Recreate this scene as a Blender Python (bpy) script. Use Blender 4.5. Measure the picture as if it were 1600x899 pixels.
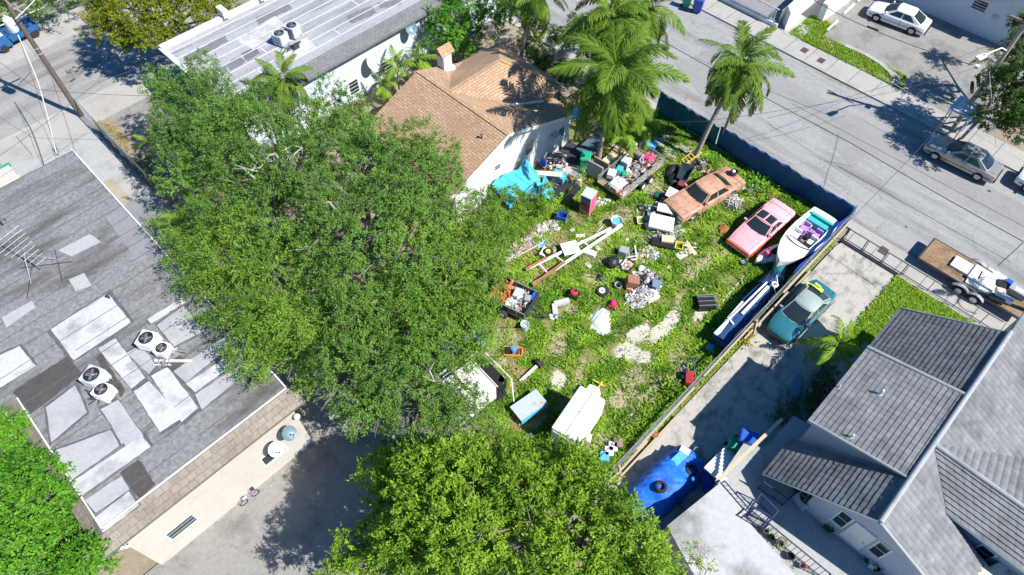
import bpy, math, random
import numpy as np
from math import sin, cos, pi, radians, sqrt, atan2
from mathutils import Vector, Matrix, Euler

for o in list(bpy.data.objects): bpy.data.objects.remove(o)
SC = bpy.context.scene
COL = SC.collection
random.seed(7); RNG = np.random.default_rng(7)

# ---------------------------------------------------------------- camera, sky, sun, exposure
CAM_H = 34.0; F = 1077.0; PITCH = radians(55.4)
cd = bpy.data.cameras.new('camera'); cam = bpy.data.objects.new('camera', cd); COL.objects.link(cam)
cam.location = (0, 0, CAM_H); cam.rotation_euler = (pi/2 - PITCH, 0, radians(-45))
cd.sensor_width = 36; cd.lens = F/1600*36; cd.clip_start = .5; cd.clip_end = 1000
SC.camera = cam

SUN_AZ, SUN_EL = radians(107), radians(48)      # azimuth the light travels to, height of the sun
W = bpy.data.worlds.new('World'); SC.world = W; W.use_nodes = True
wn = W.node_tree; wn.nodes.clear()
sky = wn.nodes.new('ShaderNodeTexSky'); sky.sky_type = 'NISHITA'; sky.sun_disc = False
sky.sun_elevation = SUN_EL; sky.sun_rotation = atan2(-cos(SUN_AZ), -sin(SUN_AZ)); sky.altitude = 10
sky.air_density = 1.0; sky.dust_density = .4; sky.ozone_density = 6.0
bg = wn.nodes.new('ShaderNodeBackground'); bg.inputs[1].default_value = .085
wo = wn.nodes.new('ShaderNodeOutputWorld')
hs_ = wn.nodes.new('ShaderNodeHueSaturation'); hs_.inputs['Saturation'].default_value = 1.3; wn.links.new(sky.outputs[0], hs_.inputs['Color']); wn.links.new(hs_.outputs[0], bg.inputs[0]); wn.links.new(bg.outputs[0], wo.inputs[0])
sl = bpy.data.lights.new('sun', 'SUN'); sl.energy = 4.7; sl.angle = radians(.5); sl.color = (1, .965, .9)
so = bpy.data.objects.new('sun', sl); COL.objects.link(so)
sd = Vector((cos(SUN_AZ)*cos(SUN_EL), sin(SUN_AZ)*cos(SUN_EL), -sin(SUN_EL)))
so.rotation_euler = sd.to_track_quat('-Z', 'Y').to_euler(); so.location = (20, -20, 60)
SC.view_settings.view_transform = 'Standard'; SC.view_settings.look = 'None'
SC.view_settings.exposure = .78; SC.view_settings.gamma = 1
SC.render.engine = 'CYCLES'
try: SC.cycles.max_bounces = 6; SC.cycles.transparent_max_bounces = 8
except Exception: pass

# ---------------------------------------------------------------- measuring helper
_fw = Vector((cos(PITCH)/sqrt(2), cos(PITCH)/sqrt(2), -sin(PITCH)))
_up = Vector((sin(PITCH)/sqrt(2), sin(PITCH)/sqrt(2), cos(PITCH))); _rt = Vector((1, -1, 0))/sqrt(2)
def at(x, y, z=0.):
    "world point at height z for a spot measured on the survey photograph"
    d = _fw*F + _rt*(x-800) + _up*(449.5-y); t = (z-CAM_H)/d.z
    return Vector((d.x*t, d.y*t, z))

# ---------------------------------------------------------------- materials
MATS = {}
def mat(name, col, rough=.7, metal=0., var=.12, scale=1.5, col2=None, mix2=.5, edge=.15, bump=0., bscale=25., spec=.4, coat=0., dirt=None, dirt_amt=.5, dscale=.8):
    "principled surface with noise variation; col2 appears in noise patches, dirt in a second finer layer"
    if name in MATS: return MATS[name]
    m = bpy.data.materials.new(name); m.use_nodes = True; nt = m.node_tree; N = nt.nodes; L = nt.links
    b = N['Principled BSDF']; b.inputs['Roughness'].default_value = rough; b.inputs['Metallic'].default_value = metal
    b.inputs['Specular IOR Level'].default_value = spec; b.inputs['Coat Weight'].default_value = coat
    g = N.new('ShaderNodeNewGeometry')
    def noise(sc, det=6, ro=.6):
        n = N.new('ShaderNodeTexNoise'); n.inputs['Scale'].default_value = sc; n.inputs['Detail'].default_value = det
        n.inputs['Roughness'].default_value = ro; L.new(g.outputs['Position'], n.inputs['Vector']); return n.outputs['Fac']
    def ramp(src, a, c):
        r = N.new('ShaderNodeMapRange'); r.inputs[1].default_value = a; r.inputs[2].default_value = c; r.clamp = True
        L.new(src, r.inputs[0]); return r.outputs[0]
    def mix(fac, A, B, mode='MIX'):
        x = N.new('ShaderNodeMix'); x.data_type = 'RGBA'; x.blend_type = mode
        if isinstance(fac, float): x.inputs[0].default_value = fac
        else: L.new(fac, x.inputs[0])
        for k, v in ((6, A), (7, B)):
            if isinstance(v, tuple): x.inputs[k].default_value = (*v[:3], 1)
            else: L.new(v, x.inputs[k])
        return x.outputs[2]
    c = tuple(col)
    if col2: c = mix(ramp(noise(scale*.6), mix2-edge, mix2+edge), c, tuple(col2))
    if dirt: 
        f = N.new('ShaderNodeMath'); f.operation = 'MULTIPLY'; f.inputs[1].default_value = dirt_amt
        L.new(ramp(noise(dscale, 8, .7), .5, .68), f.inputs[0]); c = mix(f.outputs[0], c, tuple(dirt))
    if var:
        lo = 1-var; hi = 1+var
        r = N.new('ShaderNodeMapRange'); r.inputs[1].default_value = .3; r.inputs[2].default_value = .7
        r.inputs[3].default_value = lo; r.inputs[4].default_value = hi; L.new(noise(scale*4, 8, .7), r.inputs[0])
        hs = N.new('ShaderNodeHueSaturation'); L.new(r.outputs[0], hs.inputs['Value'])
        if isinstance(c, tuple): hs.inputs['Color'].default_value = (*c, 1)
        else: L.new(c, hs.inputs['Color'])
        c = hs.outputs[0]
    if isinstance(c, tuple): b.inputs['Base Color'].default_value = (*c, 1)
    else: L.new(c, b.inputs['Base Color'])
    if bump:
        bp = N.new('ShaderNodeBump'); bp.inputs['Strength'].default_value = bump; bp.inputs['Distance'].default_value = .05
        L.new(noise(bscale, 6), bp.inputs['Height']); L.new(bp.outputs[0], b.inputs['Normal'])
    MATS[name] = m; return m

def nodes_of(m): return m.node_tree.nodes, m.node_tree.links, m.node_tree.nodes['Principled BSDF']
def base_link(m):
    N, L, b = nodes_of(m)
    return b.inputs['Base Color'].links[0].from_socket if b.inputs['Base Color'].links else None

def leafmat(name, dark, light, trans=.35, rough=.6):
    "leaf surface: per-leaf tint from the 'tint' attribute, some light passing through"
    m = bpy.data.materials.new(name); m.use_nodes = True; N, L, b = nodes_of(m)
    a = N.new('ShaderNodeAttribute'); a.attribute_name = 'tint'
    x = N.new('ShaderNodeMix'); x.data_type = 'RGBA'; x.inputs[6].default_value = (*dark, 1); x.inputs[7].default_value = (*light, 1)
    L.new(a.outputs['Fac'], x.inputs[0]); L.new(x.outputs[2], b.inputs['Base Color'])
    b.inputs['Roughness'].default_value = rough; b.inputs['Specular IOR Level'].default_value = .18
    t = N.new('ShaderNodeBsdfTranslucent'); 
    h = N.new('ShaderNodeHueSaturation'); h.inputs['Saturation'].default_value = 1.1; h.inputs['Value'].default_value = 1.3
    h.inputs['Hue'].default_value = .485; L.new(x.outputs[2], h.inputs['Color']); L.new(h.outputs[0], t.inputs[0])
    ms = N.new('ShaderNodeMixShader'); ms.inputs[0].default_value = trans
    L.new(b.outputs[0], ms.inputs[1]); L.new(t.outputs[0], ms.inputs[2]); L.new(ms.outputs[0], N['Material Output'].inputs[0])
    MATS[name] = m; return m

# ---------------------------------------------------------------- mesh builder
class MB:
    def __init__(s): s.v = []; s.f = []; s.mi = []; s.c = 0
    def add(s, vs, fs, mi=None):
        n = len(s.v); s.v += [tuple(p) for p in vs]; s.f += [tuple(i+n for i in f) for f in fs]
        s.mi += [s.c if mi is None else mi]*len(fs); return s
    def box(s, c, d, rz=0, rx=0, ry=0, mi=None, taper=1.):
        M = Euler((rx, ry, rz)).to_matrix(); c = Vector(c); hx, hy, hz = d[0]/2, d[1]/2, d[2]/2; vs = []
        for z in (-1, 1):
            k = taper if z > 0 else 1
            for x, y in ((-1, -1), (1, -1), (1, 1), (-1, 1)): vs.append(c + M @ Vector((x*hx*k, y*hy*k, z*hz)))
        return s.add(vs, [(3, 2, 1, 0), (4, 5, 6, 7), (0, 1, 5, 4), (1, 2, 6, 5), (2, 3, 7, 6), (3, 0, 4, 7)], mi)
    def beam(s, p, q, w, h=None, mi=None):
        h = h or w; p = Vector(p); q = Vector(q); d = (q-p).normalized()
        u = d.cross(Vector((0, 0, 1))) if abs(d.z) < .95 else d.cross(Vector((1, 0, 0)))
        u.normalize(); v = u.cross(d); vs = []
        for c in (p, q):
            for a, b in ((-1, -1), (1, -1), (1, 1), (-1, 1)): vs.append(c + u*a*w/2 + v*b*h/2)
        return s.add(vs, [(0, 1, 2, 3), (7, 6, 5, 4), (0, 4, 5, 1), (1, 5, 6, 2), (2, 6, 7, 3), (3, 7, 4, 0)], mi)
    def tube(s, path, r, n=8, mi=None, cap=True):
        path = [Vector(p) for p in path]; rs = r if isinstance(r, (list, tuple)) else [r]*len(path); rings = []
        for i, p in enumerate(path):
            d = (path[min(i+1, len(path)-1)] - path[max(i-1, 0)]).normalized()
            u = d.cross(Vector((0, 0, 1))) if abs(d.z) < .9 else d.cross(Vector((0, 1, 0)))
            u.normalize(); v = d.cross(u)
            rings.append([p + u*cos(2*pi*k/n)*rs[i] + v*sin(2*pi*k/n)*rs[i] for k in range(n)])
        return s.loft(rings, True, cap, mi)
    def loft(s, rings, closed=True, cap=True, mi=None):
        n = len(rings[0]); vs = [p for r in rings for p in r]; fs = []
        for i in range(len(rings)-1):
            for k in range(n if closed else n-1):
                a = i*n+k; b = i*n+(k+1) % n; fs.append((a, b, b+n, a+n))
        if cap and closed: fs.append(tuple(range(n-1, -1, -1))); fs.append(tuple((len(rings)-1)*n+k for k in range(n)))
        return s.add(vs, fs, mi)
    def lathe(s, c, prof, n=16, mi=None, cap=True):
        c = Vector(c); return s.loft([[c+Vector((r*cos(2*pi*k/n), r*sin(2*pi*k/n), z)) for k in range(n)] for r, z in prof], True, cap, mi)
    def disc(s, p, q, r, n=16, mi=None): return s.tube([p, q], r, n, mi)
    def prism(s, poly, z0, z1, mi=None):
        n = len(poly); a = sum(poly[i][0]*poly[(i+1) % n][1]-poly[(i+1) % n][0]*poly[i][1] for i in range(n))
        if a < 0: poly = poly[::-1]
        g = lambda z, p: z(p[0], p[1]) if callable(z) else z
        vs = [(p[0], p[1], g(z0, p)) for p in poly] + [(p[0], p[1], g(z1, p)) for p in poly]
        return s.add(vs, [tuple(range(n-1, -1, -1)), tuple(range(n, 2*n))] + [(i, (i+1) % n, n+(i+1) % n, n+i) for i in range(n)], mi)
    def hull3(s, vs, fs, mi=None): return s.add(vs, fs, mi)
    def ball(s, c, r, nu=12, nv=8, mi=None, f=None):
        c = Vector(c); r = (r, r, r) if not isinstance(r, (tuple, list)) else r; rings = []
        for j in range(nv+1):
            t = pi*j/nv; t = min(max(t, .02), pi-.02)
            rings.append([c + Vector((r[0]*sin(t)*cos(2*pi*i/nu), r[1]*sin(t)*sin(2*pi*i/nu), -r[2]*cos(t)))*(f(i, j) if f else 1) for i in range(nu)])
        return s.loft(rings, True, True, mi)
    def grid(s, fn, nu, nv, mi=None):
        vs = [fn(i/nu, j/nv) for j in range(nv+1) for i in range(nu+1)]
        return s.add(vs, [(j*(nu+1)+i, j*(nu+1)+i+1, (j+1)*(nu+1)+i+1, (j+1)*(nu+1)+i) for j in range(nv) for i in range(nu)], mi)
    def mesh(s, name, mats, smooth=None):
        me = bpy.data.meshes.new(name); me.from_pydata([tuple(p) for p in s.v], [], s.f)
        for m in (mats if isinstance(mats, (list, tuple)) else [mats]): me.materials.append(m)
        me.polygons.foreach_set('material_index', s.mi)
        if smooth is not None:
            me.polygons.foreach_set('use_smooth', [True]*len(me.polygons)); me.set_sharp_from_angle(angle=radians(smooth))
        me.update(); return me
    def build(s, name, mats, parent=None, smooth=None, **kw):
        o = bpy.data.objects.new(name, s.mesh(name, mats, smooth)); COL.objects.link(o)
        if parent: o.parent = parent
        if kw: tag(o, **kw)
        return o

def tag(o, label=None, cat=None, group=None, kind=None):
    if label: o['label'] = label
    if cat: o['category'] = cat
    if group: o['group'] = group
    if kind: o['kind'] = kind
    return o
def thing(name, label, cat, loc=(0, 0, 0), rz=0, group=None):
    o = bpy.data.objects.new(name, None); COL.objects.link(o); o.location = loc; o.rotation_euler = (0, 0, rz)
    o.empty_display_size = .2
    return tag(o, label, cat, group)
def solo(mb, name, mats, label, cat, loc=(0, 0, 0), rz=0, smooth=None, group=None):
    o = mb.build(name, mats, None, smooth); o.location = loc; o.rotation_euler = (0, 0, rz); return tag(o, label, cat, group)
def struct(mb, name, mats, smooth=None, kind='structure'):
    return mb.build(name, mats, None, smooth, kind=kind)
def kids(o): return [c for c in bpy.data.objects if c.parent == o]
def dup(o, loc, rz=None, label=None, group=None):
    "copy of a thing with its parts and sub-parts"
    tree_ = {}
    for c in list(bpy.data.objects):
        if c.parent: tree_.setdefault(c.parent.name, []).append(c)
    def rec(a, par):
        c = a.copy(); COL.objects.link(c)
        if par: c.parent = par
        for k in tree_.get(a.name, []): rec(k, c)
        return c
    r = rec(o, None); r.location = loc
    if rz is not None: r.rotation_euler = (0, 0, rz)
    if label: r['label'] = label
    if group: r['group'] = group
    return r
def cut(o, cutters, matname=None):
    "boolean-subtract boxes/cylinders (MB builders) from o"
    for mb in cutters:
        c = bpy.data.objects.new('cutter', mb.mesh('cutter', [MATS['black_plastic']])); COL.objects.link(c)
        m = o.modifiers.new('b', 'BOOLEAN'); m.operation = 'DIFFERENCE'; m.solver = 'EXACT'; m.object = c
        c.matrix_world = o.matrix_world
        bpy.context.view_layer.update()
        me = bpy.data.meshes.new_from_object(o.evaluated_get(bpy.context.evaluated_depsgraph_get()))
        o.modifiers.clear(); o.data = me; bpy.data.objects.remove(c)
    return o

def rnd(a, b): return random.uniform(a, b)
def arr_mesh(name, V, Fq, m, tint=None):
    "fast mesh from numpy arrays: V (n,3), Fq (k,3|4)"
    me = bpy.data.meshes.new(name); n = len(V); k, c = Fq.shape
    me.vertices.add(n); me.vertices.foreach_set('co', V.astype(np.float32).ravel())
    me.loops.add(k*c); me.loops.foreach_set('vertex_index', Fq.astype(np.int32).ravel())
    me.polygons.add(k); me.polygons.foreach_set('loop_start', np.arange(0, k*c, c, dtype=np.int32))
    try: me.polygons.foreach_set('loop_total', np.full(k, c, dtype=np.int32))
    except Exception: pass
    me.materials.append(m); me.update(calc_edges=True)
    if tint is not None:
        a = me.attributes.new('tint', 'FLOAT', 'POINT'); a.data.foreach_set('value', tint.astype(np.float32))
    return me

# ---------------------------------------------------------------- palette
M = dict(
 white=mat('white_paint', (.72, .72, .7), .5, var=.06, dirt=(.45, .42, .36), dirt_amt=.4, dscale=1.6),
 whitewall=mat('white_stucco', (.6, .61, .6), .85, var=.05, dirt=(.45, .42, .38), dirt_amt=.35, bump=.15, bscale=60),
 bluewall=mat('pale_blue_stucco', (.55, .62, .68), .85, var=.05, dirt=(.42, .42, .42), dirt_amt=.3, bump=.12, bscale=60),
 cream=mat('cream_stucco', (.50, .465, .41), .9, var=.05, dirt=(.42, .36, .29), dirt_amt=.6, dscale=.9, bump=.15, bscale=60),
 greywall=mat('grey_stucco', (.42, .45, .48), .85, var=.05),
 black=mat('black_plastic', (.018, .018, .02), .5, var=.2),
 rubber=mat('tyre_rubber', (.025, .025, .027), .85, var=.2),
 darkmetal=mat('dark_metal', (.09, .09, .1), .5, .6, var=.15),
 metal=mat('galvanised_metal', (.55, .56, .57), .4, .7, var=.12, dirt=(.3, .22, .15), dirt_amt=.4),
 rim=mat('alloy_rim', (.6, .6, .62), .35, .7, var=.05),
 acgrey=mat('ac_grey_paint', (.5, .54, .56), .5, .1, var=.08, dirt=(.25, .22, .2), dirt_amt=.3),
 wood=mat('weathered_wood', (.36, .26, .17), .85, var=.25, scale=3, col2=(.25, .19, .14), dirt=(.15, .12, .1)),
 palewood=mat('pale_wood', (.55, .44, .3), .85, var=.2, scale=3, dirt=(.3, .24, .18)),
 rust=mat('rusted_metal', (.27, .1, .045), .85, .1, var=.3, scale=4, col2=(.4, .2, .1)),
 concrete=mat('concrete', (.40, .39, .375), .9, var=.08, scale=1.2, col2=(.33, .325, .31), dirt=(.2, .19, .18), dirt_amt=.45, dscale=.6, bump=.1),
 glass=mat('dark_glass', (.02, .03, .035), .08, 0, var=0, spec=.8),
 red=mat('red_plastic', (.4, .03, .035), .5, var=.2, dirt=(.3, .15, .12), dirt_amt=.4, dscale=2),
 pinkp=mat('pink_plastic', (.75, .1, .25), .5, var=.15),
 blue=mat('blue_plastic', (.02, .09, .42), .5, var=.15, dirt=(.15, .2, .35), dirt_amt=.4, dscale=2),
 skyblue=mat('sky_blue_plastic', (.1, .42, .7), .5, var=.12),
 green=mat('green_plastic', (.02, .32, .17), .5, var=.12),
 orange=mat('orange_plastic', (.75, .24, .04), .55, var=.15),
 yellow=mat('yellow_paint', (.72, .5, .08), .6, var=.12),
 tarpblue=mat('blue_tarp', (.012, .06, .20), .55, var=.2, scale=2, col2=(.012, .12, .24), bump=.5, bscale=4),
 beige=mat('beige_plastic', (.6, .52, .4), .6, var=.12),
 grey=mat('grey_plastic', (.3, .31, .33), .6, var=.12),
 cardboard=mat('cardboard', (.45, .3, .18), .9, var=.12),
 cable=mat('black_cable', (.04, .04, .045), .6, var=0),
 cablelight=mat('light_cable', (.5, .52, .55), .6, var=0),
 bark=mat('grey_bark', (.2, .18, .155), .9, var=.25, scale=3, bump=.4),
 deadwood=mat('bleached_dead_wood', (.46, .42, .37), .85, var=.2, scale=3),
 palmbark=mat('palm_trunk_bark', (.33, .29, .24), .9, var=.25, scale=5, bump=.5, bscale=8),
 polewood=mat('creosoted_pole', (.12, .1, .08), .9, var=.25, scale=4),
)
def streaky(name, base, alt, dark, mixpos=.5, bx=(1, 1, 1), crack=.0, crackscale=.35, stain=.5, grain=.1, rough=.9, seam=None):
    "big outdoor surface: blotches, fine grain, dark stains and optional cracks or seams"
    m = mat(name, base, rough, var=grain, scale=8, col2=alt, mix2=mixpos, edge=.2)
    N, L, b = nodes_of(m); src = base_link(m); g = N.new('ShaderNodeNewGeometry')
    mp = N.new('ShaderNodeMapping'); mp.inputs['Scale'].default_value = bx; L.new(g.outputs['Position'], mp.inputs[0])
    n = N.new('ShaderNodeTexNoise'); n.inputs['Scale'].default_value = .5; n.inputs['Detail'].default_value = 9; n.inputs['Roughness'].default_value = .62
    L.new(mp.outputs[0], n.inputs['Vector'])
    r = N.new('ShaderNodeMapRange'); r.inputs[1].default_value = .48; r.inputs[2].default_value = .72; r.inputs[4].default_value = stain
    L.new(n.outputs['Fac'], r.inputs[0])
    x = N.new('ShaderNodeMix'); x.data_type = 'RGBA'; L.new(r.outputs[0], x.inputs[0]); L.new(src, x.inputs[6]); x.inputs[7].default_value = (*dark, 1)
    out = x.outputs[2]
    if crack:
        nz = N.new('ShaderNodeTexNoise'); nz.inputs['Scale'].default_value = 1.3; nz.inputs['Detail'].default_value = 4; L.new(g.outputs['Position'], nz.inputs['Vector'])
        ad = N.new('ShaderNodeVectorMath'); ad.operation = 'MULTIPLY_ADD'; ad.inputs[1].default_value = (1.2, 1.2, 1.2)
        L.new(nz.outputs['Color'], ad.inputs[0]); L.new(g.outputs['Position'], ad.inputs[2])
        vo = N.new('ShaderNodeTexVoronoi'); vo.feature = 'DISTANCE_TO_EDGE'; vo.inputs['Scale'].default_value = crackscale; L.new(ad.outputs[0], vo.inputs['Vector'])
        cr = N.new('ShaderNodeMapRange'); cr.inputs[1].default_value = .0; cr.inputs[2].default_value = .012; cr.inputs[3].default_value = crack; cr.inputs[4].default_value = 0
        L.new(vo.outputs['Distance'], cr.inputs[0])
        y = N.new('ShaderNodeMix'); y.data_type = 'RGBA'; L.new(cr.outputs[0], y.inputs[0]); L.new(out, y.inputs[6]); y.inputs[7].default_value = (dark[0]*.6, dark[1]*.6, dark[2]*.6, 1)
        out = y.outputs[2]
    L.new(out, b.inputs['Base Color']); return m
M['asphalt'] = streaky('worn_asphalt', (.255, .253, .248), (.32, .317, .308), (.13, .127, .122), bx=(1.6, .2, 1), crack=.35, stain=.85, grain=.12)
M['asphalt2'] = streaky('worn_street_asphalt', (.255, .25, .24), (.32, .31, .295), (.15, .135, .12), bx=(.2, 1.6, 1), crack=.35, stain=.85, grain=.12)
M['lotasph'] = streaky('old_parking_asphalt', (.225, .215, .2), (.29, .278, .255), (.11, .105, .098), bx=(.9, .7, 1), crack=.35, stain=.85, grain=.14)
M['slabconc'] = streaky('stained_concrete_slab', (.36, .34, .30), (.43, .405, .36), (.10, .098, .09), bx=(2.2, 2.6, 1), crack=.35, crackscale=.22, stain=.9, grain=.2)
M['walk'] = streaky('sidewalk_concrete', (.34, .325, .3), (.39, .37, .34), (.22, .2, .18), crack=.2, stain=.5)
M['roofmem'] = streaky('roof_membrane', (.135, .134, .134), (.265, .263, .26), (.06, .056, .052), bx=(.4, 1.4, 1), mixpos=.5, stain=.9, grain=.22)
M['roofmemN'] = streaky('coated_roof_membrane', (.36, .37, .39), (.28, .285, .3), (.12, .12, .13), bx=(.22, 1.2, 1), mixpos=.56, stain=.85, grain=.12)
M['roofcoat'] = streaky('white_roof_coating', (.50, .50, .505), (.42, .42, .425), (.2, .19, .18), bx=(1.4, 1.4, 1), mixpos=.55, stain=.9, grain=.09)
M['roofdark'] = streaky('bare_dark_roofing', (.06, .055, .052), (.09, .08, .075), (.04, .04, .04), stain=.5, grain=.2)
M['whiteslab'] = streaky('white_painted_slab', (.46, .46, .455), (.39, .39, .385), (.10, .095, .09), bx=(.8, .8, 1), mixpos=.54, stain=1, grain=.06)
M['paleconc'] = streaky('pale_concrete', (.38, .385, .375), (.33, .335, .325), (.19, .185, .17), stain=.7, grain=.1)
M['soil'] = streaky('dry_soil', (.24, .19, .13), (.3, .26, .19), (.1, .085, .06), stain=.6, grain=.2)
M['dirtconc'] = streaky('tan_dirt_strip', (.33, .28, .21), (.38, .34, .27), (.18, .15, .11), stain=.5, grain=.15)

def brickmat(name, c1, c2, mortar, bw, rh, offs=(0, 0, 0), rot=0, var=.15, axis='XY', mortar_size=.012, stain=(.2, .12, .08), samt=.5):
    "courses of shingles or flat tiles laid in object-independent world metres"
    m = mat(name, c1, .9, var=.1, scale=6); N, L, b = nodes_of(m)
    g = N.new('ShaderNodeNewGeometry'); mp = N.new('ShaderNodeMapping'); mp.inputs['Rotation'].default_value = (0, 0, rot); L.new(g.outputs['Position'], mp.inputs[0])
    br = N.new('ShaderNodeTexBrick'); br.inputs['Scale'].default_value = 1; br.inputs['Brick Width'].default_value = bw; br.inputs['Row Height'].default_value = rh
    br.inputs['Mortar Size'].default_value = mortar_size; br.inputs['Mortar Smooth'].default_value = .3; br.inputs['Bias'].default_value = 0
    for k, c in ((1, c1), (2, c2), (3, mortar)): br.inputs[k].default_value = (*c, 1)
    L.new(mp.outputs[0], br.inputs[0])
    n = N.new('ShaderNodeTexNoise'); n.inputs['Scale'].default_value = .45; n.inputs['Detail'].default_value = 8; L.new(g.outputs['Position'], n.inputs['Vector'])
    r = N.new('ShaderNodeMapRange'); r.inputs[1].default_value = .45; r.inputs[2].default_value = .7; r.inputs[4].default_value = samt; L.new(n.outputs['Fac'], r.inputs[0])
    x = N.new('ShaderNodeMix'); x.data_type = 'RGBA'; L.new(r.outputs[0], x.inputs[0]); L.new(br.outputs['Color'], x.inputs[6]); x.inputs[7].default_value = (*stain, 1)
    n2 = N.new('ShaderNodeTexNoise'); n2.inputs['Scale'].default_value = 6; n2.inputs['Detail'].default_value = 6; L.new(g.outputs['Position'], n2.inputs['Vector'])
    r2 = N.new('ShaderNodeMapRange'); r2.inputs[1].default_value = .3; r2.inputs[2].default_value = .7; r2.inputs[3].default_value = 1-var; r2.inputs[4].default_value = 1+var; L.new(n2.outputs['Fac'], r2.inputs[0])
    hs = N.new('ShaderNodeHueSaturation'); L.new(x.outputs[2], hs.inputs['Color']); L.new(r2.outputs[0], hs.inputs['Value']); L.new(hs.outputs[0], b.inputs['Base Color'])
    bp = N.new('ShaderNodeBump'); bp.inputs['Strength'].default_value = .5; bp.inputs['Distance'].default_value = .02; bp.invert = True
    L.new(br.outputs['Fac'], bp.inputs['Height']); L.new(bp.outputs[0], b.inputs['Normal']); return m
M['tanshingle'] = brickmat('tan_shingles', (.48, .32, .2), (.39, .25, .155), (.24, .15, .095), .5, .17, rot=pi/2, stain=(.3, .2, .13), samt=.5, mortar_size=.02)
M['tanshingle2'] = brickmat('tan_shingles_cross', (.48, .32, .2), (.39, .25, .155), (.24, .15, .095), .5, .17, rot=0, stain=(.3, .2, .13), samt=.5, mortar_size=.02)
M['greyshingle'] = brickmat('grey_eave_shingles', (.19, .19, .19), (.15, .155, .16), (.09, .09, .09), .35, .2, stain=(.12, .12, .11), samt=.5)
M['tantile'] = brickmat('tan_flat_tiles', (.27, .235, .195), (.22, .19, .16), (.15, .13, .11), .4, .3, stain=(.15, .12, .1), samt=.5)
M['tantileL'] = brickmat('tan_flat_tiles_side', (.27, .235, .195), (.22, .19, .16), (.15, .13, .11), .4, .3, rot=pi/2, stain=(.15, .12, .1), samt=.5)
M['rooftile'] = mat('grey_concrete_tile', (.225, .23, .235), .85, var=.16, scale=2, col2=(.17, .175, .18), dirt=(.085, .09, .095), dirt_amt=.8, dscale=.5)
N, L, b_ = nodes_of(M['rooftile'])
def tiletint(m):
    "tile-by-tile variation and a dark line painting lap shade and grime into every overlap, from the 'tint' attribute"
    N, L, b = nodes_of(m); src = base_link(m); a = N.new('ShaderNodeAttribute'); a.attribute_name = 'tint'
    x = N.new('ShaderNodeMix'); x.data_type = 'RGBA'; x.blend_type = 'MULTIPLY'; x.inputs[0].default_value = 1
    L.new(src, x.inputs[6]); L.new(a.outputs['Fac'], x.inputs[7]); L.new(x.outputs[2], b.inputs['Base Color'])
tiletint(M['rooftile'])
M['ridgewhite'] = mat('ridge_cap_tile', (.32, .33, .335), .8, var=.1, dirt=(.2, .2, .2), dirt_amt=.6)

# ================================================================ THE SETTING
def sheet(name, poly, z, m, kind='structure', smooth=None):
    b = MB(); n = len(poly); a = sum(poly[i][0]*poly[(i+1) % n][1]-poly[(i+1) % n][0]*poly[i][1] for i in range(n))
    if a < 0: poly = poly[::-1]
    b.add([(p[0], p[1], z) for p in poly], [tuple(range(n))]); return struct(b, name, m)
def rect(x0, x1, y0, y1): return [(x0, y0), (x1, y0), (x1, y1), (x0, y1)]
STZ = -.11
sheet('ground', rect(-400, 500, -400, 500), -.12, M['soil'])
# streets
sheet('road', rect(35.75, 47.55, -120, 60.5), STZ, M['asphalt'])
sheet('road', rect(-120, 35.75, 50.9, 59.1), STZ+.004, M['asphalt2'])
# lot soil base and paved yards, all at grade 0
def slab(name, poly, z1, m, z0=-.3):
    b = MB(); b.prism(poly, z0, z1); return struct(b, name, m)
slab('lot_soil', rect(5.3, 35.0, 4.9, 50), -.004, M['soil'])
slab('paved_yard', rect(-30, 5.35, 8, 17.2), 0, M['lotasph'])
slab('paved_yard', [(5.35, 8), (9.0, 8), (9.0, 16), (5.35, 17.2)], .003, M['lotasph'])
slab('alley', [(2.45, 17.2), (5.3, 17.2), (5.3, 47.8), (2.45, 47.8)], 0, M['paleconc'])
slab('dirt_strip', [(2.45, 17.2), (3.6, 24), (3.9, 34), (3.9, 42), (2.45, 42)], .006, M['dirtconc'], 0)
slab('forecourt', rect(-30, 2.44, 40.4, 47.8), 0, M['paleconc'])
slab('sidewalk', rect(-30, 35, 47.81, 50.6), .008, M['walk'])
slab('kerb', rect(-30, 35.2, 50.6, 50.88), .01, M['concrete'])
slab('sidewalk', rect(-30, 33, 59.3, 61.5), .0, M['walk'])
slab('kerb', rect(-30, 35, 59.1, 59.29), .01, M['concrete'])
slab('front_yard', rect(-30, 33, 61.51, 95), -.01, M['lotasph'])
slab('side_driveway', rect(6.6, 11.3, 39.5, 47.8), .004, M['lotasph'])
slab('kerb', [(35.05, -60), (35.72, -60), (35.72, 50.5), (35.05, 50.5)], .012, M['walk'])
slab('sidewalk', rect(33.75, 35.04, -60, 4.5), .006, M['walk'])
slab('driveway', [(11, .75), (33.74, .75), (33.74, 4.35), (33.2, 4.5), (11, 4.62)], .0, M['slabconc'])
slab('side_yard', rect(-30, 33.74, -40, .748), -.006, M['slabconc'])
slab('kerb', rect(47.58, 47.8, -120, 49), .01, M['concrete'])
slab('sidewalk', rect(47.81, 49.75, -120, 49), .006, M['walk'])
slab('parking_lot', rect(49.76, 75, 2.0, 40), -.002, M['lotasph'])
slab('planting_bed', rect(49.76, 75, -60, 1.99), -.02, M['soil'])
# sidewalk joints
for i in range(30):
    y = 49-i*1.85
    b = MB(); b.box((48.78, y, .011), (1.9, .03, .004)); struct(b, 'sidewalk_joint', M['darkmetal'])
for i in range(9):
    b = MB(); b.box((34.4, 4.2-i*1.6, .011), (1.25, .03, .004)); struct(b, 'sidewalk_joint', M['darkmetal'])
for i in range(8):
    b = MB(); b.box((1-i*1.9, 49.2, .014), (.03, 2.7, .004)); struct(b, 'sidewalk_joint', M['darkmetal'])
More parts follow.
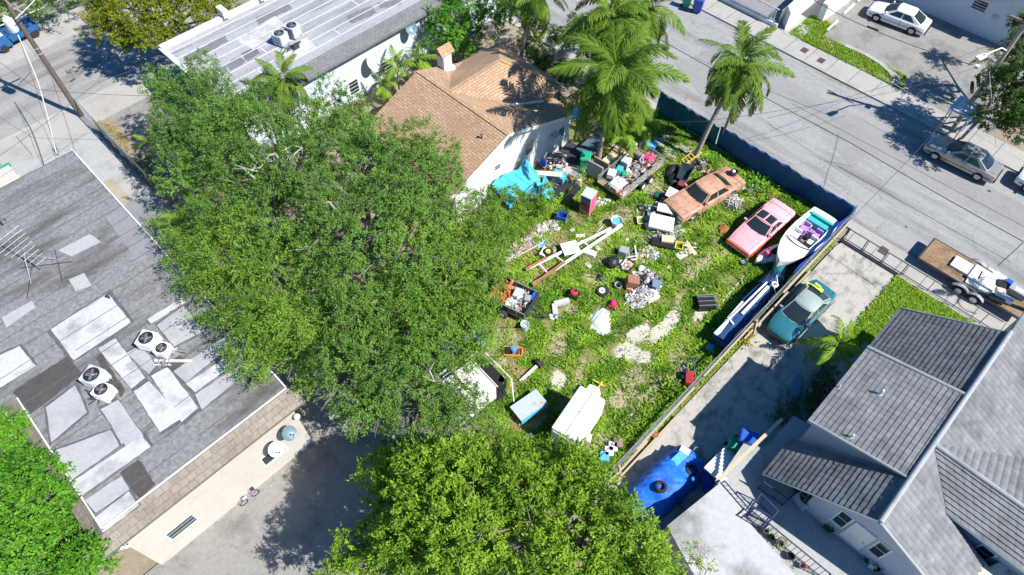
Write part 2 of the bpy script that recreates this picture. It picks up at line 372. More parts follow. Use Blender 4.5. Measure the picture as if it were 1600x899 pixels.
# resurfaced strips and patches of the street: slightly different asphalt, real overlays
M['patchasph'] = streaky('patched_asphalt', (.24, .238, .233), (.28, .275, .268), (.17, .165, .16), bx=(1.4, .3, 1), crack=.3, stain=.45, grain=.12)
sheet('road_patch', rect(42.2, 45.0, -40, 16.5), STZ+.004, M['patchasph'])
sheet('road_patch', [tuple(at(*p)[:2]) for p in ((1055, 98), (1118, 72), (1155, 120), (1098, 150))], STZ+.009, M['patchasph'])
sheet('road_patch', [tuple(at(*p)[:2]) for p in ((1303, 228), (1325, 208), (1362, 235), (1335, 262))], STZ+.009, M['patchasph'])
def bar(name, p, q, w, z, m):
    b = MB(); p = Vector((p[0], p[1], z)); q = Vector((q[0], q[1], z)); b.beam(p, q, w, .006); return struct(b, name, m)
M['tar'] = mat('tar_seal', (.07, .07, .07), .7, var=.2)
for (a, b_, w) in (((1237, 160), (1600, 352), .03), ((1310, 258), (1580, 408), .03), ((1560, 415), (1600, 378), .05), ((1290, 250), (1330, 258), .02)):
    bar('road_crack', at(*a), at(*b_), w, STZ+.012, M['tar'])
for (x, y, r) in ((1223, 259, .22), (1293, 302, .25), (1208, 256, .14), (1315, 312, .1), (1402, 228, .08), (1465, 259, .1), (1547, 297, .12), (1417, 353, .08)):
    b = MB(); c = at(x, y); b.lathe((c.x, c.y, STZ+.011), [(r*(1), 0), (r*.98, .004)], 14); struct(b, 'road_stain', M['tar'])
M['rustcover'] = mat('brown_meter_cover', (.12, .08, .07), .7, .3, var=.2)
for i, (x, y, lab) in enumerate(((1257, 79, 'small brown square meter cover in the far sidewalk, nearer the grey ramp'), (1283, 95, 'brown square meter cover in the far sidewalk, beside the grass verge'),
                  (1380, 392, 'dark square grate set in the sidewalk behind the iron railing'), (12, 67, 'grey square grate in the pavement at the upper left edge of the photo'))):
    c = at(x, y); b = MB(); b.box((0, 0, 0), (.62, .5, .02)); 
    for k in range(5): b.box((-.2+k*.1, 0, .012), (.05, .4, .006), mi=0)
    solo(b, 'meter_cover', M['rustcover'], lab, 'drain cover', (c.x, c.y, .02))

# ---- lot ground: fine mesh carrying soil / sand / straw cover as a vertex attribute
def smoothnoise(x, y, seed, n=7, f0=.35):
    r = np.random.default_rng(seed); z = np.zeros_like(x); amp = 1; tot = 0
    for k in range(n):
        f = f0*1.7**k; 
        for q in range(3):
            a = r.uniform(0, 2*pi); ph = r.uniform(0, 2*pi); z = z + amp*np.sin((x*np.cos(a)+y*np.sin(a))*f*2*pi/1.0 + ph + 1.5*np.sin(y*f*2+q+k))
        tot += amp*1.7; amp *= .72
    return z/tot
def ell(px, py, w, h, ang=0):
    c = at(px, py); return (c.x, c.y, w, h, radians(ang))
# bare sandy places and straw-coloured places read from the survey picture (centre, half sizes, angle)
SAND = [ell(1040, 512, 1.9, .62, 5), ell(990, 555, 1.25, .7, -60), ell(1000, 520, .8, .55, 0), ell(1095, 490, .8, .35, 0), ell(870, 600, .8, .5, 20)]
PALE = [ell(960, 410, .35, 1.9, 40), ell(935, 440, .35, 1.4, 20), ell(985, 365, .35, 1.3, 30), ell(870, 545, .5, 1.0, 60), ell(905, 590, 1.2, .3, 30), ell(1130, 400, .9, .25, 15), ell(1060, 470, .8, .25, 40), ell(895, 485, .9, .45, 30), ell(862, 525, .8, .35, -40), ell(985, 600, 2.1, .8, 10), ell(1060, 560, 1.2, .6, 10), ell(1010, 625, 2.2, .5, 0),
        ell(955, 290, 1.0, .6, 0), ell(1015, 290, .7, 1.6, 0), ell(960, 340, 1.5, .7, 0), ell(945, 385, 1.2, 1.0, 40), ell(985, 330, .7, .6, 0),
        ell(1010, 400, 1.0, .8, 0), ell(940, 690, .9, .6, 0), ell(1095, 415, 1.6, .3, 10), ell(785, 530, .9, 1.5, 20), ell(770, 560, .8, .9, 0), ell(1010, 372, .8, .5, 0)]
DIRT = [ell(790, 520, 1.1, 1.3, 0), ell(875, 375, 1.0, .6, 0), ell(865, 362, .7, .5, 0), ell(805, 580, .5, 1.0, 0), ell(845, 420, 1.2, .6, 20), ell(1130, 360, .5, .4, 0),
        ell(900, 345, 1.0, .5, 0), ell(830, 395, 1.3, .5, 20), ell(820, 655, 1.2, .8, 0), ell(940, 700, 1.5, .4, 0), ell(1035, 620, 1.2, .3, 0), ell(905, 265, 2.5, 1.5, 0), ell(850, 270, 2.5, 1, 0), ell(985, 235, 2.5, 2.2, 0)]
def cover(x, y, L, soft=.45, seed=3):
    wob = smoothnoise(x, y, seed)*.55; out = np.zeros_like(x)
    for cx, cy, a, b_, t in L:
        dx = (x-cx)*np.cos(t)+(y-cy)*np.sin(t); dy = -(x-cx)*np.sin(t)+(y-cy)*np.cos(t)
        d = np.sqrt((dx/a)**2+(dy/b_)**2)+wob*.8
        out = np.maximum(out, np.clip((1.15-d)/soft, 0, 1))
    return out
def lot_ground(name, x0, x1, y0, y1, st, z=0.0, bumpy=.02, keep=None, m=None):
    nx = int((x1-x0)/st); ny = int((y1-y0)/st); X, Y = np.meshgrid(np.linspace(x0, x1, nx+1), np.linspace(y0, y1, ny+1))
    x = X.ravel(); y = Y.ravel(); Z = z+bumpy*(smoothnoise(x, y, 5)+.6) if bumpy else np.full_like(x, z)
    V = np.stack([x, y, Z], 1); i = np.arange(nx*ny); r = i//nx; c = i % nx; a = r*(nx+1)+c
    Fq = np.stack([a, a+1, a+nx+2, a+nx+1], 1)
    if keep is not None:
        cx = V[Fq].mean(1); Fq = Fq[keep(cx[:, 0], cx[:, 1])]
    me = arr_mesh(name, V, Fq, m)
    for nm, L_, sd_ in (('sand', SAND, 3), ('pale', PALE, 4), ('dirt', DIRT, 9)):
        a_ = me.attributes.new(nm, 'FLOAT', 'POINT'); a_.data.foreach_set('value', cover(x, y, L_, .5, sd_).astype(np.float32))
    o = bpy.data.objects.new(name, me); COL.objects.link(o); o['kind'] = 'structure'; return o
gm = mat('weedy_ground', (.11, .17, .025), .95, var=.3, scale=6, col2=(.24, .2, .1), mix2=.49, edge=.12, bump=.6, bscale=12)
N, L, b_ = nodes_of(gm); src = base_link(gm); out = src
gg = N.new('ShaderNodeNewGeometry')
nz = N.new('ShaderNodeTexNoise'); nz.inputs['Scale'].default_value = 5; nz.inputs['Detail'].default_value = 8; nz.inputs['Roughness'].default_value = .75; L.new(gg.outputs['Position'], nz.inputs['Vector'])
for nm, c in (('dirt', (.27, .19, .105)), ('pale', (.36, .32, .2)), ('sand', (.5, .47, .4))):
    a = N.new('ShaderNodeAttribute'); a.attribute_name = nm
    s_ = N.new('ShaderNodeMath'); s_.operation = 'ADD'; L.new(a.outputs['Fac'], s_.inputs[0])
    q = N.new('ShaderNodeMath'); q.operation = 'MULTIPLY_ADD'; q.inputs[1].default_value = 2.6; q.inputs[2].default_value = -1.35; L.new(nz.outputs['Fac'], q.inputs[0]); L.new(q.outputs[0], s_.inputs[1])
    r = N.new('ShaderNodeMapRange'); r.inputs[1].default_value = .35; r.inputs[2].default_value = .7; r.inputs[4].default_value = .95; L.new(s_.outputs[0], r.inputs[0])
    x = N.new('ShaderNodeMix'); x.data_type = 'RGBA'; L.new(r.outputs[0], x.inputs[0]); L.new(out, x.inputs[6]); x.inputs[7].default_value = (*c, 1); out = x.outputs[2]
L.new(out, b_.inputs['Base Color'])
lot_ground('lot_ground', 8.5, 35.0, 4.95, 24, .12, .012, .02, None, gm)
lot_ground('verge_ground', 10.5, 33.6, 4.63, 4.94, .1, .012, .01, None, gm)
lot_ground('side_lawn_ground', 24.9, 33.7, -6, .74, .12, .006, .02, lambda x, y: (x > 26.6+(y < -.2)*1.6) , gm)
lot_ground('verge_ground', 49.8, 53.6, 7.8, 22, .12, .004, .02, lambda x, y: ((x < 51.6) & (y < 16.3) & (y > 8.5+(x-49.8)*.35)) | ((y >= 16.3) & (y < 18.4)), gm)
slab('path_slab', [tuple(at(*p)[:2]) for p in ((1022, 203), (1040, 210), (1102, 246), (1078, 262), (1018, 230))], .06, M['slabconc'], 0)
b = MB(); b.beam(at(1012, 228, .08), at(1072, 268, .08), .14, .14); struct(b, 'path_edging', M['darkmetal'])

# ---- grass and weeds: many short blades and small leaves
grassm = leafmat('grass_blades', (.09, .22, .015), (.37, .55, .055), .34, .6)
strawm = leafmat('straw_blades', (.25, .2, .09), (.42, .36, .2), .2, .8)
def blades(name, pts, hmin, hmax, w, m, z=.01, tintbase=None, seed=1, hs=1):
    r = np.random.default_rng(seed); n = len(pts); a = r.uniform(0, 2*pi, n); h = r.uniform(hmin, hmax, n)*hs
    lean = r.uniform(.3, 1.5, n); ww = w*r.uniform(.6, 1.4, n)
    d = np.stack([np.cos(a), np.sin(a)], 1); s_ = np.stack([-np.sin(a), np.cos(a)], 1)
    base = np.column_stack([pts, np.full(n, z)]); V = np.zeros((n, 4, 3))
    V[:, 0] = base; V[:, 1, :2] = pts+d*(h*lean*.5)[:, None]+s_*ww[:, None]; V[:, 1, 2] = z+h*.6
    V[:, 2, :2] = pts+d*(h*lean)[:, None]; V[:, 2, 2] = z+h*(1-.25*lean); V[:, 3, :2] = pts+d*(h*lean*.5)[:, None]-s_*ww[:, None]; V[:, 3, 2] = z+h*.6
    t = np.clip((tintbase if tintbase is not None else .5)+r.normal(0, .22, n), 0, 1)
    me = arr_mesh(name, V.reshape(-1, 3), np.arange(4*n).reshape(n, 4), m, np.repeat(t, 4))
    o = bpy.data.objects.new(name, me); COL.objects.link(o); o['kind'] = 'stuff'; return o
def scatter(x0, x1, y0, y1, n, seed, dens):
    r = np.random.default_rng(seed); P = np.column_stack([r.uniform(x0, x1, n), r.uniform(y0, y1, n)])
    return P[r.uniform(0, 1, n) < dens(P[:, 0], P[:, 1])]
def gdens(x, y):
    bare = np.maximum(np.maximum(cover(x, y, SAND, .5, 3)*.97, cover(x, y, PALE, .5, 4)*.75), cover(x, y, DIRT, .5, 9)*.8)
    cl = .62+1.25*smoothnoise(x, y, 12, 6, .5); return np.clip(cl, .06, 1)*(1-bare)
P_ = scatter(9, 34.9, 5.0, 21, 420000, 21, gdens)
blades('grass', P_, .05, .17, .03, grassm, .012, np.clip(.5+1.1*smoothnoise(P_[:, 0], P_[:, 1], 14, 6, .35), 0, 1), 1, np.clip(1+1.3*smoothnoise(P_[:, 0], P_[:, 1], 15, 7, .6), .45, 2))
P_ = scatter(9, 34.9, 5.0, 21, 90000, 22, lambda x, y: np.maximum(cover(x, y, PALE, .6, 4), cover(x, y, DIRT, .6, 9))*.6+np.clip(.9*smoothnoise(x, y, 61, 6, .4)-.05, .04, .7))
blades('dry_grass', P_, .03, .12, .02, strawm, .012, .5, 2)
P_ = scatter(12, 33, 4.64, 4.95, 3500, 23, lambda x, y: np.clip(.5+smoothnoise(x, y, 2)*1.2, 0, 1))
blades('grass', P_, .05, .2, .03, grassm, .01, .7, 3)
P_ = scatter(26.6, 33.6, -5.5, .7, 50000, 24, lambda x, y: np.clip(.75+.6*smoothnoise(x, y, 33), 0, 1)*((x > 26.6+(y < -.2)*1.6)))
blades('grass', P_, .06, .2, .03, grassm, .01, .55, 4)
P_ = scatter(49.8, 53.5, 8.5, 18.4, 26000, 25, lambda x, y: (((x < 51.5) & (y < 16.3) & (y > 8.6+(x-49.8)*.35)) | ((y >= 16.3) & (x < 53.3)))*np.clip(.6+.8*smoothnoise(x, y, 34), 0, 1))
blades('grass', P_, .05, .14, .04, grassm, .01, .45, 5)

# ================================================================ BUILDINGS
def quadsurf(b, A, B, Cc, D, mi=0):
    b.add([A, B, Cc, D], [(0, 1, 2, 3)], mi)
def window_on(parent, c, w, h, face, frame=M['white'], bars=2, depth=.03, name='window', vert=False):
    "window proud of a wall; face = 'x-','x+','y-' wall normal"
    fr = MB(); gl = MB(); ax = {'y-': ((1, 0), (0, -1)), 'y+': ((1, 0), (0, 1)), 'x-': ((0, 1), (-1, 0)), 'x+': ((0, 1), (1, 0))}[face]
    (ux, uy), (nx, ny) = ax; c = Vector(c)
    def bx(b, u, z, du, dz, d, off):
        b.box((c.x+ux*u+nx*off, c.y+uy*u+ny*off, c.z+z), (abs(ux)*du+abs(nx)*d, abs(uy)*du+abs(ny)*d, dz))
    t = .07
    bx(fr, 0, h/2-t/2, w, t, depth, depth/2+.002); bx(fr, 0, -h/2+t/2, w+.1, t, depth+.04, depth/2+.012)
    bx(fr, -w/2+t/2, 0, t, h-2*t, depth, depth/2+.002); bx(fr, w/2-t/2, 0, t, h-2*t, depth, depth/2+.002)
    for k in range(bars):
        if vert: bx(fr, -w/2+(k+1)*w/(bars+1), 0, .035, h-2*t, depth*.7, depth*.4)
        else: bx(fr, 0, -h/2+(k+1)*h/(bars+1), w-2*t, .035, depth*.7, depth*.4)
    bx(gl, 0, 0, w-2*t-.004, h-2*t-.004, .01, .012)
    f = fr.build(name, frame, parent); gl.build('pane', M['glass'], f); return f

# ---------------- flat-roofed building on the left
RW = 4.6
w = thing('flat_roof_building', 'long cream building on the left with patched grey flat roof and tan tiled edge', 'building', (-2, 17, 0))
def B(name, mb, m, par=w, smooth=None):
    "part given in world metres, parented to a thing that only has a location"
    for i, p in enumerate(mb.v): mb.v[i] = (p[0]-par.location.x, p[1]-par.location.y, p[2]-par.location.z)
    return mb.build(name, m, par, smooth)
b = MB(); b.prism(rect(-6.2, 2.4, 17.0, 26.6), 0, 4.22); b.prism(rect(-12, 2.4, 26.601, 39.4), 0, 4.22); B('wall', b, M['cream'])
b = MB(); b.prism([(-6.42, 17.75), (2.78, 17.75), (2.78, 40.1), (-14, 40.1), (-14, 26.2), (-6.42, 26.2)], 4.3, RW); 
roofb = b
b = MB()
b.add([(-7.05, 16.8, 4.27), (3.05, 16.8, 4.27), (2.8, 17.76, 4.64), (-6.4, 17.76, 4.64)], [(0, 1, 2, 3)])
b.add([(-7.05, 16.8, 4.13), (3.05, 16.8, 4.13), (3.05, 16.8, 4.27), (-7.05, 16.8, 4.27)], [(0, 1, 2, 3)])
b.add([(-7.05, 16.8, 4.13), (3.05, 16.8, 4.13), (3.05, 17.8, 4.2), (-7.05, 17.8, 4.2)], [(3, 2, 1, 0)])
b.add([(3.05, 16.8, 4.13), (3.05, 16.8, 4.27), (2.8, 17.76, 4.64), (2.8, 17.76, 4.13)], [(3, 2, 1, 0)])
B('tiled_eave', b, M['tantile'])
b = MB()
b.add([(-7.05, 16.8, 4.27), (-6.4, 17.76, 4.64), (-6.4, 26.2, 4.64), (-7.05, 26.2, 4.27)], [(3, 2, 1, 0)][::-1])
b.add([(-7.05, 16.8, 4.13), (-7.05, 26.2, 4.13), (-7.05, 26.2, 4.27), (-7.05, 16.8, 4.27)], [(3, 2, 1, 0)])
b.add([(-7.05, 16.8, 4.13), (-7.05, 26.2, 4.13), (-6.2, 26.2, 4.2), (-6.2, 16.8, 4.2)], [(0, 1, 2, 3)])
B('tiled_eave', b, M['tantileL'])
b = MB(); b.box((2.76, 29, 4.63), (.07, 22.3, .08)); b.box((-1.8, 17.76, 4.655), (9.1, .06, .05)); b.box((-6.4, 22, 4.655), (.06, 8.4, .05)); B('metal_edge', b, M['white'])
# membrane laps: raised welted seams every metre
b = MB()
for k in range(22):
    y = 18.6+k*1.02; x0 = -6.4 if y < 26.2 else -13.9; n = 12
    xs = np.linspace(x0, 2.7, n); p = [(x, y+rnd(-.02, .02), RW+.006) for x in xs]
    for i in range(n-1):
        if random.random() < .85: b.beam(p[i], p[i+1], .035, .012)
sm = mat('seam_tar', (.1, .1, .105), .8, var=.3); c_ = None
for i_, (v_) in enumerate(()): pass
nv = len(roofb.v); roofb.v += b.v; roofb.f += [tuple(q+nv for q in f) for f in b.f]; roofb.mi += [1]*len(b.f); rf = B('roof', roofb, [M['roofmem'], sm])
def roofpatch(px, z, m, par, name='coated_patch', dz=.008, jag=.05, seed=0):
    r = random.Random(seed); q = [at(x, y, z) for x, y in px]; pts = []
    for i in range(len(q)):
        a, c = q[i], q[(i+1) % len(q)]; n = max(2, int((c-a).length/.25))
        for k in range(n):
            p = a.lerp(c, k/n); pts.append((p.x+r.uniform(-jag, jag)*.6, p.y+r.uniform(-jag, jag)*.6))
    b = MB(); b.prism(pts, z+.001, z+dz); return B(name, b, m, par)
WP = [((79, 515), (168, 458), (205, 504), (115, 563)), ((-20, 565), (30, 541), (56, 572), (-20, 618)), ((153, 545), (180, 529), (227, 590), (205, 608)),
      ((198, 552), (221, 539), (244, 572), (232, 585)), ((245, 508), (287, 478), (319, 517), (272, 542)), ((236, 588), (262, 574), (310, 637), (284, 660)),
      ((209, 612), (233, 596), (286, 652), (250, 676)), ((271, 580), (360, 520), (371, 533), (290, 598)), ((291, 600), (382, 539), (389, 552), (305, 614)),
      ((305, 617), (390, 560), (398, 571), (316, 640)), ((230, 499), (285, 466), (290, 473), (236, 506)), ((72, 637), (118, 602), (136, 644), (80, 692)),
      ((157, 640), (185, 625), (225, 682), (199, 700)), ((85, 705), (173, 672), (187, 697), (113, 750)), ((114, 753), (222, 680), (235, 699), (128, 774)),
      ((132, 782), (190, 744), (202, 765), (150, 802)), ((148, 810), (201, 768), (217, 790), (161, 833)), ((91, 392), (140, 366), (158, 378), (112, 401)), ((108, 437), (132, 427), (143, 447), (118, 455)),
      ((3, 497), (50, 470), (56, 480), (10, 512)), ((175, 668), (195, 655), (212, 680), (190, 694)), ((196, 570), (208, 565), (214, 573), (204, 580))]
M['roofcoat2'] = streaky('grey_roof_coating', (.40, .40, .405), (.34, .34, .35), (.2, .2, .2), stain=.6, grain=.08)
for i, q in enumerate(WP[:17]):
    cx = sum(p[0] for p in q)/4; cy = sum(p[1] for p in q)/4; roofpatch([(cx+(p[0]-cx)*1.06+(2 if p[0] > cx else -2), cy+(p[1]-cy)*1.08+(1.5 if p[1] > cy else -1.5)) for p in q], RW, sm, w, 'tar_border', .002+.00008*i, .06, seed=200+i)
for i, q in enumerate(WP):
    roofpatch(q, RW, M['roofcoat'] if i in (0, 1, 2, 8, 14, 16, 5, 6, 10) else M['roofcoat2'], w, dz=.008+.0007*i, jag=.03, seed=i)
roofpatch(((20, 612), (106, 556), (128, 585), (48, 648)), RW, M['roofdark'], w, 'bare_patch', .0065, seed=31)
roofpatch(((188, 738), (217, 718), (243, 757), (217, 779)), RW, M['roofdark'], w, 'bare_patch', .0065, seed=32)
roofpatch(((255, 575), (280, 555), (292, 565), (268, 583)), RW, M['roofdark'], w, 'bare_patch', .005, seed=33)
roofpatch(((150, 560), (158, 552), (195, 610), (190, 622), (170, 600)), RW, M['roofdark'], w, 'bare_patch', .0045, seed=34)
roofpatch(((165, 340), (230, 300), (280, 375), (215, 410)), RW, streaky('grey_roof_felt', (.20, .2, .21), (.25, .25, .26), (.12, .12, .12), stain=.6), w, 'felt_patch', .0035, seed=35)
window_on(w, (-4.4-w.location.x, 17.0-w.location.y, 1.78), 1.4, .85, 'y-', bars=2, frame=M['acgrey'])
window_on(w, (.55-w.location.x, 17.0-w.location.y, 1.7), 1.3, .95, 'y-', bars=1, vert=True)
b = MB(); b.box((-1.2, 16.96, .35), (.18, .08, .28)); B('outlet_box', b, M['darkmetal'])
# small building glimpsed at the left edge
b = MB(); b.prism([tuple(at(*p, 3)[:2]) for p in ((-30, 260), (0, 262), (24, 275), (30, 285), (0, 305), (-30, 320))], 0, 2.9)
pass
e = thing('shed_roof', 'cream roof corner with a dark green edge at the left margin of the photo', 'shed', (*at(-5, 285, 2.2)[:2], 0))
b = MB(); b.box((0, 0, 1.1), (1.9, 1.4, 2.2)); b.build('wall', M['cream'], e)
b = MB(); b.box((0, 0, 2.25), (2.3, 1.7, .1)); b.box((0.1, -.6, 2.33), (2.4, .1, .1)); b.build('roof', M['cream'], e)
b = MB(); b.box((0, .98, 2.2), (2.5, .22, .2)); b.build('gutter', M['green'], e)

def ac_unit(label, loc, rz, colr='acgrey', group=None, h=.75, s=.78):
    t = thing('air_conditioner', label, 'air conditioner', loc, rz, group)
    b = MB(); b.box((0, 0, h/2+.12), (s, s, h)); 
    for k in range(9): b.box((0, -s/2-.006, .2+k*h/10), (s*.86, .012, .02)); b.box((0, s/2+.006, .2+k*h/10), (s*.86, .012, .02))
    for k in range(9): b.box((-s/2-.006, 0, .2+k*h/10), (.012, s*.86, .02)); b.box((s/2+.006, 0, .2+k*h/10), (.012, s*.86, .02))
    b.build('casing', M[colr], t)
    b = MB(); b.lathe((0, 0, h+.12), [(s*.43, .001), (s*.43, .03), (s*.39, .035), (s*.39, .006), (.01, .005)], 24, cap=False); b.build('fan_well', M['black'], t)
    b = MB(); 
    for k in range(4): b.box((cos(k*pi/2+.4)*s*.17, sin(k*pi/2+.4)*s*.17, h+.128), (s*.32, .12, .006), rz=k*pi/2+.4)
    b.lathe((0, 0, h+.125), [(.07, 0), (.07, .04)], 12); b.build('fan', M['metal'], t)
    b = MB()
    for k in range(4): 
        r = s*(.1+.09*k); b.tube([(r*cos(a), r*sin(a), h+.175) for a in np.linspace(0, 2*pi, 25)], .006, 4, cap=False)
    for k in range(6): b.beam((0, 0, h+.175), (s*.43*cos(k*pi/3), s*.43*sin(k*pi/3), h+.155), .01)
    b.build('fan_grille', M['darkmetal'], t)
    b = MB()
    for x in (-1, 1):
        b.box((x*s*.38, 0, .06), (.06, s*1.1, .12))
    b.build('skid', M['metal'], t); return t
def onroof(x, y, z, up=0): c = at(x, y, z+up); return (c.x, c.y, z)
ac1 = ac_unit('white air conditioner nearer the big tree on the left flat roof, with a blue-grey fan', (-.55, 24.35, RW+.02), .55, 'white', h=.6, s=.8)
ac2 = ac_unit('small white unit just below the fan unit nearest the big tree', (-.3, 23.45, RW+.02), .55, 'white', h=.45, s=.62)
ac3 = ac_unit('pale blue air conditioner with round fan beside the dark strip of the left roof', (-3.3, 24.25, RW+.02), .45, 'acgrey', h=.7, s=.85)
ac4 = ac_unit('square white air conditioner just below the pale blue one on the left roof', (-3.35, 23.3, RW+.02), .45, 'white', h=.6, s=.7)
# duct ends and loose pipes
for i, (x, y, n, lab) in enumerate(((262, 560, 7, 'tangle of thin pipes beside the white rooftop unit nearest the trees'), (160, 612, 8, 'tangle of black hoses and pipes under the square rooftop unit'))):
    c = at(x, y, RW); b = MB()
    for k in range(n):
        p = [(rnd(-.5, .5), rnd(-.4, .4), .04)]
        for q in range(4): p.append((p[-1][0]+rnd(-.35, .35), p[-1][1]+rnd(-.35, .35), rnd(.04, .35)))
        b.tube(p, .025, 6)
    for k in range(3): b.box((rnd(-.4, .4), rnd(-.3, .3), .12), (.25, .18, .22), rz=rnd(0, 3))
    solo(b, 'pipework', M['darkmetal' if i else 'metal'], lab, 'pipes', (c.x, c.y, RW+.01))
b = MB(); c = at(283, 552, RW); b.beam((-.65, .5, .1), (.6, -.75, .1), .09, .12); b.beam((-.8, .35, .1), (-.2, -.25, .1), .05, .05); solo(b, 'duct', M['white'], 'long white duct lying along the lower side of the rooftop units', 'duct', (-.25, 22.9, RW+.02), 0)
# tv antenna
t = thing('tv_antenna', 'large toppled television antenna on the left flat roof above the watermark', 'antenna', (-2.45, 33.0, RW), .25)
b = MB(); b.tube([(0, -1.6, 1.5), (0, 1.7, 1.7)], .022, 6); 
b.build('boom', M['metal'], t); b = MB()
for k in range(9): L_ = .3+.08*k; y = -1.5+k*.36; b.tube([(-L_, y, 1.52+.01*k), (L_, y, 1.52+.01*k)], .008, 4)
b.build('rods', M['acgrey'], t); b = MB(); b.tube([(0, .2, 0), (0, .2, 1.65)], .025, 6); b.tube([(0, .2, 1.1), (.9, -.6, 0)], .012, 5); b.tube([(0, .2, 1.1), (-.9, -.6, 0)], .012, 5)
b.build('mast', M['metal'], t)
b = MB(); b.tube([(-1.5, -1.2, .03), (-.6, .4, .05), (.4, 1.3, .03)], .02, 5); b.tube([(-1.0, 1.0, .03), (1.2, -.6, .04)], .02, 5); b.tube([(.2, -1.6, .04), (.9, .9, .03)], .015, 5)
solo(b, 'roof_cable', M['cable'], 'black cables strewn under the toppled antenna', 'cable', (-2.2, 32.6, RW+.01))
b = MB(); b.tube([(0, 0, .0), (0, 0, .35), (.1, 0, .5)], .05, 8); b.tube([(-.2, .3, .02), (.25, .32, .1), (.3, -.1, .3)], .02, 5)
solo(b, 'vent_pipe', M['darkmetal'], 'dark bent vent pipes at the left edge of the flat roof', 'vent pipe', onroof(5, 352, RW))
b = MB(); b.tube([(0, 0, 0), (0, 0, .55)], .03, 8); b.tube([(-.25, 0, .3), (.05, .1, .45), (.3, .05, .25)], .015, 5); b.tube([(-.2, .1, .1), (.2, -.1, .5)], .012, 5)
solo(b, 'service_mast', M['darkmetal'], 'short cable mast at the far corner of the left flat roof', 'mast', onroof(90, 243, RW))
b = MB(); b.tube([(0, 0, 0), (0, 0, .25)], .05, 8); b.lathe((0, 0, .25), [(.09, 0), (.02, .06)], 10)
solo(b, 'vent_pipe', M['black'], 'tiny black vent cap at the top corner of the big white roof patch', 'vent pipe', onroof(171, 466, RW))

M['dishgrey'] = mat('blue_grey_dish', (.16, .24, .29), .5, .2, var=.1)
def dish(label, loc, rz, r=.42, tilt=1.0, m='dishgrey', arm=.5):
    t = thing('satellite_dish', label, 'satellite dish', loc, rz)
    b = MB(); R_ = Euler((tilt, 0, 0)).to_matrix()
    def pt(u, v):
        a = 2*pi*u; q = v*r; return R_ @ Vector((q*cos(a), q*sin(a)*1.1, .35*q*q/r)) + Vector((0, -arm, .28))
    b.grid(pt, 22, 5); 
    def pt2(u, v):
        a = -2*pi*u; q = v*r; return R_ @ Vector((q*cos(a), q*sin(a)*1.1, .35*q*q/r-.015)) + Vector((0, -arm, .28))
    b.grid(pt2, 22, 5); b.build('reflector', M[m], t, 40)
    b = MB(); b.tube([(0, 0, 0), (0, -arm*.6, .05), tuple(Vector((0, -arm, .26)))], .022, 6); b.box((0, .0, 0), (.16, .03, .2)); b.build('mount', M['metal'], t)
    b = MB(); f = R_ @ Vector((0, -r*.2, r*1.1)) + Vector((0, -arm, .28)); b.tube([tuple(R_ @ Vector((0, -r, 0)) + Vector((0, -arm, .28))), tuple(f)], .012, 5); b.ball(f, (.05, .05, .05), 8, 6); b.build('feed_arm', M['darkmetal'], t)
    return t
dish('small white dish on the cream wall of the left building, over its right-hand window', (.75, 16.98, 2.75), 0, .38, 1.0, 'white')
dish('grey dish on the cream wall, under the tiled eave by the trees', (1.45, 16.98, 3.1), .3, .36, .9, 'dishgrey')
b = MB(); b.ball((0, -.2, 0), (.16, .16, .16), 12, 8); b.tube([(0, 0, 0), (0, -.2, 0)], .02, 6); solo(b, 'flood_light', M['white'], 'round white floodlight on the wall end under the tiled eave by the trees', 'light', (2.35, 16.98, 3.6))
b = MB(); b.box((0, -.12, 0), (.3, .12, .18), rx=.6); b.tube([(0, 0, 0), (0, -.1, 0)], .02, 6); solo(b, 'flood_light', M['white'], 'white floodlight at the lowest corner of the left building', 'light', (-6.15, 16.9, 3.95), -.6)
t = thing('bicycle', 'small purple and white child bicycle leaning on the cream wall', 'bicycle', (-1.55, 16.72, 0), 0)
b = MB(); b.tube([(-.3, 0, .28), (0, 0, .25), (.25, -.05, .5), (-.15, 0, .5), (-.3, 0, .28)], .018, 6); b.tube([(.25, -.05, .5), (.35, -.08, .25)], .018, 6); b.build('frame', mat('purple_paint', (.35, .2, .6), .4), t)
for x in (-.3, .36):
    b = MB(); b.tube([(x+.2*cos(a), -.02, .22+.2*sin(a)) for a in np.linspace(0, 2*pi, 21)], .02, 6, cap=False); b.build('wheel', M['rubber'], t)
b = MB(); b.tube([(.2, -.25, .66), (.25, -.05, .6), (.22, .12, .66)], .015, 6); b.build('handlebar', M['pinkp'], t)
b = MB(); b.box((-.15, 0, .54), (.2, .1, .05)); b.build('saddle', M['white'], t)

# ---------------- white building at the top
RN = 4.5
n_ = thing('white_building', 'long white building at the top with a striped silver flat roof and shingled eave', 'building', (22, 40, 0))
b = MB(); b.prism(rect(11.9, 46, 36.6, 45.0), 0, 4.2); B('wall', b, M['bluewall'], n_)
b = MB(); b.prism(rect(11.4, 46, 37.0, 45.3), 4.22, RN); roofb = b
b = MB(); 
b.add([(11.4, 35.95, 4.2), (46, 35.95, 4.2), (46, 37.02, RN+.05), (11.4, 37.02, RN+.05)], [(0, 1, 2, 3)])
b.add([(11.4, 35.95, 4.05), (46, 35.95, 4.05), (46, 35.95, 4.2), (11.4, 35.95, 4.2)], [(0, 1, 2, 3)])
b.add([(11.4, 35.95, 4.05), (46, 35.95, 4.05), (46, 37.0, 4.05), (11.4, 37.0, 4.05)], [(3, 2, 1, 0)])
B('shingled_eave', b, M['greyshingle'], n_)
b = MB(); b.box((18.8, 45.25, RN+.1), (14.8, .35, .35)); b.box((11.45, 41.2, RN+.05), (.35, 8.2, .18)); B('parapet', b, M['whitewall'], n_)
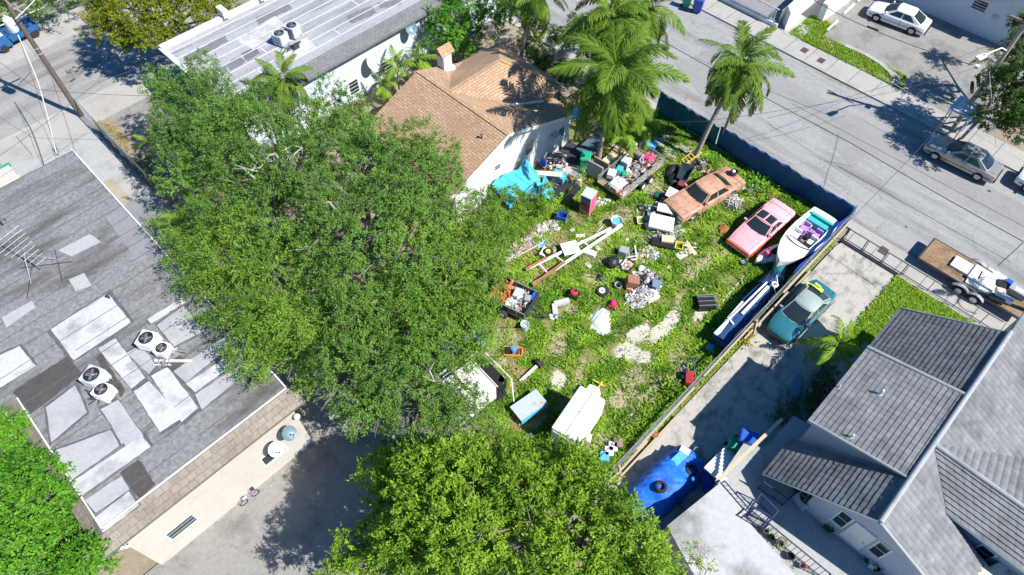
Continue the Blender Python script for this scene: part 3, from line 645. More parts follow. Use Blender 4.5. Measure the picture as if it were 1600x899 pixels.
for x in (16.4, 19.4):
    b = MB(); b.box((x, 45.25, RN+.55), (.4, .9, .55)); B('parapet_block', b, M['white'], n_)
b = MB()
for k in range(8): b.beam((11.7, 37.9+k*.95, RN+.012), (45, 37.9+k*.95+rnd(-.05, .05), RN+.012), .06, .02)
for k in range(16): x = 13+k*1.9+rnd(-.5, .5); y = 37.9+.95*random.randrange(7); b.beam((x, y, RN+.012), (x, y+.95, RN+.012), .09, .02)
nv = len(roofb.v); roofb.v += b.v; roofb.f += [tuple(q+nv for q in f) for f in b.f]; roofb.mi += [1]*len(b.f); B('roof', roofb, [M['roofmemN'], mat('pale_seam', (.55, .55, .56), .8, var=.1)], n_)
M['roofN2'] = streaky('dark_roof_wash', (.14, .14, .15), (.2, .2, .21), (.07, .07, .07), bx=(.4, 1, 1), stain=.6, grain=.14)
for i, q in enumerate((((352, 100), (375, 87), (384, 98), (360, 112)), ((376, 85), (400, 72), (405, 84), (388, 96)), ((285, 90), (350, 55), (357, 64), (298, 98)), ((400, 28), (450, 5), (455, 14), (405, 40)),
                       ((540, 25), (580, 10), (590, 20), (550, 38)), ((590, 5), (625, 0), (628, 6), (595, 14)), ((330, 112), (352, 100), (358, 112), (338, 122)), ((405, 55), (440, 38), (444, 44), (408, 60)))):
    roofpatch(q, RN, M['roofN2'], n_, 'dark_patch', .006+.0005*i, .12, seed=50+i)
for i, q in enumerate((((368, 62), (430, 25), (445, 40), (395, 78)), ((420, 85), (480, 60), (495, 75), (440, 105)))):
    roofpatch(q, RN, M['roofcoat'], n_, 'coated_patch', .012+.0005*i, .05, seed=60+i)
for (x, z, ww, hh) in ((20.4, 1.15, .9, 1.2), (23.5, 1.2, 1.1, 1.2)):
    window_on(n_, (x-22, 36.6-40, z), ww, hh, 'y-', bars=3, frame=M['whitewall'])
for x_, l_ in ((20.4, 1.6), (25.9, 1.0), (18.6, .8)): b = MB(); b.box((x_, 36.5, 3.86), (l_, .16, .22)); B('eave_vent', b, M['darkmetal'], n_)
ac_unit('grey air conditioner on the silver roof, left one of the pair', (17.6, 39.9, RN+.02), .3)
ac_unit('grey air conditioner on the silver roof, right one of the pair with the blue fan', (18.7, 40.05, RN+.02), .3, 'acgrey')
b = MB()
for k in range(6):
    p = [(rnd(-.3, .5), rnd(-.2, .2), .25)]
    for q in range(4): p.append((p[-1][0]-rnd(.05, .35), p[-1][1]+rnd(-.35, .25), rnd(.03, .3)))
    b.tube(p, .022, 6)
b.box((.3, 0, .12), (.9, .1, .1)); b.box((.2, -.3, .2), (.4, .25, .3))
solo(b, 'pipework', M['darkmetal'], 'black pipes trailing from the pair of grey units on the silver roof', 'pipes', (17.8, 39.1, RN+.02))
dish('white dish on the pale wall below the silver roof, casting a dark oval shadow', (21.9, 36.55, 2.5), .1, .5, 1.1, 'white')
dish('dark grey dish on the pale wall close to the bushy shrub', (25.8, 36.55, 3.4), -.2, .45, 1.0, 'dishgrey')

# ---------------- tan-roofed house
t_ = thing('tan_roof_house', 'white house with a tan shingle roof at the upper middle of the lot', 'house', (22, 26, 0))
b = MB(); X0, XR, X1 = 17.6, 21.9, 28.1; y0, y1 = 22.5, 30.2
zc = lambda x: 5.0-.37*abs(x-XR)-.16
prof = [(X0, 0), (X1, 0), (X1, zc(X1)), (XR, zc(XR)), (X0, zc(X0))]
vs = [(x, y0, z) for x, z in prof]+[(x, y1, z) for x, z in prof]; nn = 5
b.add(vs, [tuple(range(nn)), tuple(range(2*nn-1, nn-1, -1))]+[((i+1) % nn, i, nn+i, nn+(i+1) % nn) for i in range(nn)])
b.prism(rect(28.1, 29.2, 25, 30.2), 0, 2.9)
B('wall', b, M['whitewall'], t_)
def roofslab(b, A, B_, C_, D, th=.12, mi=0):
    "thick roof plane from four corners (any planar-ish quad)"
    A, B_, C_, D = map(Vector, (A, B_, C_, D)); n = (B_-A).cross(D-A).normalized(); 
    if n.z < 0: A, B_, C_, D = A, D, C_, B_; n = -n
    dn = Vector((0, 0, -th)); P_ = [A, B_, C_, D]; vs = P_+[p+dn for p in P_]
    b.add(vs, [(0, 1, 2, 3), (7, 6, 5, 4)]+[(i, i+4, (i+1) % 4+4, (i+1) % 4) for i in range(4)], mi)
ZR = lambda x: 5.08-.37*abs(x-XR)
b = MB(); roofslab(b, (16.9, 22.15, ZR(16.9)), (XR, 22.15, ZR(XR)), (XR, 30.6, ZR(XR)), (16.9, 30.6, ZR(16.9)))
roofslab(b, (28.4, 22.15, ZR(28.4)), (XR, 22.15, ZR(XR)), (XR, 30.6, ZR(XR)), (28.4, 30.6, ZR(28.4)))
rt_ = B('roof', b, M['tanshingle'], t_)
b = MB(); e1, e2 = 24.4, 30.9; ry = 27.6
H0 = (21.9, ry, 5.06); H1 = (26.4, ry, 5.06); 
def tri(b, A, B_, C_, th=.1):
    A, B_, C_ = map(Vector, (A, B_, C_)); 
    if (B_-A).cross(C_-A).z < 0: B_, C_ = C_, B_
    d = Vector((0, 0, -th)); b.add([A, B_, C_, A+d, B_+d, C_+d], [(0, 1, 2), (5, 4, 3), (0, 3, 4, 1), (1, 4, 5, 2), (2, 5, 3, 0)])
roofslab(b, (21.9, e1, 3.75), (29.6, e1, 2.95), H1, H0, .1); roofslab(b, (21.9, e2, 3.9), (29.6, e2, 3.1), H1, H0, .1); tri(b, (29.6, e1, 2.95), (29.6, e2, 3.1), H1)
B('cross_roof', b, M['tanshingle2'], t_)
b = MB()
for (xa, xb) in ((16.9, XR), (XR, 28.4)):
    b.beam((xa, 22.12, ZR(xa)-.05), (xb, 22.12, ZR(xb)-.05), .05, .2)
B('rake_board', b, M['white'], t_)
b = MB(); b.beam((XR, 22.2, 5.075), (XR, 30.6, 5.075), .3, .02); b.beam((22.0, ry, 5.1), (26.4, ry, 5.085), .22, .02); b.beam((26.4, ry, 5.09), (29.6, e1, 2.98), .2, .05); B('ridge_cap', b, M['tanshingle'], t_)
ch = MB(); ch.box((24.0, 30.35, 4.75), (.7, .7, 1.7)); ch.box((24.0, 30.35, 4.15), (1.0, .95, .5)); chm = B('chimney', ch, M['whitewall'], t_)
b = MB(); b.add([(-.55, -.5, 0), (.55, -.5, 0), (.55, .5, 0), (-.55, .5, 0), (-.55, 0, .45), (.55, 0, .45)], [(0, 1, 5, 4), (2, 3, 4, 5), (0, 4, 3), (1, 2, 5), (3, 2, 1, 0)])
o = b.build('chimney_cap', M['tanshingle'], chm); o.location = (24.0-22, 30.35-26, 5.6)
for (x, z, ww, hh, bb) in ((24.05, 2.35, .85, 1.15, 3), (21.2, 2.58, .62, .5, 1)):
    window_on(t_, (x-22, 22.5-26, z), ww, hh, 'y-', bars=bb, frame=M['white'])
window_on(t_, (27.2-22, 22.5-26, 1.6), .7, .9, 'y-', bars=3, frame=M['white'])
window_on(t_, (28.1-22, 23.8-26, 1.6), .9, 1.0, 'x+', bars=2, frame=M['white'])
b = MB(); b.box((0, -.25, 0), (.6, .5, .42)); 
for k in range(5): b.box((-.22+k*.11, -.505, 0), (.06, .012, .34))
solo(b, 'window_unit', M['acgrey'], 'grey window air conditioner in the shaded end of the white wall', 'air conditioner', (26.3, 22.5, 1.9))
b = MB(); p = at(756, 213, 4.2); q = at(800, 176, 4.2)
b.beam((24.5, 24.6, 4.25), (27.0, 24.0, 3.42), .18, .09); b.ball((24.9, 24.5, 4.2), (.13, .13, .1), 8, 6)
for p_ in ((24.9, 24.5),): pass
B('ridge_vent', b, M['metal'], t_)
for (x, y) in ((23.2, 23.9), (20.8, 23.4)): b = MB(); b.tube([(x, y, ZR(x)-.02), (x, y, ZR(x)+.28)], .05, 8); b.lathe((x, y, ZR(x)+.28), [(.1, 0), (.03, .06)], 10); B('vent_pipe', b, M['darkmetal'], t_)
dish('blue-grey dish on the eave corner of the tan roof under the coconut palm', (27.5, 22.2, 3.15), .2, .42, .9, 'skyblue')

# ---------------- grey tiled house at the lower right
g_ = thing('grey_tile_house', 'large grey-tiled house at the lower right with a pale ridge', 'house', (22, -5, 0))
def tileroof(name, A, B_, C_, D, m=M['rooftile'], tw=.30, tc=.23, lift=.032, bar=.012, th=.14, par=g_):
    "A,B eave corners, C,D ridge corners (C above B, D above A): stepped tile courses with shallow barrels"
    A, B_, C_, D = [Vector(p) for p in (A, B_, C_, D)]; Lw = (B_-A).length; Ls = ((D-A).length+(C_-B_).length)/2
    nc = max(2, int(Ls/tc)); nw = max(2, int(Lw/tw)); sub = 6; nrm = (B_-A).cross(D-A).normalized(); nrm = nrm if nrm.z > 0 else -nrm
    U = np.linspace(0, 1, nw*sub+1); prof_ = bar*np.abs(np.sin(np.linspace(0, nw*pi, nw*sub+1)))
    VV = []; rows = 0; rr = np.random.default_rng(int(abs(A.x*100)))
    TT = []
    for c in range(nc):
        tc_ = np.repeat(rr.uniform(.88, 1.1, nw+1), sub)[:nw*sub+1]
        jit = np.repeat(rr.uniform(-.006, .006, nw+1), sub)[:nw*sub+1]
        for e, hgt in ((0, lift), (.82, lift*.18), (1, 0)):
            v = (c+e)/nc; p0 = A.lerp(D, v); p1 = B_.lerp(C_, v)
            P_ = np.outer(1-U, p0)+np.outer(U, p1)+np.outer(prof_+hgt+jit*(1-e), nrm); VV.append(P_); rows += 1; TT.append(np.where(np.arange(nw*sub+1) % sub == 0, .82, 1)*tc_*(1, .97, .62)[0 if e == 0 else 1 if e < 1 else 2])  # upper row of each course tinted darker: lap shade and grime painted in
    V = np.concatenate(VV); w_ = nw*sub+1; i = np.arange((rows-1)*(w_-1)); r = i//(w_-1); c = i % (w_-1); a = r*w_+c
    Fq = np.stack([a, a+1, a+w_+1, a+w_], 1)
    if (B_-A).cross(D-A).z < 0: Fq = Fq[:, ::-1]
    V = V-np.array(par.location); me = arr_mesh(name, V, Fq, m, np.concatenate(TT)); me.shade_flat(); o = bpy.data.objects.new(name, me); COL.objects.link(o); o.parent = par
    b = MB(); b.c = 0; dn = Vector((0, 0, -th)); P_ = [p-par.location-nrm*.004 for p in (A, B_, C_, D)]
    b.add(P_+[p+dn for p in P_], [(7, 6, 5, 4) if (B_-A).cross(D-A).z > 0 else (4, 5, 6, 7)]+[(i, i+4, (i+1) % 4+4, (i+1) % 4) for i in range(4)])
    b.build('fascia', M['white'], o); return o
RY, RZ_ = -4.8, 6.0
dark_ = mat('shade_darkened_grey_tile', (.165, .17, .175), .85, var=.16, scale=2, col2=(.125, .13, .135), dirt=(.07, .075, .08), dirt_amt=.6, dscale=.5); tiletint(dark_)  # same grey tile, with the steep slope's weaker sunlight painted in as darker colour
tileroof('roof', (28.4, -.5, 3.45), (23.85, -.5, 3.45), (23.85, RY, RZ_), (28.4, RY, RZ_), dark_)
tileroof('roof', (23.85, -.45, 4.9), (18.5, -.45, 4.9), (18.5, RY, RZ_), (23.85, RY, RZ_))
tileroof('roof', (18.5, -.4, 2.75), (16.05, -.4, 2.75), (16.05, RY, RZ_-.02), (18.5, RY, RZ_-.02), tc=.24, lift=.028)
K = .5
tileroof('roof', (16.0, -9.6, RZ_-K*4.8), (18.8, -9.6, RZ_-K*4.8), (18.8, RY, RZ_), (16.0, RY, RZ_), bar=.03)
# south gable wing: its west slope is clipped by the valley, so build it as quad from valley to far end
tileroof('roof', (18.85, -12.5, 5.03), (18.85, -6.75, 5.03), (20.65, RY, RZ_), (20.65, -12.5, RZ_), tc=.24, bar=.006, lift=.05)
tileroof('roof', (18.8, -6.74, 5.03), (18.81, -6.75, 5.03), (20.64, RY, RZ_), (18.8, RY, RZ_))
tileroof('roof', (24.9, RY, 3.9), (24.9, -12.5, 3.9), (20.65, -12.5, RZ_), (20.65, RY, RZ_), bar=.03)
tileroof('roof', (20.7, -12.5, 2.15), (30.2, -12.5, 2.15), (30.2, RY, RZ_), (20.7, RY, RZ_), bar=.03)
b = MB(); b.tube([(16.0, RY, RZ_+.02), (28.5, RY, RZ_+.02)], .12, 10); b.tube([(20.65, RY, RZ_+.01), (20.65, -12.5, RZ_+.01)], .11, 10); b.tube([(23.85, RY, RZ_+.0), (23.85, -.45, 4.95)], .1, 8)
b.tube([(18.5, RY, RZ_+.0), (18.5, -.45, 4.95)], .07, 8); b.tube([(28.42, RY, RZ_), (28.42, -.5, 3.5)], .06, 8); b.tube([(16.0, RY, RZ_), (16.0, -9.6, 3.62)], .07, 8); B('ridge_cap', b, M['ridgewhite'], g_, 50)
b = MB()
def gwall(x0, x1, ya, yb, za, zb, zf=0):
    "wall block whose top follows the roof slope from (ya, za) to (yb, zb)"
    b.add([(x0, ya, zf), (x1, ya, zf), (x1, yb, zf), (x0, yb, zf), (x0, ya, za), (x1, ya, za), (x1, yb, zb), (x0, yb, zb)], [(0, 1, 2, 3), (4, 7, 6, 5), (0, 4, 5, 1), (1, 5, 6, 2), (2, 6, 7, 3), (3, 7, 4, 0)][::1])
gwall(23.9, 28.1, -.85, -4.8, 3.4, 5.7); gwall(18.75, 23.9, -.75, -4.8, 4.75, 5.75); gwall(16.4, 18.75, -2.6, -4.8, 4.1, 5.7)
gwall(16.4, 18.6, -9.3, -4.8, 3.5, 5.7); gwall(19.25, 22.5, -12.4, -4.8, 4.5, 4.6); gwall(24.5, 30, -12, -4.8, 2.1, 5.6)
wl = B('wall', b, mat('blue_grey_stucco', (.42, .47, .52), .85, var=.05, dirt=(.3, .33, .36), dirt_amt=.3), g_)
lx = lambda x, y, z: (x-22, y+5, z)
window_on(g_, lx(16.4, -4.0, 3.5), .62, 1.35, 'x-', bars=1); window_on(g_, lx(16.4, -5.8, 3.45), .62, 1.35, 'x-', bars=1)
window_on(g_, lx(19.25, -8.9, 3.7), .7, 1.0, 'x-', bars=1)
b = MB(); b.box(lx(16.37, -4.88, 3.2), (.06, .95, 1.9)); d = b.build('door', M['white'], g_); b = MB(); b.ball(lx(16.32, -5.22, 3.1), .05, 8, 6); b.build('handle', M['metal'], d)
for (x, y, k, s1) in ((1375, 616, .25, 1), (1316, 600, .25, .6), (1330, 684, .25, .8)):
    c = at(x, y, 5.35); z = 4.9+(-.45-c.y)*.253
    b = MB(); b.lathe((c.x, c.y, z), [(.14*s1, 0), (.07*s1, .06), (.06*s1, .4*s1)], 10); b.disc((c.x, c.y, z+.4*s1), (c.x, c.y, z+.43*s1), .045*s1, 10); B('roof_vent', b, M['white'], g_)
# cream parapet of the neighbouring wing in the lower right corner
b = MB(); pts = [tuple(at(*p, 3.9)[:2]) for p in ((1524, 864), (1530, 870), (1546, 886), (1574, 873), (1601, 893), (1640, 930), (1520, 960), (1510, 890))]
b.prism(pts, 0, 3.9); solo(b, 'courtyard_parapet', mat('mossy_cream_render', (.62, .57, .46), .9, var=.1, scale=3, dirt=(.16, .13, .07), dirt_amt=.9, dscale=1.6), 'mossy cream parapet poking into the lower right corner of the photo', 'parapet')
b = MB(); b.prism([tuple(at(*p, 3.3)[:2]) for p in ((1512, 848), (1530, 822), (1545, 812), (1602, 862), (1602, 890), (1545, 880))], 1.0, 1.4)
solo(b, 'courtyard_floor', M['bluewall'], 'pale shaded courtyard ledge under the grey gable', 'ledge')

# ---------------- white slab-roofed annexe, deck, stairs
DZ = 1.9
b = MB(); pts = [tuple(at(*p, 2.6)[:2]) for p in ((1042, 822), (1131, 750), (1137, 756), (1167, 800), (1161, 806), (1243, 899), (1290, 960), (1130, 980))]
b.prism(pts, 0, 2.6); an = solo(b, 'slab_roof_annexe', M['whiteslab'], 'low white flat-roofed annexe with dark mildew at the bottom right of the driveway', 'annexe')
b = MB(); pts = [tuple(at(*p, DZ)[:2]) for p in ((1118, 757), (1164, 690), (1195, 700), (1240, 650), (1262, 662), (1330, 700))]+[(17.6, -.8), (16.38, -2.5), (16.38, -14), (11, -14)]
b.prism(pts, 0, DZ); struct(b, 'terrace', M['paleconc'])
st_ = thing('outdoor_stairs', 'white outdoor steps with dark treads beside the blue bin', 'stairs', (*at(1140, 728, 0)[:2], 0))
for k in range(9):
    a = at(1118+k*4.2, 740-k*4.6, DZ); 
    b = MB(); b.box((a.x-st_.location.x, a.y-st_.location.y, DZ-.02-k*.1), (.34, 1.1, .14)); b.build('step', M['white'], st_)
    if k < 8: b = MB(); b.box((a.x+.19-st_.location.x, a.y-st_.location.y, DZ-.08-k*.1), (.03, 1.1, .03)); b.build('riser', M['darkmetal'], st_)
def railing(label, pts, h=.95, z=DZ, m='darkblue', n=None, closed=False):
    P_ = [Vector((*at(*p, z)[:2], z)) if len(p) == 2 else Vector(p) for p in pts]; t = thing('railing', label, 'railing', P_[0])
    P_ = [p-P_[0] for p in P_]; b = MB(); b2 = MB(); r = MB()
    for i in range(len(P_)-1):
        a, c = P_[i], P_[i+1]; L_ = (c-a).length; k = max(2, int(L_/.22))
        b.beam(a+Vector((0, 0, h)), c+Vector((0, 0, h)), .05); b2.beam(a+Vector((0, 0, .1)), c+Vector((0, 0, .1)), .035)
        for j in range(k+1): p = a.lerp(c, j/k); r.beam(p, p+Vector((0, 0, h)), .02)
    for p in P_: q = MB(); q.beam(p, p+Vector((0, 0, h+.04)), .05); q.build('post', M[m], t)
    b.build('rail', M[m], t); b2.build('rail', M[m], t); r.build('balusters', M[m], t); return t
M['darkblue'] = mat('dark_blue_steel', (.03, .05, .12), .5, .3)
railing('dark steel railing along the annexe side of the terrace, upper stretch', ((1124, 762), (1162, 806)))
railing('dark steel railing boxing the stairwell in the middle of the terrace', ((1163, 806), (1180, 782), (1206, 808), (1190, 828), (1163, 806)))
railing('dark steel railing enclosing the small landing next to the annexe roof', ((1152, 816), (1168, 802), (1197, 818), (1182, 834), (1152, 816)))
railing('long dark railing behind the flower pots at the bottom of the terrace', ((1192, 828), (1285, 905)))
railing('railing running up beside the house wall toward the porch eave', ((1184, 764), (1222, 790), (1240, 772)))
b = MB(); p = at(1118, 755, 2.2); q = at(1222, 655, 2.9); b.beam((p.x, p.y, 2.3), (q.x, q.y, 2.9), .16, .1); solo(b, 'stair_beam', M['palewood'], 'long pale handrail beam slanting past the blue bin', 'beam')

# ---------------- north-east white building, wall, gate
ne = thing('corner_building', 'white and pale blue building at the upper right corner with an open louvred window', 'building', (62, 8, 0))
b = MB(); b.prism(rect(60.3, 80, 5.3, 30), 0, 4.0); B('wall', b, M['bluewall'], ne); b = MB(); b.prism(rect(59.9, 80, 4.9, 30.4), 4.0, 4.25); B('roof', b, M['white'], ne)
window_on(ne, (60.3-62, 8.6-8, 2.2), 1.2, .9, 'x-', bars=3); b = MB(); b.box((60.27-62, 7.2-8, 1.85), (.04, .42, .34)); b.build('vent', M['greywall'], ne)
b = MB(); b.box((60.2, 5.1, 1.5), (.5, .45, 3.0)); b.box((60.3, 4.2, 1.5), (.25, 1.2, 2.8)); B('porch_pillar', b, M['cream'], ne)
b = MB(); p = [at(*q)[:2] for q in ((1226, 47), (1222, 35), (1270, -10), (1284, -10))]
b.prism([tuple(x) for x in p], 0, 1.5); solo(b, 'ramp_wall', M['white'], 'low white wall on the left side of the grey ramp at the top right', 'wall')
b = MB(); b.prism([tuple(at(*q)[:2]) for q in ((1284, 35), (1276, 30), (1320, -6), (1328, 2))], 0, 1.5); solo(b, 'ramp_wall', M['white'], 'white wall on the right side of the grey ramp, next to the grass verge', 'wall')
b = MB(); b.prism([tuple(at(*q)[:2]) for q in ((1222, 52), (1255, 14), (1302, -10), (1318, -4), (1249, 64))], 0, .03); struct(b, 'ramp', M['concrete'])
b = MB(); b.prism(rect(49.7, 49.95, 19.5, 40), 0, .35); solo(b, 'boundary_kerb_wall', M['white'], 'low white wall footing under the white picket gate at the top', 'wall')
t = thing('picket_gate', 'white picket fence on the far sidewalk at the top, right of the blue bin', 'fence', (49.9, 20, 0))
b = MB()
for k in range(110): b.box((0, k*.13, .9), (.03, .05, 1.15))
b.build('pickets', M['white'], t)
for z_ in (1.42, .42): b = MB(); b.box((0, 7, z_), (.05, 14.4, .06)); b.build('rail', M['white'], t)
t2 = thing('picket_gate', 'white picket panel turned along the ramp at the top right', 'fence', (49.95, 19.6, 0), 0)
b = MB()
for k in range(26): b.box((.1+k*.13, 0, .9), (.05, .03, 1.2))
b.build('pickets', M['metal'], t2); b = MB(); b.box((1.7, 0, 1.45), (3.4, .05, .06)); b.build('rail', M['metal'], t2)
lb = ('first concrete wheel stop, nearest the grass verge by the ramp', 'second concrete wheel stop, beside the front of the white car', 'wheel stop cut by the top edge, before the white car')
for i, (x, y) in enumerate(((1300, 41), (1326, 15), (1347, -4))):
    c = at(x, y); b = MB(); b.prism([(-.9, -.09), (.9, -.09), (.9, .09), (-.9, .09)], 0, .09); b.box((0, 0, .1), (1.76, .13, .05)); solo(b, 'wheel_stop', M['white'], lb[i], 'wheel stop', (c.x, c.y, 0), 0.05)
b = MB(); pp = [at(*q) for q in ((1320, 72), (1350, 85), (1375, 100), (1392, 115), (1402, 124), (1396, 133))]
for i in range(len(pp)-1): b.beam((pp[i].x, pp[i].y, .05), (pp[i+1].x, pp[i+1].y, .05), .5 if i > 2 else .35, .1)
struct(b, 'broken_kerb', M['paleconc'])
# building behind, upper left corner garden fence

# ================================================================ FENCES AND TREES
def normd(a): return a/np.maximum(np.linalg.norm(a, axis=-1, keepdims=True), 1e-6)
def foliage(name, lobes, m, par, origin, per_m2=14, K=26, leaf=(.13, .055), spray=.42, droop=.25, seed=1, bias=(0, 0, 0), tint0=.5, clump=.9, inner=.12, lump=.2, flat=.6, sub=True, nsub=4.5, hole=.55):
    "many leaf sprays spread through a set of overlapping lobes (x, y, z, rx, ry, rz in world metres)"
    r = np.random.default_rng(seed); Us = []; Cs = []; Ds = []; Ts = []; Ls = []
    lob = np.array(lobes, float); extra = []
    if sub:
        for l in lob:
            if l[3] < 1.0: continue
            k = int(nsub*(l[3]/1.8)**1.2)+2
            for q in range(k):
                u = normd(r.normal(0, 1, 3)); u[2] = abs(u[2])*.9+.05; u = normd(u); f = r.uniform(.28, .46); extra.append(np.concatenate([l[:3]+u*l[3:]*r.uniform(.66, 1.04), l[3:]*f*np.array([1, 1, .85])]))
        lob = lob*np.array([1, 1, 1, .56, .56, .52]); lob = np.concatenate([lob, np.array(extra)]) if extra else lob
    for li, (cx, cy, cz, rx, ry, rz) in enumerate(lob):
        area = 4*pi*((rx*ry)**1.6/3+(rx*rz)**1.6/3+(ry*rz)**1.6/3)**(1/1.6); n = int(area*per_m2*1.05)
        u = normd(r.normal(0, 1, (n, 3))); u = u[u[:, 2] > -.45]; n = len(u)
        ph = r.uniform(0, 6, 6); lumpy = 1+lump*(np.sin(u[:, 0]*5+ph[0])*np.sin(u[:, 1]*5+ph[1])+.6*np.sin(u[:, 0]*11+ph[2])*np.sin(u[:, 2]*9+ph[3])*np.sin(u[:, 1]*10+ph[4]))
        rad = lumpy*(1-np.abs(r.normal(0, .07, n))); k = r.uniform(0, 1, n) < inner; rad[k] *= r.uniform(.45, .9, k.sum())
        P_ = u*np.array([rx, ry, rz])*rad[:, None]+np.array([cx, cy, cz])
        keep = np.ones(n, bool)
        for lj, o in enumerate(lob):
            if lj != li: keep &= (((P_-o[:3])/o[3:])**2).sum(1) > .62
        P_ = P_[keep]; u = u[keep]
        # holes: drop sprays where a 3-D wave is low
        g = np.sin(P_[:, 0]*1.9+1.3*np.sin(P_[:, 1]*1.1))*np.sin(P_[:, 1]*1.7+seed)*np.sin(P_[:, 2]*1.6+.7*seed)+r.normal(0, .18, len(P_))
        hx = np.sin(P_[:, 0]*1.25+1.7*np.sin(P_[:, 1]*.9+seed))*np.sin(P_[:, 1]*1.4+1.5*np.sin(P_[:, 0]*1.05+2*seed)); kk = (g > -clump+.08) & (hx+r.normal(0, .07, len(P_)) > -hole); P_ = P_[kk]; u = u[kk]
        d = normd(normd(u)*.9+r.normal(0, .55, u.shape)+np.array([0, 0, .25-droop])+np.array(bias)); Cs.append(P_); Ds.append(d); Us.append(u)
        Ts.append(np.full(len(P_), r.uniform(-.16, .16)))
    Cc = np.concatenate(Cs); D = np.concatenate(Ds); T = np.concatenate(Ts); n = len(Cc)
    L_ = spray*r.uniform(.6, 1.3, n); st = T+r.normal(0, .12, n)
    s = np.linspace(.05, 1, K)[None, :]*L_[:, None]
    pos = Cc[:, None, :]+D[:, None, :]*s[..., None]; pos[..., 2] -= droop*(s**2)*.9
    pos += r.normal(0, .05, pos.shape)
    ld = normd(D[:, None, :]*.8+r.normal(0, .65, pos.shape)-np.array([0, 0, droop*.8])); 
    nrm = normd(np.array([0, 0, flat])+r.normal(0, .5, pos.shape)+np.concatenate(Us)[:, None, :]*.85)
    side = normd(np.cross(ld, nrm)); ll = leaf[0]*r.uniform(.6, 1.3, pos.shape[:2])[..., None]; lw = leaf[1]*r.uniform(.7, 1.25, pos.shape[:2])[..., None]
    V = np.stack([pos, pos+ld*ll*.5+side*lw*.5, pos+ld*ll, pos+ld*ll*.5-side*lw*.5], 2).reshape(-1, 3)-np.array(origin)
    q = n*K; t = np.clip(tint0+np.repeat(st, K)+r.normal(0, .13, q), 0, 1)
    me = arr_mesh(name, V, np.arange(4*q).reshape(q, 4), m, np.repeat(t, 4))
    o = bpy.data.objects.new(name, me); COL.objects.link(o); o.parent = par; return o
def woody(par, origin, base, lobes, r0, m, seed=1, twigs=5, bare=0):
    "tapered trunk, a limb to every lobe and branches toward its surface"
    rr = random.Random(seed); b = MB(); o = Vector(origin); base = Vector(base)
    zt = min(l[2]-l[5] for l in lobes); zt = max(1.1, min(zt+.4, 2.6)); top = Vector((base.x+rr.uniform(-.2, .2), base.y+rr.uniform(-.2, .2), zt))
    b.tube([base-o, base.lerp(top, .5)-o+Vector((.06, -.05, 0)), top-o], [r0*1.35, r0*1.05, r0], 10); tk = b.build('trunk', m, par, 60)
    b = MB(); 
    for l in lobes:
        c = Vector(l[:3]); mid = top.lerp(c, .5)+Vector((rr.uniform(-.5, .5), rr.uniform(-.5, .5), rr.uniform(.1, .6))); rl = r0*.55
        b.tube([top-o-Vector((0, 0, .1)), mid-o, c-o], [rl, rl*.7, rl*.45], 7)
        for k in range(twigs):
            u = Vector((rr.gauss(0, 1), rr.gauss(0, 1), abs(rr.gauss(.3, .8)))).normalized(); s = Vector((u.x*l[3], u.y*l[4], u.z*l[5]))*rr.uniform(.8, 1.0)
            st = c.lerp(mid, rr.uniform(0, .5)); e = c+s; m1 = st.lerp(e, .5)+Vector((rr.uniform(-.3, .3), rr.uniform(-.3, .3), rr.uniform(0, .3)))
            b.tube([st-o, m1-o, e-o], [rl*.38, rl*.24, .012], 5)
            for q in range(2):
                e2 = e+Vector((rr.uniform(-.6, .6), rr.uniform(-.6, .6), rr.uniform(-.2, .3))); b.tube([m1.lerp(e, .4)-o, e2-o], [rl*.14, .008], 4)
    b.build('branches', m, tk); return tk
def tree(name, label, base, lobes, m, cat='tree', group=None, r0=.22, bark=None, seed=1, twigs=7, **kw):
    t = thing(name, label, cat, (base[0], base[1], 0), 0, group); o = (base[0], base[1], 0)
    woody(t, o, o, lobes, r0, bark or M['bark'], seed, twigs); foliage('crown', lobes, m, t, o, seed=seed, **kw); return t
def LB(*L_):
    "lobes measured as photograph spot, height, radius (horizontal, vertical)"
    out = []
    for l in L_:
        c = at(l[0], l[1], l[2]); rr = l[3]; rz = l[4] if len(l) > 4 else rr*.8; out.append((c.x, c.y, c.z, rr, rr, rz))
    return out
LEAF = dict(
 oak=leafmat('oak_leaves', (.03, .10, .018), (.205, .36, .062), .25),
 oaky=leafmat('feathery_leaves', (.045, .13, .015), (.265, .43, .055), .26),
 bright=leafmat('mango_leaves', (.04, .135, .01), (.31, .46, .04), .25),
 vivid=leafmat('ficus_leaves', (.025, .12, .01), (.17, .40, .03), .22),
 yellow=leafmat('yellowing_leaves', (.07, .14, .008), (.42, .40, .03), .35),
 dark=leafmat('dark_leaves', (.02, .055, .015), (.10, .18, .035), .25),
 palm=leafmat('palm_leaflets', (.025, .085, .01), (.24, .36, .04), .3),
 palmy=leafmat('yellow_palm_leaflets', (.25, .22, .02), (.55, .42, .04), .3))
Y0 = leafmat
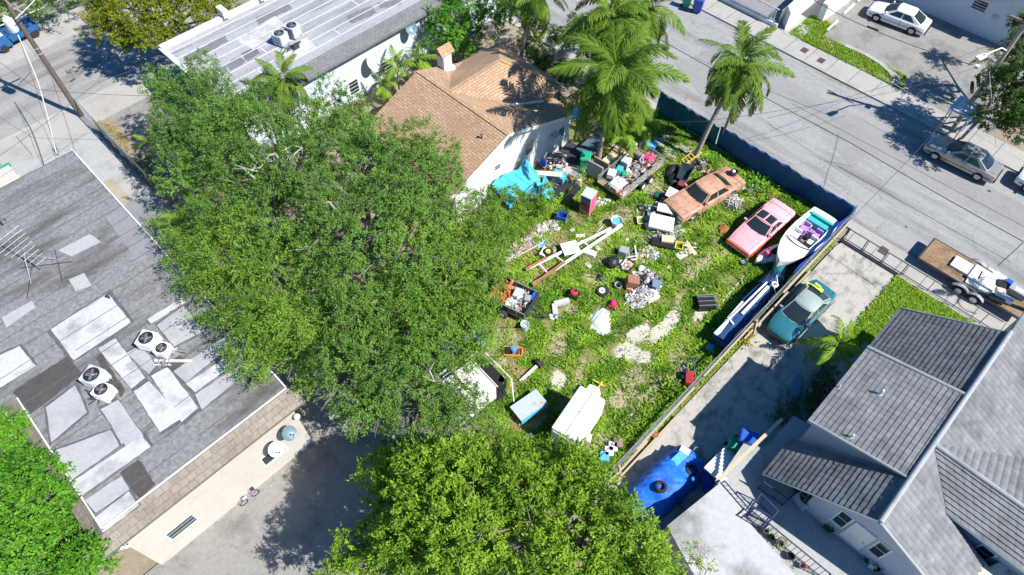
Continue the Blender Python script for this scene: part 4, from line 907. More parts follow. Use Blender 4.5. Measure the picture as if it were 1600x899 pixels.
# the great spreading tree mass in the middle: five trees one can tell apart by crown
tree('black_olive_tree', 'grey-green tree at the top left of the central grove, overhanging the silver roof', (11.0, 36.5), 
     LB((265, 150, 5.5, 1.8), (330, 140, 6.0, 2.0), (305, 205, 6, 2.0), (262, 210, 4.6, 1.3), (375, 185, 6, 2.0)), LEAF['oak'], per_m2=15, r0=.2, seed=3, tint0=.5, leaf=(.12, .055), clump=.72)
tree('black_olive_tree', 'wide tree of the central grove with white bare boughs showing through its upper left', (9.5, 29.5), 
     LB((360, 235, 7, 2.6), (440, 215, 7, 2.4), (500, 190, 6.5, 2.2), (315, 285, 6.2, 2.0), (400, 300, 7.2, 2.6), (480, 280, 7.2, 2.5), (545, 185, 5.8, 1.6)), LEAF['oak'], per_m2=14, r0=.3, seed=4, tint0=.52, clump=.62, leaf=(.12, .055))
tree('black_olive_tree', 'feathery yellow-green tree of the grove, leaning over the left flat roof', (6.6, 22.5), 
     LB((312, 345, 5.2, 1.8, 1.5), (345, 405, 5.5, 2.0, 1.7), (390, 465, 5.6, 2.1, 1.8), (430, 530, 5.2, 1.9, 1.6), (470, 570, 4.6, 1.4, 1.2), (420, 400, 6.6, 2.3), (475, 500, 6.2, 2.3)), LEAF['oaky'], per_m2=17, r0=.26, seed=5, tint0=.55, clump=.72, leaf=(.14, .04), droop=.1, bias=(-.7, -.35, 0), spray=.8, K=30)
tree('black_olive_tree', 'tallest middle tree of the grove, behind the tan house gable', (12.2, 24.0), 
     LB((560, 260, 7, 2.5), (640, 250, 5.5, 2.0), (560, 340, 8, 2.7), (650, 330, 7, 2.5), (620, 410, 7.6, 2.6), (500, 370, 7.8, 2.5), (700, 270, 4.2, 1.5), (540, 430, 7.6, 2.5)), LEAF['oak'], per_m2=14, r0=.34, seed=6, tint0=.58, clump=.66, leaf=(.12, .055))
tree('black_olive_tree', 'tree of the grove beside the trailer of orange scrap, its edge over the weedy lot', (15.0, 17.5), 
     LB((700, 360, 6, 2.2), (755, 345, 4.6, 1.7), (740, 400, 5.2, 1.9), (690, 450, 6.4, 2.3), (730, 480, 5, 1.6), (640, 490, 6.6, 2.2), (780, 375, 3.2, 1.2), (765, 420, 4.2, 1.2), (750, 520, 4.2, 1.4), (735, 560, 3.8, 1.1), (725, 515, 5, 1.5)), LEAF['oaky'], per_m2=15, r0=.26, seed=7, tint0=.5, clump=.7, leaf=(.115, .055))
tree('black_olive_tree', 'lowest tree of the central grove, over the white truck canopy and the grey yard', (9.2, 15.8), 
     LB((555, 520, 6.6, 2.2), (610, 555, 6.2, 2.1), (545, 595, 5.4, 1.8), (665, 545, 5.2, 1.7), (605, 630, 5, 1.8), (670, 625, 4.6, 1.5), (645, 685, 4.0, 1.3), (560, 635, 4.2, 1.2), (700, 640, 3.8, 1.3), (728, 610, 3.4, .9), (690, 690, 3.8, 1.4), (742, 660, 3.2, 1.1), (760, 690, 2.8, .9), (640, 725, 3.6, 1.1)), LEAF['oak'], per_m2=14, r0=.26, seed=8, tint0=.55, clump=.6, leaf=(.12, .055))
# bleached boughs
o = Vector((9.5, 29.5, 0)); wide_tree = [q for q in bpy.data.objects if q.get('label', '').startswith('wide tree')][0]
for pts in (((440, 300, 6), (437, 268, 8.6), (452, 245, 9.3), (448, 232, 9.7)), ((452, 247, 9.2), (462, 238, 9.5), (472, 232, 9.7)), ((437, 268, 8.6), (428, 252, 9.2)), ((410, 290, 6), (405, 262, 8.8), (398, 248, 9.2)), ((405, 262, 8.8), (420, 246, 9.2)), ((400, 280, 8.4), (380, 262, 9.0)), ((448, 262, 9), (430, 240, 9.5)),
            ((412, 268, 8.6), (396, 266, 9.0)), ((500, 345, 8.5), (515, 318, 9.6), (525, 325, 9.7)), ((650, 565, 6), (668, 580, 7.4), (676, 596, 7.6))):
    P_ = [at(*q)-o for q in pts]; P_ = [p+Vector((rnd(-.08, .08), rnd(-.08, .08), 0)) for p in P_]; n = len(P_); b = MB(); b.tube(P_, [.055*(1-.75*i/n) for i in range(n)], 6); 
    for q in range(5):
        e = P_[n-1-(q % 2)]; b.tube([e, e+Vector((rnd(-.5, .5), rnd(-.5, .5), rnd(0, .35)))], [.018, .006], 4)
    b.build('dead_branch', M['deadwood'], wide_tree)
tree('mango_tree', 'big bright yellow-green tree filling the bottom middle of the photo', (7.2, 4.6), 
     LB((700, 740, 5.6, 1.6), (620, 755, 5.2, 1.3), (780, 735, 4.8, 1.3), (700, 780, 7, 1.9), (770, 765, 6.5, 1.7), (650, 765, 6, 1.4), (740, 820, 7.6, 2.2), (830, 790, 7, 1.8), (900, 790, 6.4, 1.9), (820, 850, 7.8, 2.2), (920, 870, 7.2, 2.2), (985, 860, 5.8, 1.4), (870, 745, 5.2, 1.3), (960, 900, 6.4, 2.0), (680, 860, 6.8, 1.8), (615, 865, 5.8, 1.5), (1035, 900, 4.6, 1.0), (560, 885, 5, 1.3), (600, 850, 5, 1.2), (640, 800, 5.6, 1.3)),
     LEAF['bright'], per_m2=15, r0=.3, seed=9, tint0=.55, clump=.8, hole=.93, nsub=8, lump=.3, leaf=(.155, .065), spray=.42, droop=.4)
tree('young_tree', 'small leafy tree at the bottom edge against the white annexe roof', (10.2, -1.2), LB((1082, 870, 4, .8), (1090, 895, 4, .9)), LEAF['bright'], per_m2=12, r0=.07, seed=10, tint0=.6, clump=.6)
tree('ficus_tree', 'vivid green leafy tree filling the lower left corner', (-9.5, 19.5), 
     LB((-10, 700, 4.2, 1.5), (60, 740, 3.6, 1.2), (40, 790, 4.4, 1.8), (100, 830, 3.6, 1.4), (140, 880, 3.2, 1.3), (10, 860, 4.6, 2.0), (80, 900, 4.2, 1.8), (30, 700, 3, 1.0)), LEAF['vivid'], per_m2=17, r0=.2, seed=11, tint0=.5, clump=.9, hole=.93, nsub=7, leaf=(.15, .085), spray=.4, K=20)
tree('orange_tinged_tree', 'tree with orange and yellow leaves across the upper left street', (13.5, 50.0), 
     LB((170, 50, 4.2, 1.6), (210, 20, 5, 2.2), (250, 45, 4.6, 1.8), (290, 15, 5, 2.2), (340, 5, 4.6, 1.8), (200, 62, 3.6, 1.2), (275, 60, 3.4, 1.1), (240, -15, 6, 2.4), (160, 5, 4.6, 1.6), (365, 25, 3.6, 1.0)), LEAF['yellow'], per_m2=13, r0=.2, seed=12, tint0=.35, clump=.72, leaf=(.15, .075))
tree('garden_tree', 'dark green garden tree cut off by the top left corner', (3.0, 65.0), LB((15, 10, 3, 1.6), (60, -5, 3, 1.6), (100, -15, 3.2, 1.8)), LEAF['dark'], per_m2=9, r0=.15, seed=13, tint0=.5, clump=.7)
tree('leafy_shrub', 'bushy bright green shrub tree between the pale wall and the tan roof', (27.5, 33.4), 
     LB((690, 40, 3.4, 1.7), (730, 60, 3.0, 1.5), (715, 20, 3.6, 1.6), (760, 35, 3.4, 1.5), (690, 80, 2.4, 1.1), (740, 85, 2.2, 1.0), (770, 10, 3.8, 1.6)), LEAF['vivid'], per_m2=14, r0=.12, seed=14, tint0=.55, clump=.7, leaf=(.14, .07))
tree('dark_shrub', 'dark leafy thicket under the coconut palms behind the tan roof', (31.0, 28.4), 
     LB((830, 60, 2.2, 1.5), (860, 110, 2.0, 1.4), (880, 160, 1.6, 1.2), (820, 30, 2.6, 1.6), (890, 60, 1.8, 1.3), (905, 130, 1.2, 1.0)), LEAF['dark'], per_m2=12, r0=.08, seed=15, tint0=.45, clump=.8, leaf=(.15, .07))
tree('street_tree', 'leafy dark tree by the right-hand utility pole at the right edge of the photo', (51.8, 1.2), 
     LB((1572, 140, 4, 1.7), (1600, 90, 4.6, 1.7), (1560, 185, 3.2, 1.5), (1595, 195, 3.6, 1.9), (1612, 140, 5, 2.0), (1600, 45, 4, 1.3)), LEAF['dark'], per_m2=13, r0=.2, seed=16, tint0=.62, clump=.7, leaf=(.16, .07))
tree('garden_bush', 'round leafy bush between the turquoise tarp and the central grove', (21.6, 19.2), 
     LB((800, 335, 1.4, 1.3, 1.0), (830, 320, 1.2, 1.0, .8), (850, 300, 1.2, .8, .8), (790, 365, 1.1, 1.1, .8), (825, 350, .8, .8, .6)), LEAF['bright'], per_m2=30, K=20, r0=.06, seed=17, tint0=.4, clump=.9, leaf=(.11, .06), spray=.3, twigs=3)
tree('garden_bush', 'small round light-green bush left of the red cabinet', (24.9, 19.2), LB((905, 272, 1.1, .55, .5)), LEAF['vivid'], per_m2=40, K=18, r0=.04, seed=18, tint0=.85, clump=.95, leaf=(.1, .06), spray=.25, twigs=4)
tree('garden_bush', 'weedy bush half under the white box trailer at the bottom of the lot', (10.2, 8.2), LB((835, 705, 1.4, .9, .7), (870, 712, 1.0, .7, .5), (800, 690, 1.6, .9, .7)), LEAF['bright'], per_m2=30, K=18, r0=.05, seed=19, tint0=.3, clump=.9, leaf=(.1, .05), spray=.3, twigs=3)
def plantlet(label, x, y, z, r, m, n=60, h=.5, seed=1, cat='plant'):
    rr = np.random.default_rng(seed); c = at(x, y, z); t = thing('leafy_plant', label, cat, (c.x, c.y, z))
    b = MB(); 
    for k in range(4): b.tube([(0, 0, 0), (rr.uniform(-r, r)*.5, rr.uniform(-r, r)*.5, h*.8)], [.02, .008], 5)
    b.build('stem', M['bark'], t)
    P_ = np.column_stack([rr.normal(0, r*.45, n), rr.normal(0, r*.45, n), rr.uniform(.1, h, n)]); d = normd(np.column_stack([P_[:, :2]/r, rr.uniform(-.1, .6, n)])+rr.normal(0, .3, (n, 3)))
    s = normd(np.cross(d, [0, 0, 1.])); L_ = .24*rr.uniform(.6, 1.2, n)[:, None]; V = np.stack([P_, P_+d*L_*.5+s*.06, P_+d*L_, P_+d*L_*.5-s*.06], 1).reshape(-1, 3)
    me = arr_mesh('leaves', V, np.arange(4*n).reshape(n, 4), m, np.repeat(rr.uniform(.2, 1, n), 4)); o = bpy.data.objects.new('leaves', me); COL.objects.link(o); o.parent = t; return t
plantlet('weedy clump growing against the blue street fence behind the pink car', 1180, 292, 0, .9, LEAF['vivid'], 160, .5, 2)
plantlet('patch of tall weeds inside the blue fence beyond the orange sedan', 1195, 300, 0, .7, LEAF['bright'], 120, .4, 3)
plantlet('yellow-green weeds on the driveway side of the wooden rail fence', 1160, 530, 0, .5, LEAF['yellow'], 160, .4, 4)
plantlet('bush hugging the shaded side of the lot fence near its middle', 1048, 612, 0, .6, LEAF['bright'], 140, .6, 5)
plantlet('green vine at the foot of the blue fence behind the leaning palm', 1112, 258, 0, .4, LEAF['vivid'], 90, .7, 6)
plantlet('dark weeds in the shade between the two boats', 1222, 428, 0, .7, LEAF['dark'], 150, .4, 7)

# ---------------- palms
def frond_mesh(seed, L_=3.0, n=56, wl=.8, arc=1.0, m=None, lift=.5, w=.038):
    "one pinnate frond along +x: curved rachis with drooping leaflets both sides"
    rr = np.random.default_rng(seed); s = np.linspace(0, 1, n); ang = lift-arc*1.55*s**1.25
    dx = np.cos(ang); dz = np.sin(ang); X = np.concatenate([[0], np.cumsum(dx[:-1])])*L_/n; Z = np.concatenate([[0], np.cumsum(dz[:-1])])*L_/n
    V = []; Fq = []; T = []; wob = rr.uniform(-.1, .1)*s**2*L_
    for i in range(n):
        if s[i] < .08: continue
        ll = wl*(np.sin(pi*min(1, s[i]*1.0)**.75)**.6*.9+.15)*(1-.25*s[i]); ll = max(ll, .12)
        t = np.array([dx[i], 0, dz[i]]); up = np.array([-dz[i], 0, dx[i]])
        for sg in (-1, 1):
            a = rr.uniform(.55, .85)-.3*s[i]; lat = np.array([0, sg, 0.])
            d = lat*np.cos(pi/2-a*1.15)+t*np.cos(a*1.1)+up*rr.uniform(-.1, .22); d /= np.linalg.norm(d)
            p0 = np.array([X[i], wob[i], Z[i]]); q = ll*rr.uniform(.85, 1.12); p1 = p0+d*q*.45; d2 = d+np.array([0, 0, -rr.uniform(.35, .8)]); d2 /= np.linalg.norm(d2); p2 = p1+d2*q*.35
            d3 = d2+np.array([0, 0, -rr.uniform(.4, 1.)]); d3 /= np.linalg.norm(d3); p3 = p2+d3*q*.25; sd = np.cross(d, up); sd /= np.linalg.norm(sd)+1e-6; wv = sd*w*.5; k = len(V)
            V += [p0-wv*.6, p0+wv*.6, p1-wv, p1+wv, p2-wv*.8, p2+wv*.8, p3, p3+wv*.1]; Fq += [(k, k+1, k+3, k+2), (k+2, k+3, k+5, k+4), (k+4, k+5, k+7, k+6)]
            tt = rr.uniform(.25, .75); T += [tt]*8
    k0 = len(V); rw = .03
    for i in range(n): 
        for sg in (-1, 1): V.append(np.array([X[i], wob[i]+sg*rw*(1-.8*s[i]), Z[i]+.02])); T.append(.95)
    for i in range(n-1): a = k0+2*i; Fq.append((a, a+2, a+3, a+1))
    return arr_mesh('frond', np.array(V), np.array(Fq), m or LEAF['palm'], np.array(T))
FR = [frond_mesh(i, 3.1, 90, .9, a) for i, a in enumerate((.75, 1.0, 1.25, .55))]
FRY = [frond_mesh(9, 2.9, 46, .8, 1.5, LEAF['palmy'])]
LEAF['brown'] = leafmat('dead_frond', (.12, .07, .03), (.34, .23, .11), .15)
FRB = [frond_mesh(15+i, 2.7, 50, .6, .3, LEAF['brown']) for i in range(2)]
FS = [frond_mesh(20+i, 1.8, 34, .5, a, LEAF['bright'], .9, .04) for i, a in enumerate((.8, 1.1, 1.3))]
def palm(name, label, base, top, nf=22, L_=1., r=(.17, .12), seed=1, fr=None, yel=1, nuts=6, lean=None, cat='palm tree', group=None, spread=(1.2, -1.25)):
    rr = random.Random(seed); t = thing(name, label, cat, (base[0], base[1], 0), 0, group); top = Vector(top)-Vector((base[0], base[1], 0))
    b = MB(); P_ = []; n = 9
    for i in range(n): s = i/(n-1); P_.append(Vector((top.x*s**1.3, top.y*s**1.3, top.z*s)))
    b.tube(P_, [r[0]*1.5 if i == 0 else r[0]+(r[1]-r[0])*i/(n-1) for i in range(n)], 10)
    for i in range(int(top.z/.22)):
        s = (i+.5)*.22/top.z; p = Vector((top.x*s**1.3, top.y*s**1.3, top.z*s)); rad = (r[0]+(r[1]-r[0])*s)*1.05; b.lathe(p, [(rad, 0), (rad*1.03, .03), (rad, .05)], 10, cap=False)
    b.build('trunk', M['palmbark'], t, 50)
    fr = fr or FR
    for k in range(nf):
        y = yel and k >= nf-yel; me = rr.choice(FRY if y else fr); o = bpy.data.objects.new('frond', me); COL.objects.link(o); o.parent = t
        el = (spread[0]+(spread[1]-spread[0])*(k/(nf-1))**.85)+rr.uniform(-.12, .12); az = k*2.399+rr.uniform(-.3, .3); sc = L_*rr.uniform(.82, 1.12)*(.8 if k < 3 else 1)
        o.rotation_euler = Euler((rr.uniform(-.5, .5), -el+.35, az)); o.location = top+Vector((cos(az)*.1, sin(az)*.1, .1-.02*k)); o.scale = (sc, sc, sc)
    if nuts:
        for k in range(3):
            o = bpy.data.objects.new('frond', FRB[k % 2]); COL.objects.link(o); o.parent = t; az = k*2.1+seed; o.rotation_euler = Euler((0, 1.45, az)); o.location = top+Vector((cos(az)*.12, sin(az)*.12, -.1)); o.scale = (L_*.8,)*3; o['label'] = 'dead brown hanging frond'
        for k in range(nuts):
            a = k*2.1; c = MB(); c.ball(top+Vector((cos(a)*.27, sin(a)*.27, -.28+.1*(k % 3))), (.12, .12, .15), 8, 6); c.build('coconut', LEAF['palmy'] if k % 3 else M['palmbark'], t)
    return t
palm('coconut_palm', 'tallest coconut palm with the full crown in front, right of the tan roof', (28.4, 20.0), tuple(at(965, 108, 8.6)), 34, 1.42, seed=2, yel=2)
palm('coconut_palm', 'coconut palm crown behind the tallest one, cut by the top edge of the photo', (31.2, 24.2), tuple(at(955, 20, 8.8)), 30, 1.35, seed=5, yel=1)
palm('coconut_palm', 'third coconut palm with its crown at the top edge, nearest the street bins', (33.4, 24.0), tuple(at(1010, 5, 7.8)), 22, 1.15, seed=8, yel=2)
palm('coconut_palm', 'coconut palm with yellow stalks hanging at the top edge above the tan roof', (29.5, 29.0), tuple(at(835, -18, 7.8)), 20, 1.05, seed=11, yel=2)
palm('coconut_palm', 'leaning coconut palm rooted inside the blue street fence', (33.1, 15.3), tuple(at(1160, 98, 7.4)), 28, 1.02, seed=3, yel=1)
b = None
t = thing('leaning_palm_trunk', 'second slim palm trunk beside the leaning coconut palm on the street side of the fence', 'palm tree', (35.3, 14.9, 0)); b = MB(); tp = at(1168, 120, 6.9)-Vector((35.3, 14.9, 0)); 
b.tube([(0, 0, 0), (tp.x*.4, tp.y*.4, tp.z*.5), tp], [.13, .11, .09], 10); b.build('trunk', M['palmbark'], t, 50)
for k in range(9):
    o = bpy.data.objects.new('frond', FR[k % 3]); COL.objects.link(o); o.parent = t; o.location = tp; o.rotation_euler = Euler((0, .2+.1*k, k*2.4+.8)); o.scale = (.85,)*3
palm('areca_palm', 'feather palm rising out of the grove over the silver roof edge', (14.6, 35.6), tuple(at(442, 122, 5.6)), 18, .78, seed=21, yel=0, nuts=0)
palm('areca_palm', 'small palm by the lower left side of the grove near the vine fence', (7.0, 38.4), tuple(at(235, 225, 2.6)), 12, .8, fr=FS, seed=22, yel=0, nuts=0, r=(.08, .06))
for i, (x, y, z, nf, sc, lab) in enumerate(((620, 105, 2.4, 12, 1.0, 'yellow-green areca palm nearest the pale wall window'), (655, 92, 2.4, 13, 1.0, 'areca palm in the middle of the row beside the chimney'), (600, 135, 1.6, 12, .9, 'low areca palm at the foot of the pale wall'),
        (840, 75, 2.8, 12, 1.0, 'small palm above the dark thicket at the right end of the tan roof'), (845, 100, 2.0, 12, .9, 'lower small palm tucked against the back of the tan roof'), (975, 205, 2.2, 14, 1.1, 'bushy young palm at the foot of the tallest coconut palm'), (1008, 195, 1.8, 12, 1.0, 'young palm to the right of the tallest coconut palm trunk'),
        (1308, 540, 2.0, 11, 1.15, 'short palm in the shade between the driveway and the grey roof'), (930, 150, 2.6, 12, 1.1, 'young palm half hidden below the tallest coconut crown'), (1560, 100, 3.4, 12, 1.1, 'small palm showing among the leaves by the right-hand utility pole'), (990, 175, 3.0, 12, 1.1, 'leafy palm hanging over the blue end of the street fence'))):
    c = at(x, y, z); palm('areca_palm', lab, (c.x+rnd(-.2, .2), c.y+rnd(-.2, .2)), tuple(c), nf, sc, (.06, .045), 30+i, FS, 0, 0)
c = at(1592, 440, 3.2); palm('coconut_palm', 'yellow palm frond tips entering at the right edge above the flatbed trailer', (c.x+1.2, c.y-1.6), (c.x+1.2, c.y-1.6, 3.6), 9, .6, seed=40, yel=6, nuts=0)

# ---------------- fences
def fence_run(name, label, P_, h, builders, cat='fence'):
    t = thing(name, label, cat, (P_[0][0], P_[0][1], 0)); return t
# blue tarp fence along the street
t = thing('tarp_fence', 'tall fence hung with dark blue tarp along the street side of the lot', 'fence', (35.05, 4.9, 0))
def tarp_panel(x, ya, yb, h0, h1, m, name='tarp', axis='y', seed=0, sag=.16):
    rr = random.Random(seed); n = int(abs(yb-ya)/.18); b = MB(); ph = rr.uniform(0, 6)
    def f(u, v):
        s = ya+(yb-ya)*u; top = h0+(h1-h0)*u+.03*sin(s*1.3+ph)+.015*sin(s*4.1)+.01*sin(s*11); wv = .04*sin(s*3.1+v*2+ph)+.05*sin(s*7.7+ph)*v+.12*sin(s*.9+ph)*(1-v)
        z = v*top; return (x+wv, s, z) if axis == 'y' else (s, x+wv, z)
    b.grid(f, n, 7)
    for i, p in enumerate(b.v): b.v[i] = (p[0]-t.location.x, p[1]-t.location.y, p[2])
    o = b.build(name, m, t, 60); s = o.modifiers.new('thickness', 'SOLIDIFY'); s.thickness = .012; return o
M['tealtarp'] = mat('teal_blue_tarp', (.01, .10, .19), .55, var=.25, scale=2, col2=(.01, .16, .22), dirt=(.1, .14, .16), dirt_amt=.4, bump=.5, bscale=4)
M['navytarp'] = mat('navy_tarp', (.005, .065, .22), .6, var=.25, scale=1.2, col2=(.006, .10, .27), dirt=(.08, .13, .2), dirt_amt=.4, bump=.5, bscale=3)
tarp_panel(35.0, 4.95, 15.0, 1.75, 1.9, M['navytarp'], seed=1); tarp_panel(35.05, 15.1, 20.2, 1.7, 1.8, M['tealtarp'], seed=2)
b = MB(); b.tube([(35.08-35.05, 0, 1.7), (.03, 15.4, 1.75)], .03, 6); b.build('top_rail', M['metal'], t)
for k in range(7): b = MB(); b.tube([(.05, .05+k*2.5, 0), (.05, .05+k*2.5, 1.85)], .04, 8); b.build('post', M['metal'], t)
t = thing('side_fence', 'long wire and rail fence between the weedy lot and the driveway', 'fence', (11, 4.86, 0))
for k in range(11): b = MB(); b.tube([(.1+k*2.38, 0, 0), (.1+k*2.38+rnd(-.04, .04), rnd(-.03, .03), 1.65)], .035, 8); b.build('post', M['metal'], t)
b = MB()
for k in range(10):
    x0 = .1+k*2.38; b.tube([(x0, 0, 1.6), (x0+2.38, 0, 1.58+rnd(-.04, .05))], .022, 6); b.tube([(x0, -.05, 1.0+rnd(-.1, .1)), (x0+2.38, -.05, 1.02+rnd(-.1, .1))], .018, 5)
b.build('top_rail', M['metal'], t)
b = MB()
for k in range(170): b.tube([(.05+k*.14, .01, .1), (.05+k*.14, .01, 1.56)], .004, 3)
for k in range(14): b.tube([(.05, .01, .15+k*.105), (23.9, .01, .15+k*.105)], .004, 3)
b.build('wire_mesh', M['darkmetal'], t)
b = MB(); pw = mat('old_grey_plank', (.42, .34, .25), .85, var=.2, scale=4)
for (x0, x1, y, z0, z1, wd) in ((16.0, 23.6, -.12, .9, 1.0, .13), (13.5, 19.0, -.3, .25, .3, .14), (12, 16.4, -.25, .6, .7, .12), (2.6, 7.4, -.12, .8, .95, .12), (.3, 3.4, -.2, .5, .7, .14), (8.2, 13, -.1, 1.1, 1.2, .1), (.8, 5.8, -.35, .12, .2, .13)): b.beam((x0, y, z0), (x1, y, z1), .09, wd)
b.build('plank', pw, t); b = MB(); b.beam((12.9, -.4, 0), (12.9, -.15, 1.5), .12, .14); b.build('timber_prop', pw, t); b = MB(); b.beam((1.2, -.3, 0), (1.2, -.1, 1.2), .1, .1); b.build('timber_prop', pw, t)
M['royaltarp'] = mat('royal_blue_tarp', (.012, .06, .42), .5, var=.2, scale=2, bump=.4, bscale=4)
tt = t
b = MB(); b.grid(lambda u, v: (17.2+6.7*u, .14+.05*sin(u*19)+.1*(1-v), .05+v*(1.5+.05*sin(u*9))), 60, 8); o = b.build('tarp', M['royaltarp'], tt, 60); s = o.modifiers.new('thickness', 'SOLIDIFY'); s.thickness = .012
b = MB(); b.grid(lambda u, v: (17.2-7*u, .1+.04*sin(u*25), .05+v*(1.45+.04*sin(u*11))), 60, 8); o = b.build('shade_cloth', mat('black_shade_cloth', (.015, .016, .02), .8, var=.3), tt, 60); s = o.modifiers.new('thickness', 'SOLIDIFY'); s.thickness = .01
# iron railing in front of the driveway and lawn
t = thing('iron_fence', 'low dark iron railing with braced posts along the sidewalk at the driveway head', 'fence', (33.95, 4.5, 0))
for k in range(4): 
    b = MB(); b.beam((0, -k*1.3, 0), (0, -k*1.3, 1.0), .06); b.beam((0, -k*1.3, 1.0), (-.28, -k*1.3, .02), .035); b.beam((0, -k*1.3-.1, 0), (0, -k*1.3-.1, 1.0), .04); b.build('post', M['darkmetal'], t)
for z_ in (1.0, .12): b = MB(); b.beam((0, 0, z_), (0, -9.6, z_), .04); b.build('rail', M['darkmetal'], t)
for k in range(3): b = MB(); b.beam((0, -5.6-k*1.6, 0), (0, -5.6-k*1.6, 1.0), .04); b.build('post', M['darkmetal'], t)
b = MB(); b.box((33.7, 2.6, .07), (.12, 3.8, .14)); solo(b, 'gate_track', M['darkmetal'], 'dark raised track across the head of the driveway', 'gate track')
# vine-covered chain fence on the left
t = thing('chain_fence', 'grey chain-link fence run beside the left pole, overgrown at its lower end', 'fence', (5.42, 39.2, 0))
b = MB()
for k in range(70): b.tube([(0, k*.145, .05), (0, k*.145, 1.5)], .006, 3)
for k in range(12): b.tube([(0, 0, .1+k*.12), (0, 10, .1+k*.12)], .006, 3)
b.build('wire_mesh', M['metal'], t); b = MB(); b.tube([(0, 0, 1.52), (0, 10, 1.52)], .03, 6); b.build('rail', M['metal'], t)
for k in range(5): b = MB(); b.tube([(0, k*2.5, 0), (0, k*2.5, 1.6)], .035, 8); b.build('post', M['metal'], t)
b = MB(); b.grid(lambda u, v: (.02+.03*sin(u*40), 7.4*u, .05+1.35*v), 40, 4); o = b.build('screen_cloth', mat('faded_green_screen', (.16, .24, .22), .8, var=.25), t)
foliage('vine', [(5.5, 41.2, .7, .3, 1.6, .6), (5.5, 39.6, .7, .35, 1.0, .7)], LEAF['dark'], t, (5.42, 39.2, 0), per_m2=25, K=12, leaf=(.1, .06), spray=.25, seed=55, tint0=.6)
P_ = scatter(5.6, 6.6, 43.5, 47.8, 5200, 26, lambda x, y: ((x-5.6) < .25+.55*np.sin((y-43.5)/4.3*pi)).astype(float)); blades('dry_grass', P_, .05, .16, .03, strawm, .01, .6, 6)
t = thing('chain_fence', 'chain-link garden fence across the street at the top left corner', 'fence', (-2, 61.6, 0))
b = MB()
for k in range(100): b.tube([(k*.15, 0, .05), (k*.15, 0, 1.4)], .006, 3)
b.build('wire_mesh', M['metal'], t); b = MB(); b.tube([(0, 0, 1.4), (15, 0, 1.4)], .03, 6); b.build('rail', M['metal'], t)
b = MB(); b.prism(rect(0, 15, -.2, -.02), 0, .35); b.build('footing', M['walk'], t)
P_ = scatter(-5, 14, 61.8, 68, 30000, 27, lambda x, y: np.clip(.3+smoothnoise(x, y, 44), 0, 1)); blades('grass', P_, .05, .25, .04, grassm, .0, .3, 7)
P_ = scatter(10.6, 13.5, 59.5, 61.4, 2600, 28, lambda x, y: x*0+1); blades('dry_grass', P_, .05, .2, .04, strawm, .0, .6, 8)

# ================================================================ VEHICLES
PAINT = dict(
 tanfade=mat('faded_orange_tan_paint', (.45, .235, .15), .55, .05, var=.12, scale=1.2, col2=(.56, .34, .24), dirt=(.2, .08, .04), dirt_amt=.75, dscale=2.6),
 pink=mat('sun_faded_pink_paint', (.76, .35, .38), .5, var=.07, scale=1, col2=(.78, .44, .46), mix2=.5, dirt=(.6, .3, .28), dirt_amt=.3, dscale=2),
 redorange=mat('red_orange_paint', (.75, .1, .06), .4, var=.06),
 teal=mat('teal_metallic_paint', (.045, .22, .25), .3, .4, var=.05, coat=.6),
 tealfade=mat('faded_teal_clearcoat', (.2, .36, .36), .5, .2, var=.1, col2=(.36, .42, .36), scale=1),
 white=mat('white_car_paint', (.8, .8, .8), .3, 0, var=.02, coat=.5),
 silver=mat('champagne_silver_paint', (.42, .40, .36), .3, .5, var=.04, coat=.5),
 chrome=mat('chrome', (.7, .7, .7), .15, 1, var=0),
 lamp=mat('lamp_lens', (.6, .62, .62), .15, .2, var=0), tail=mat('tail_lens', (.3, .01, .01), .2, 0, var=0))
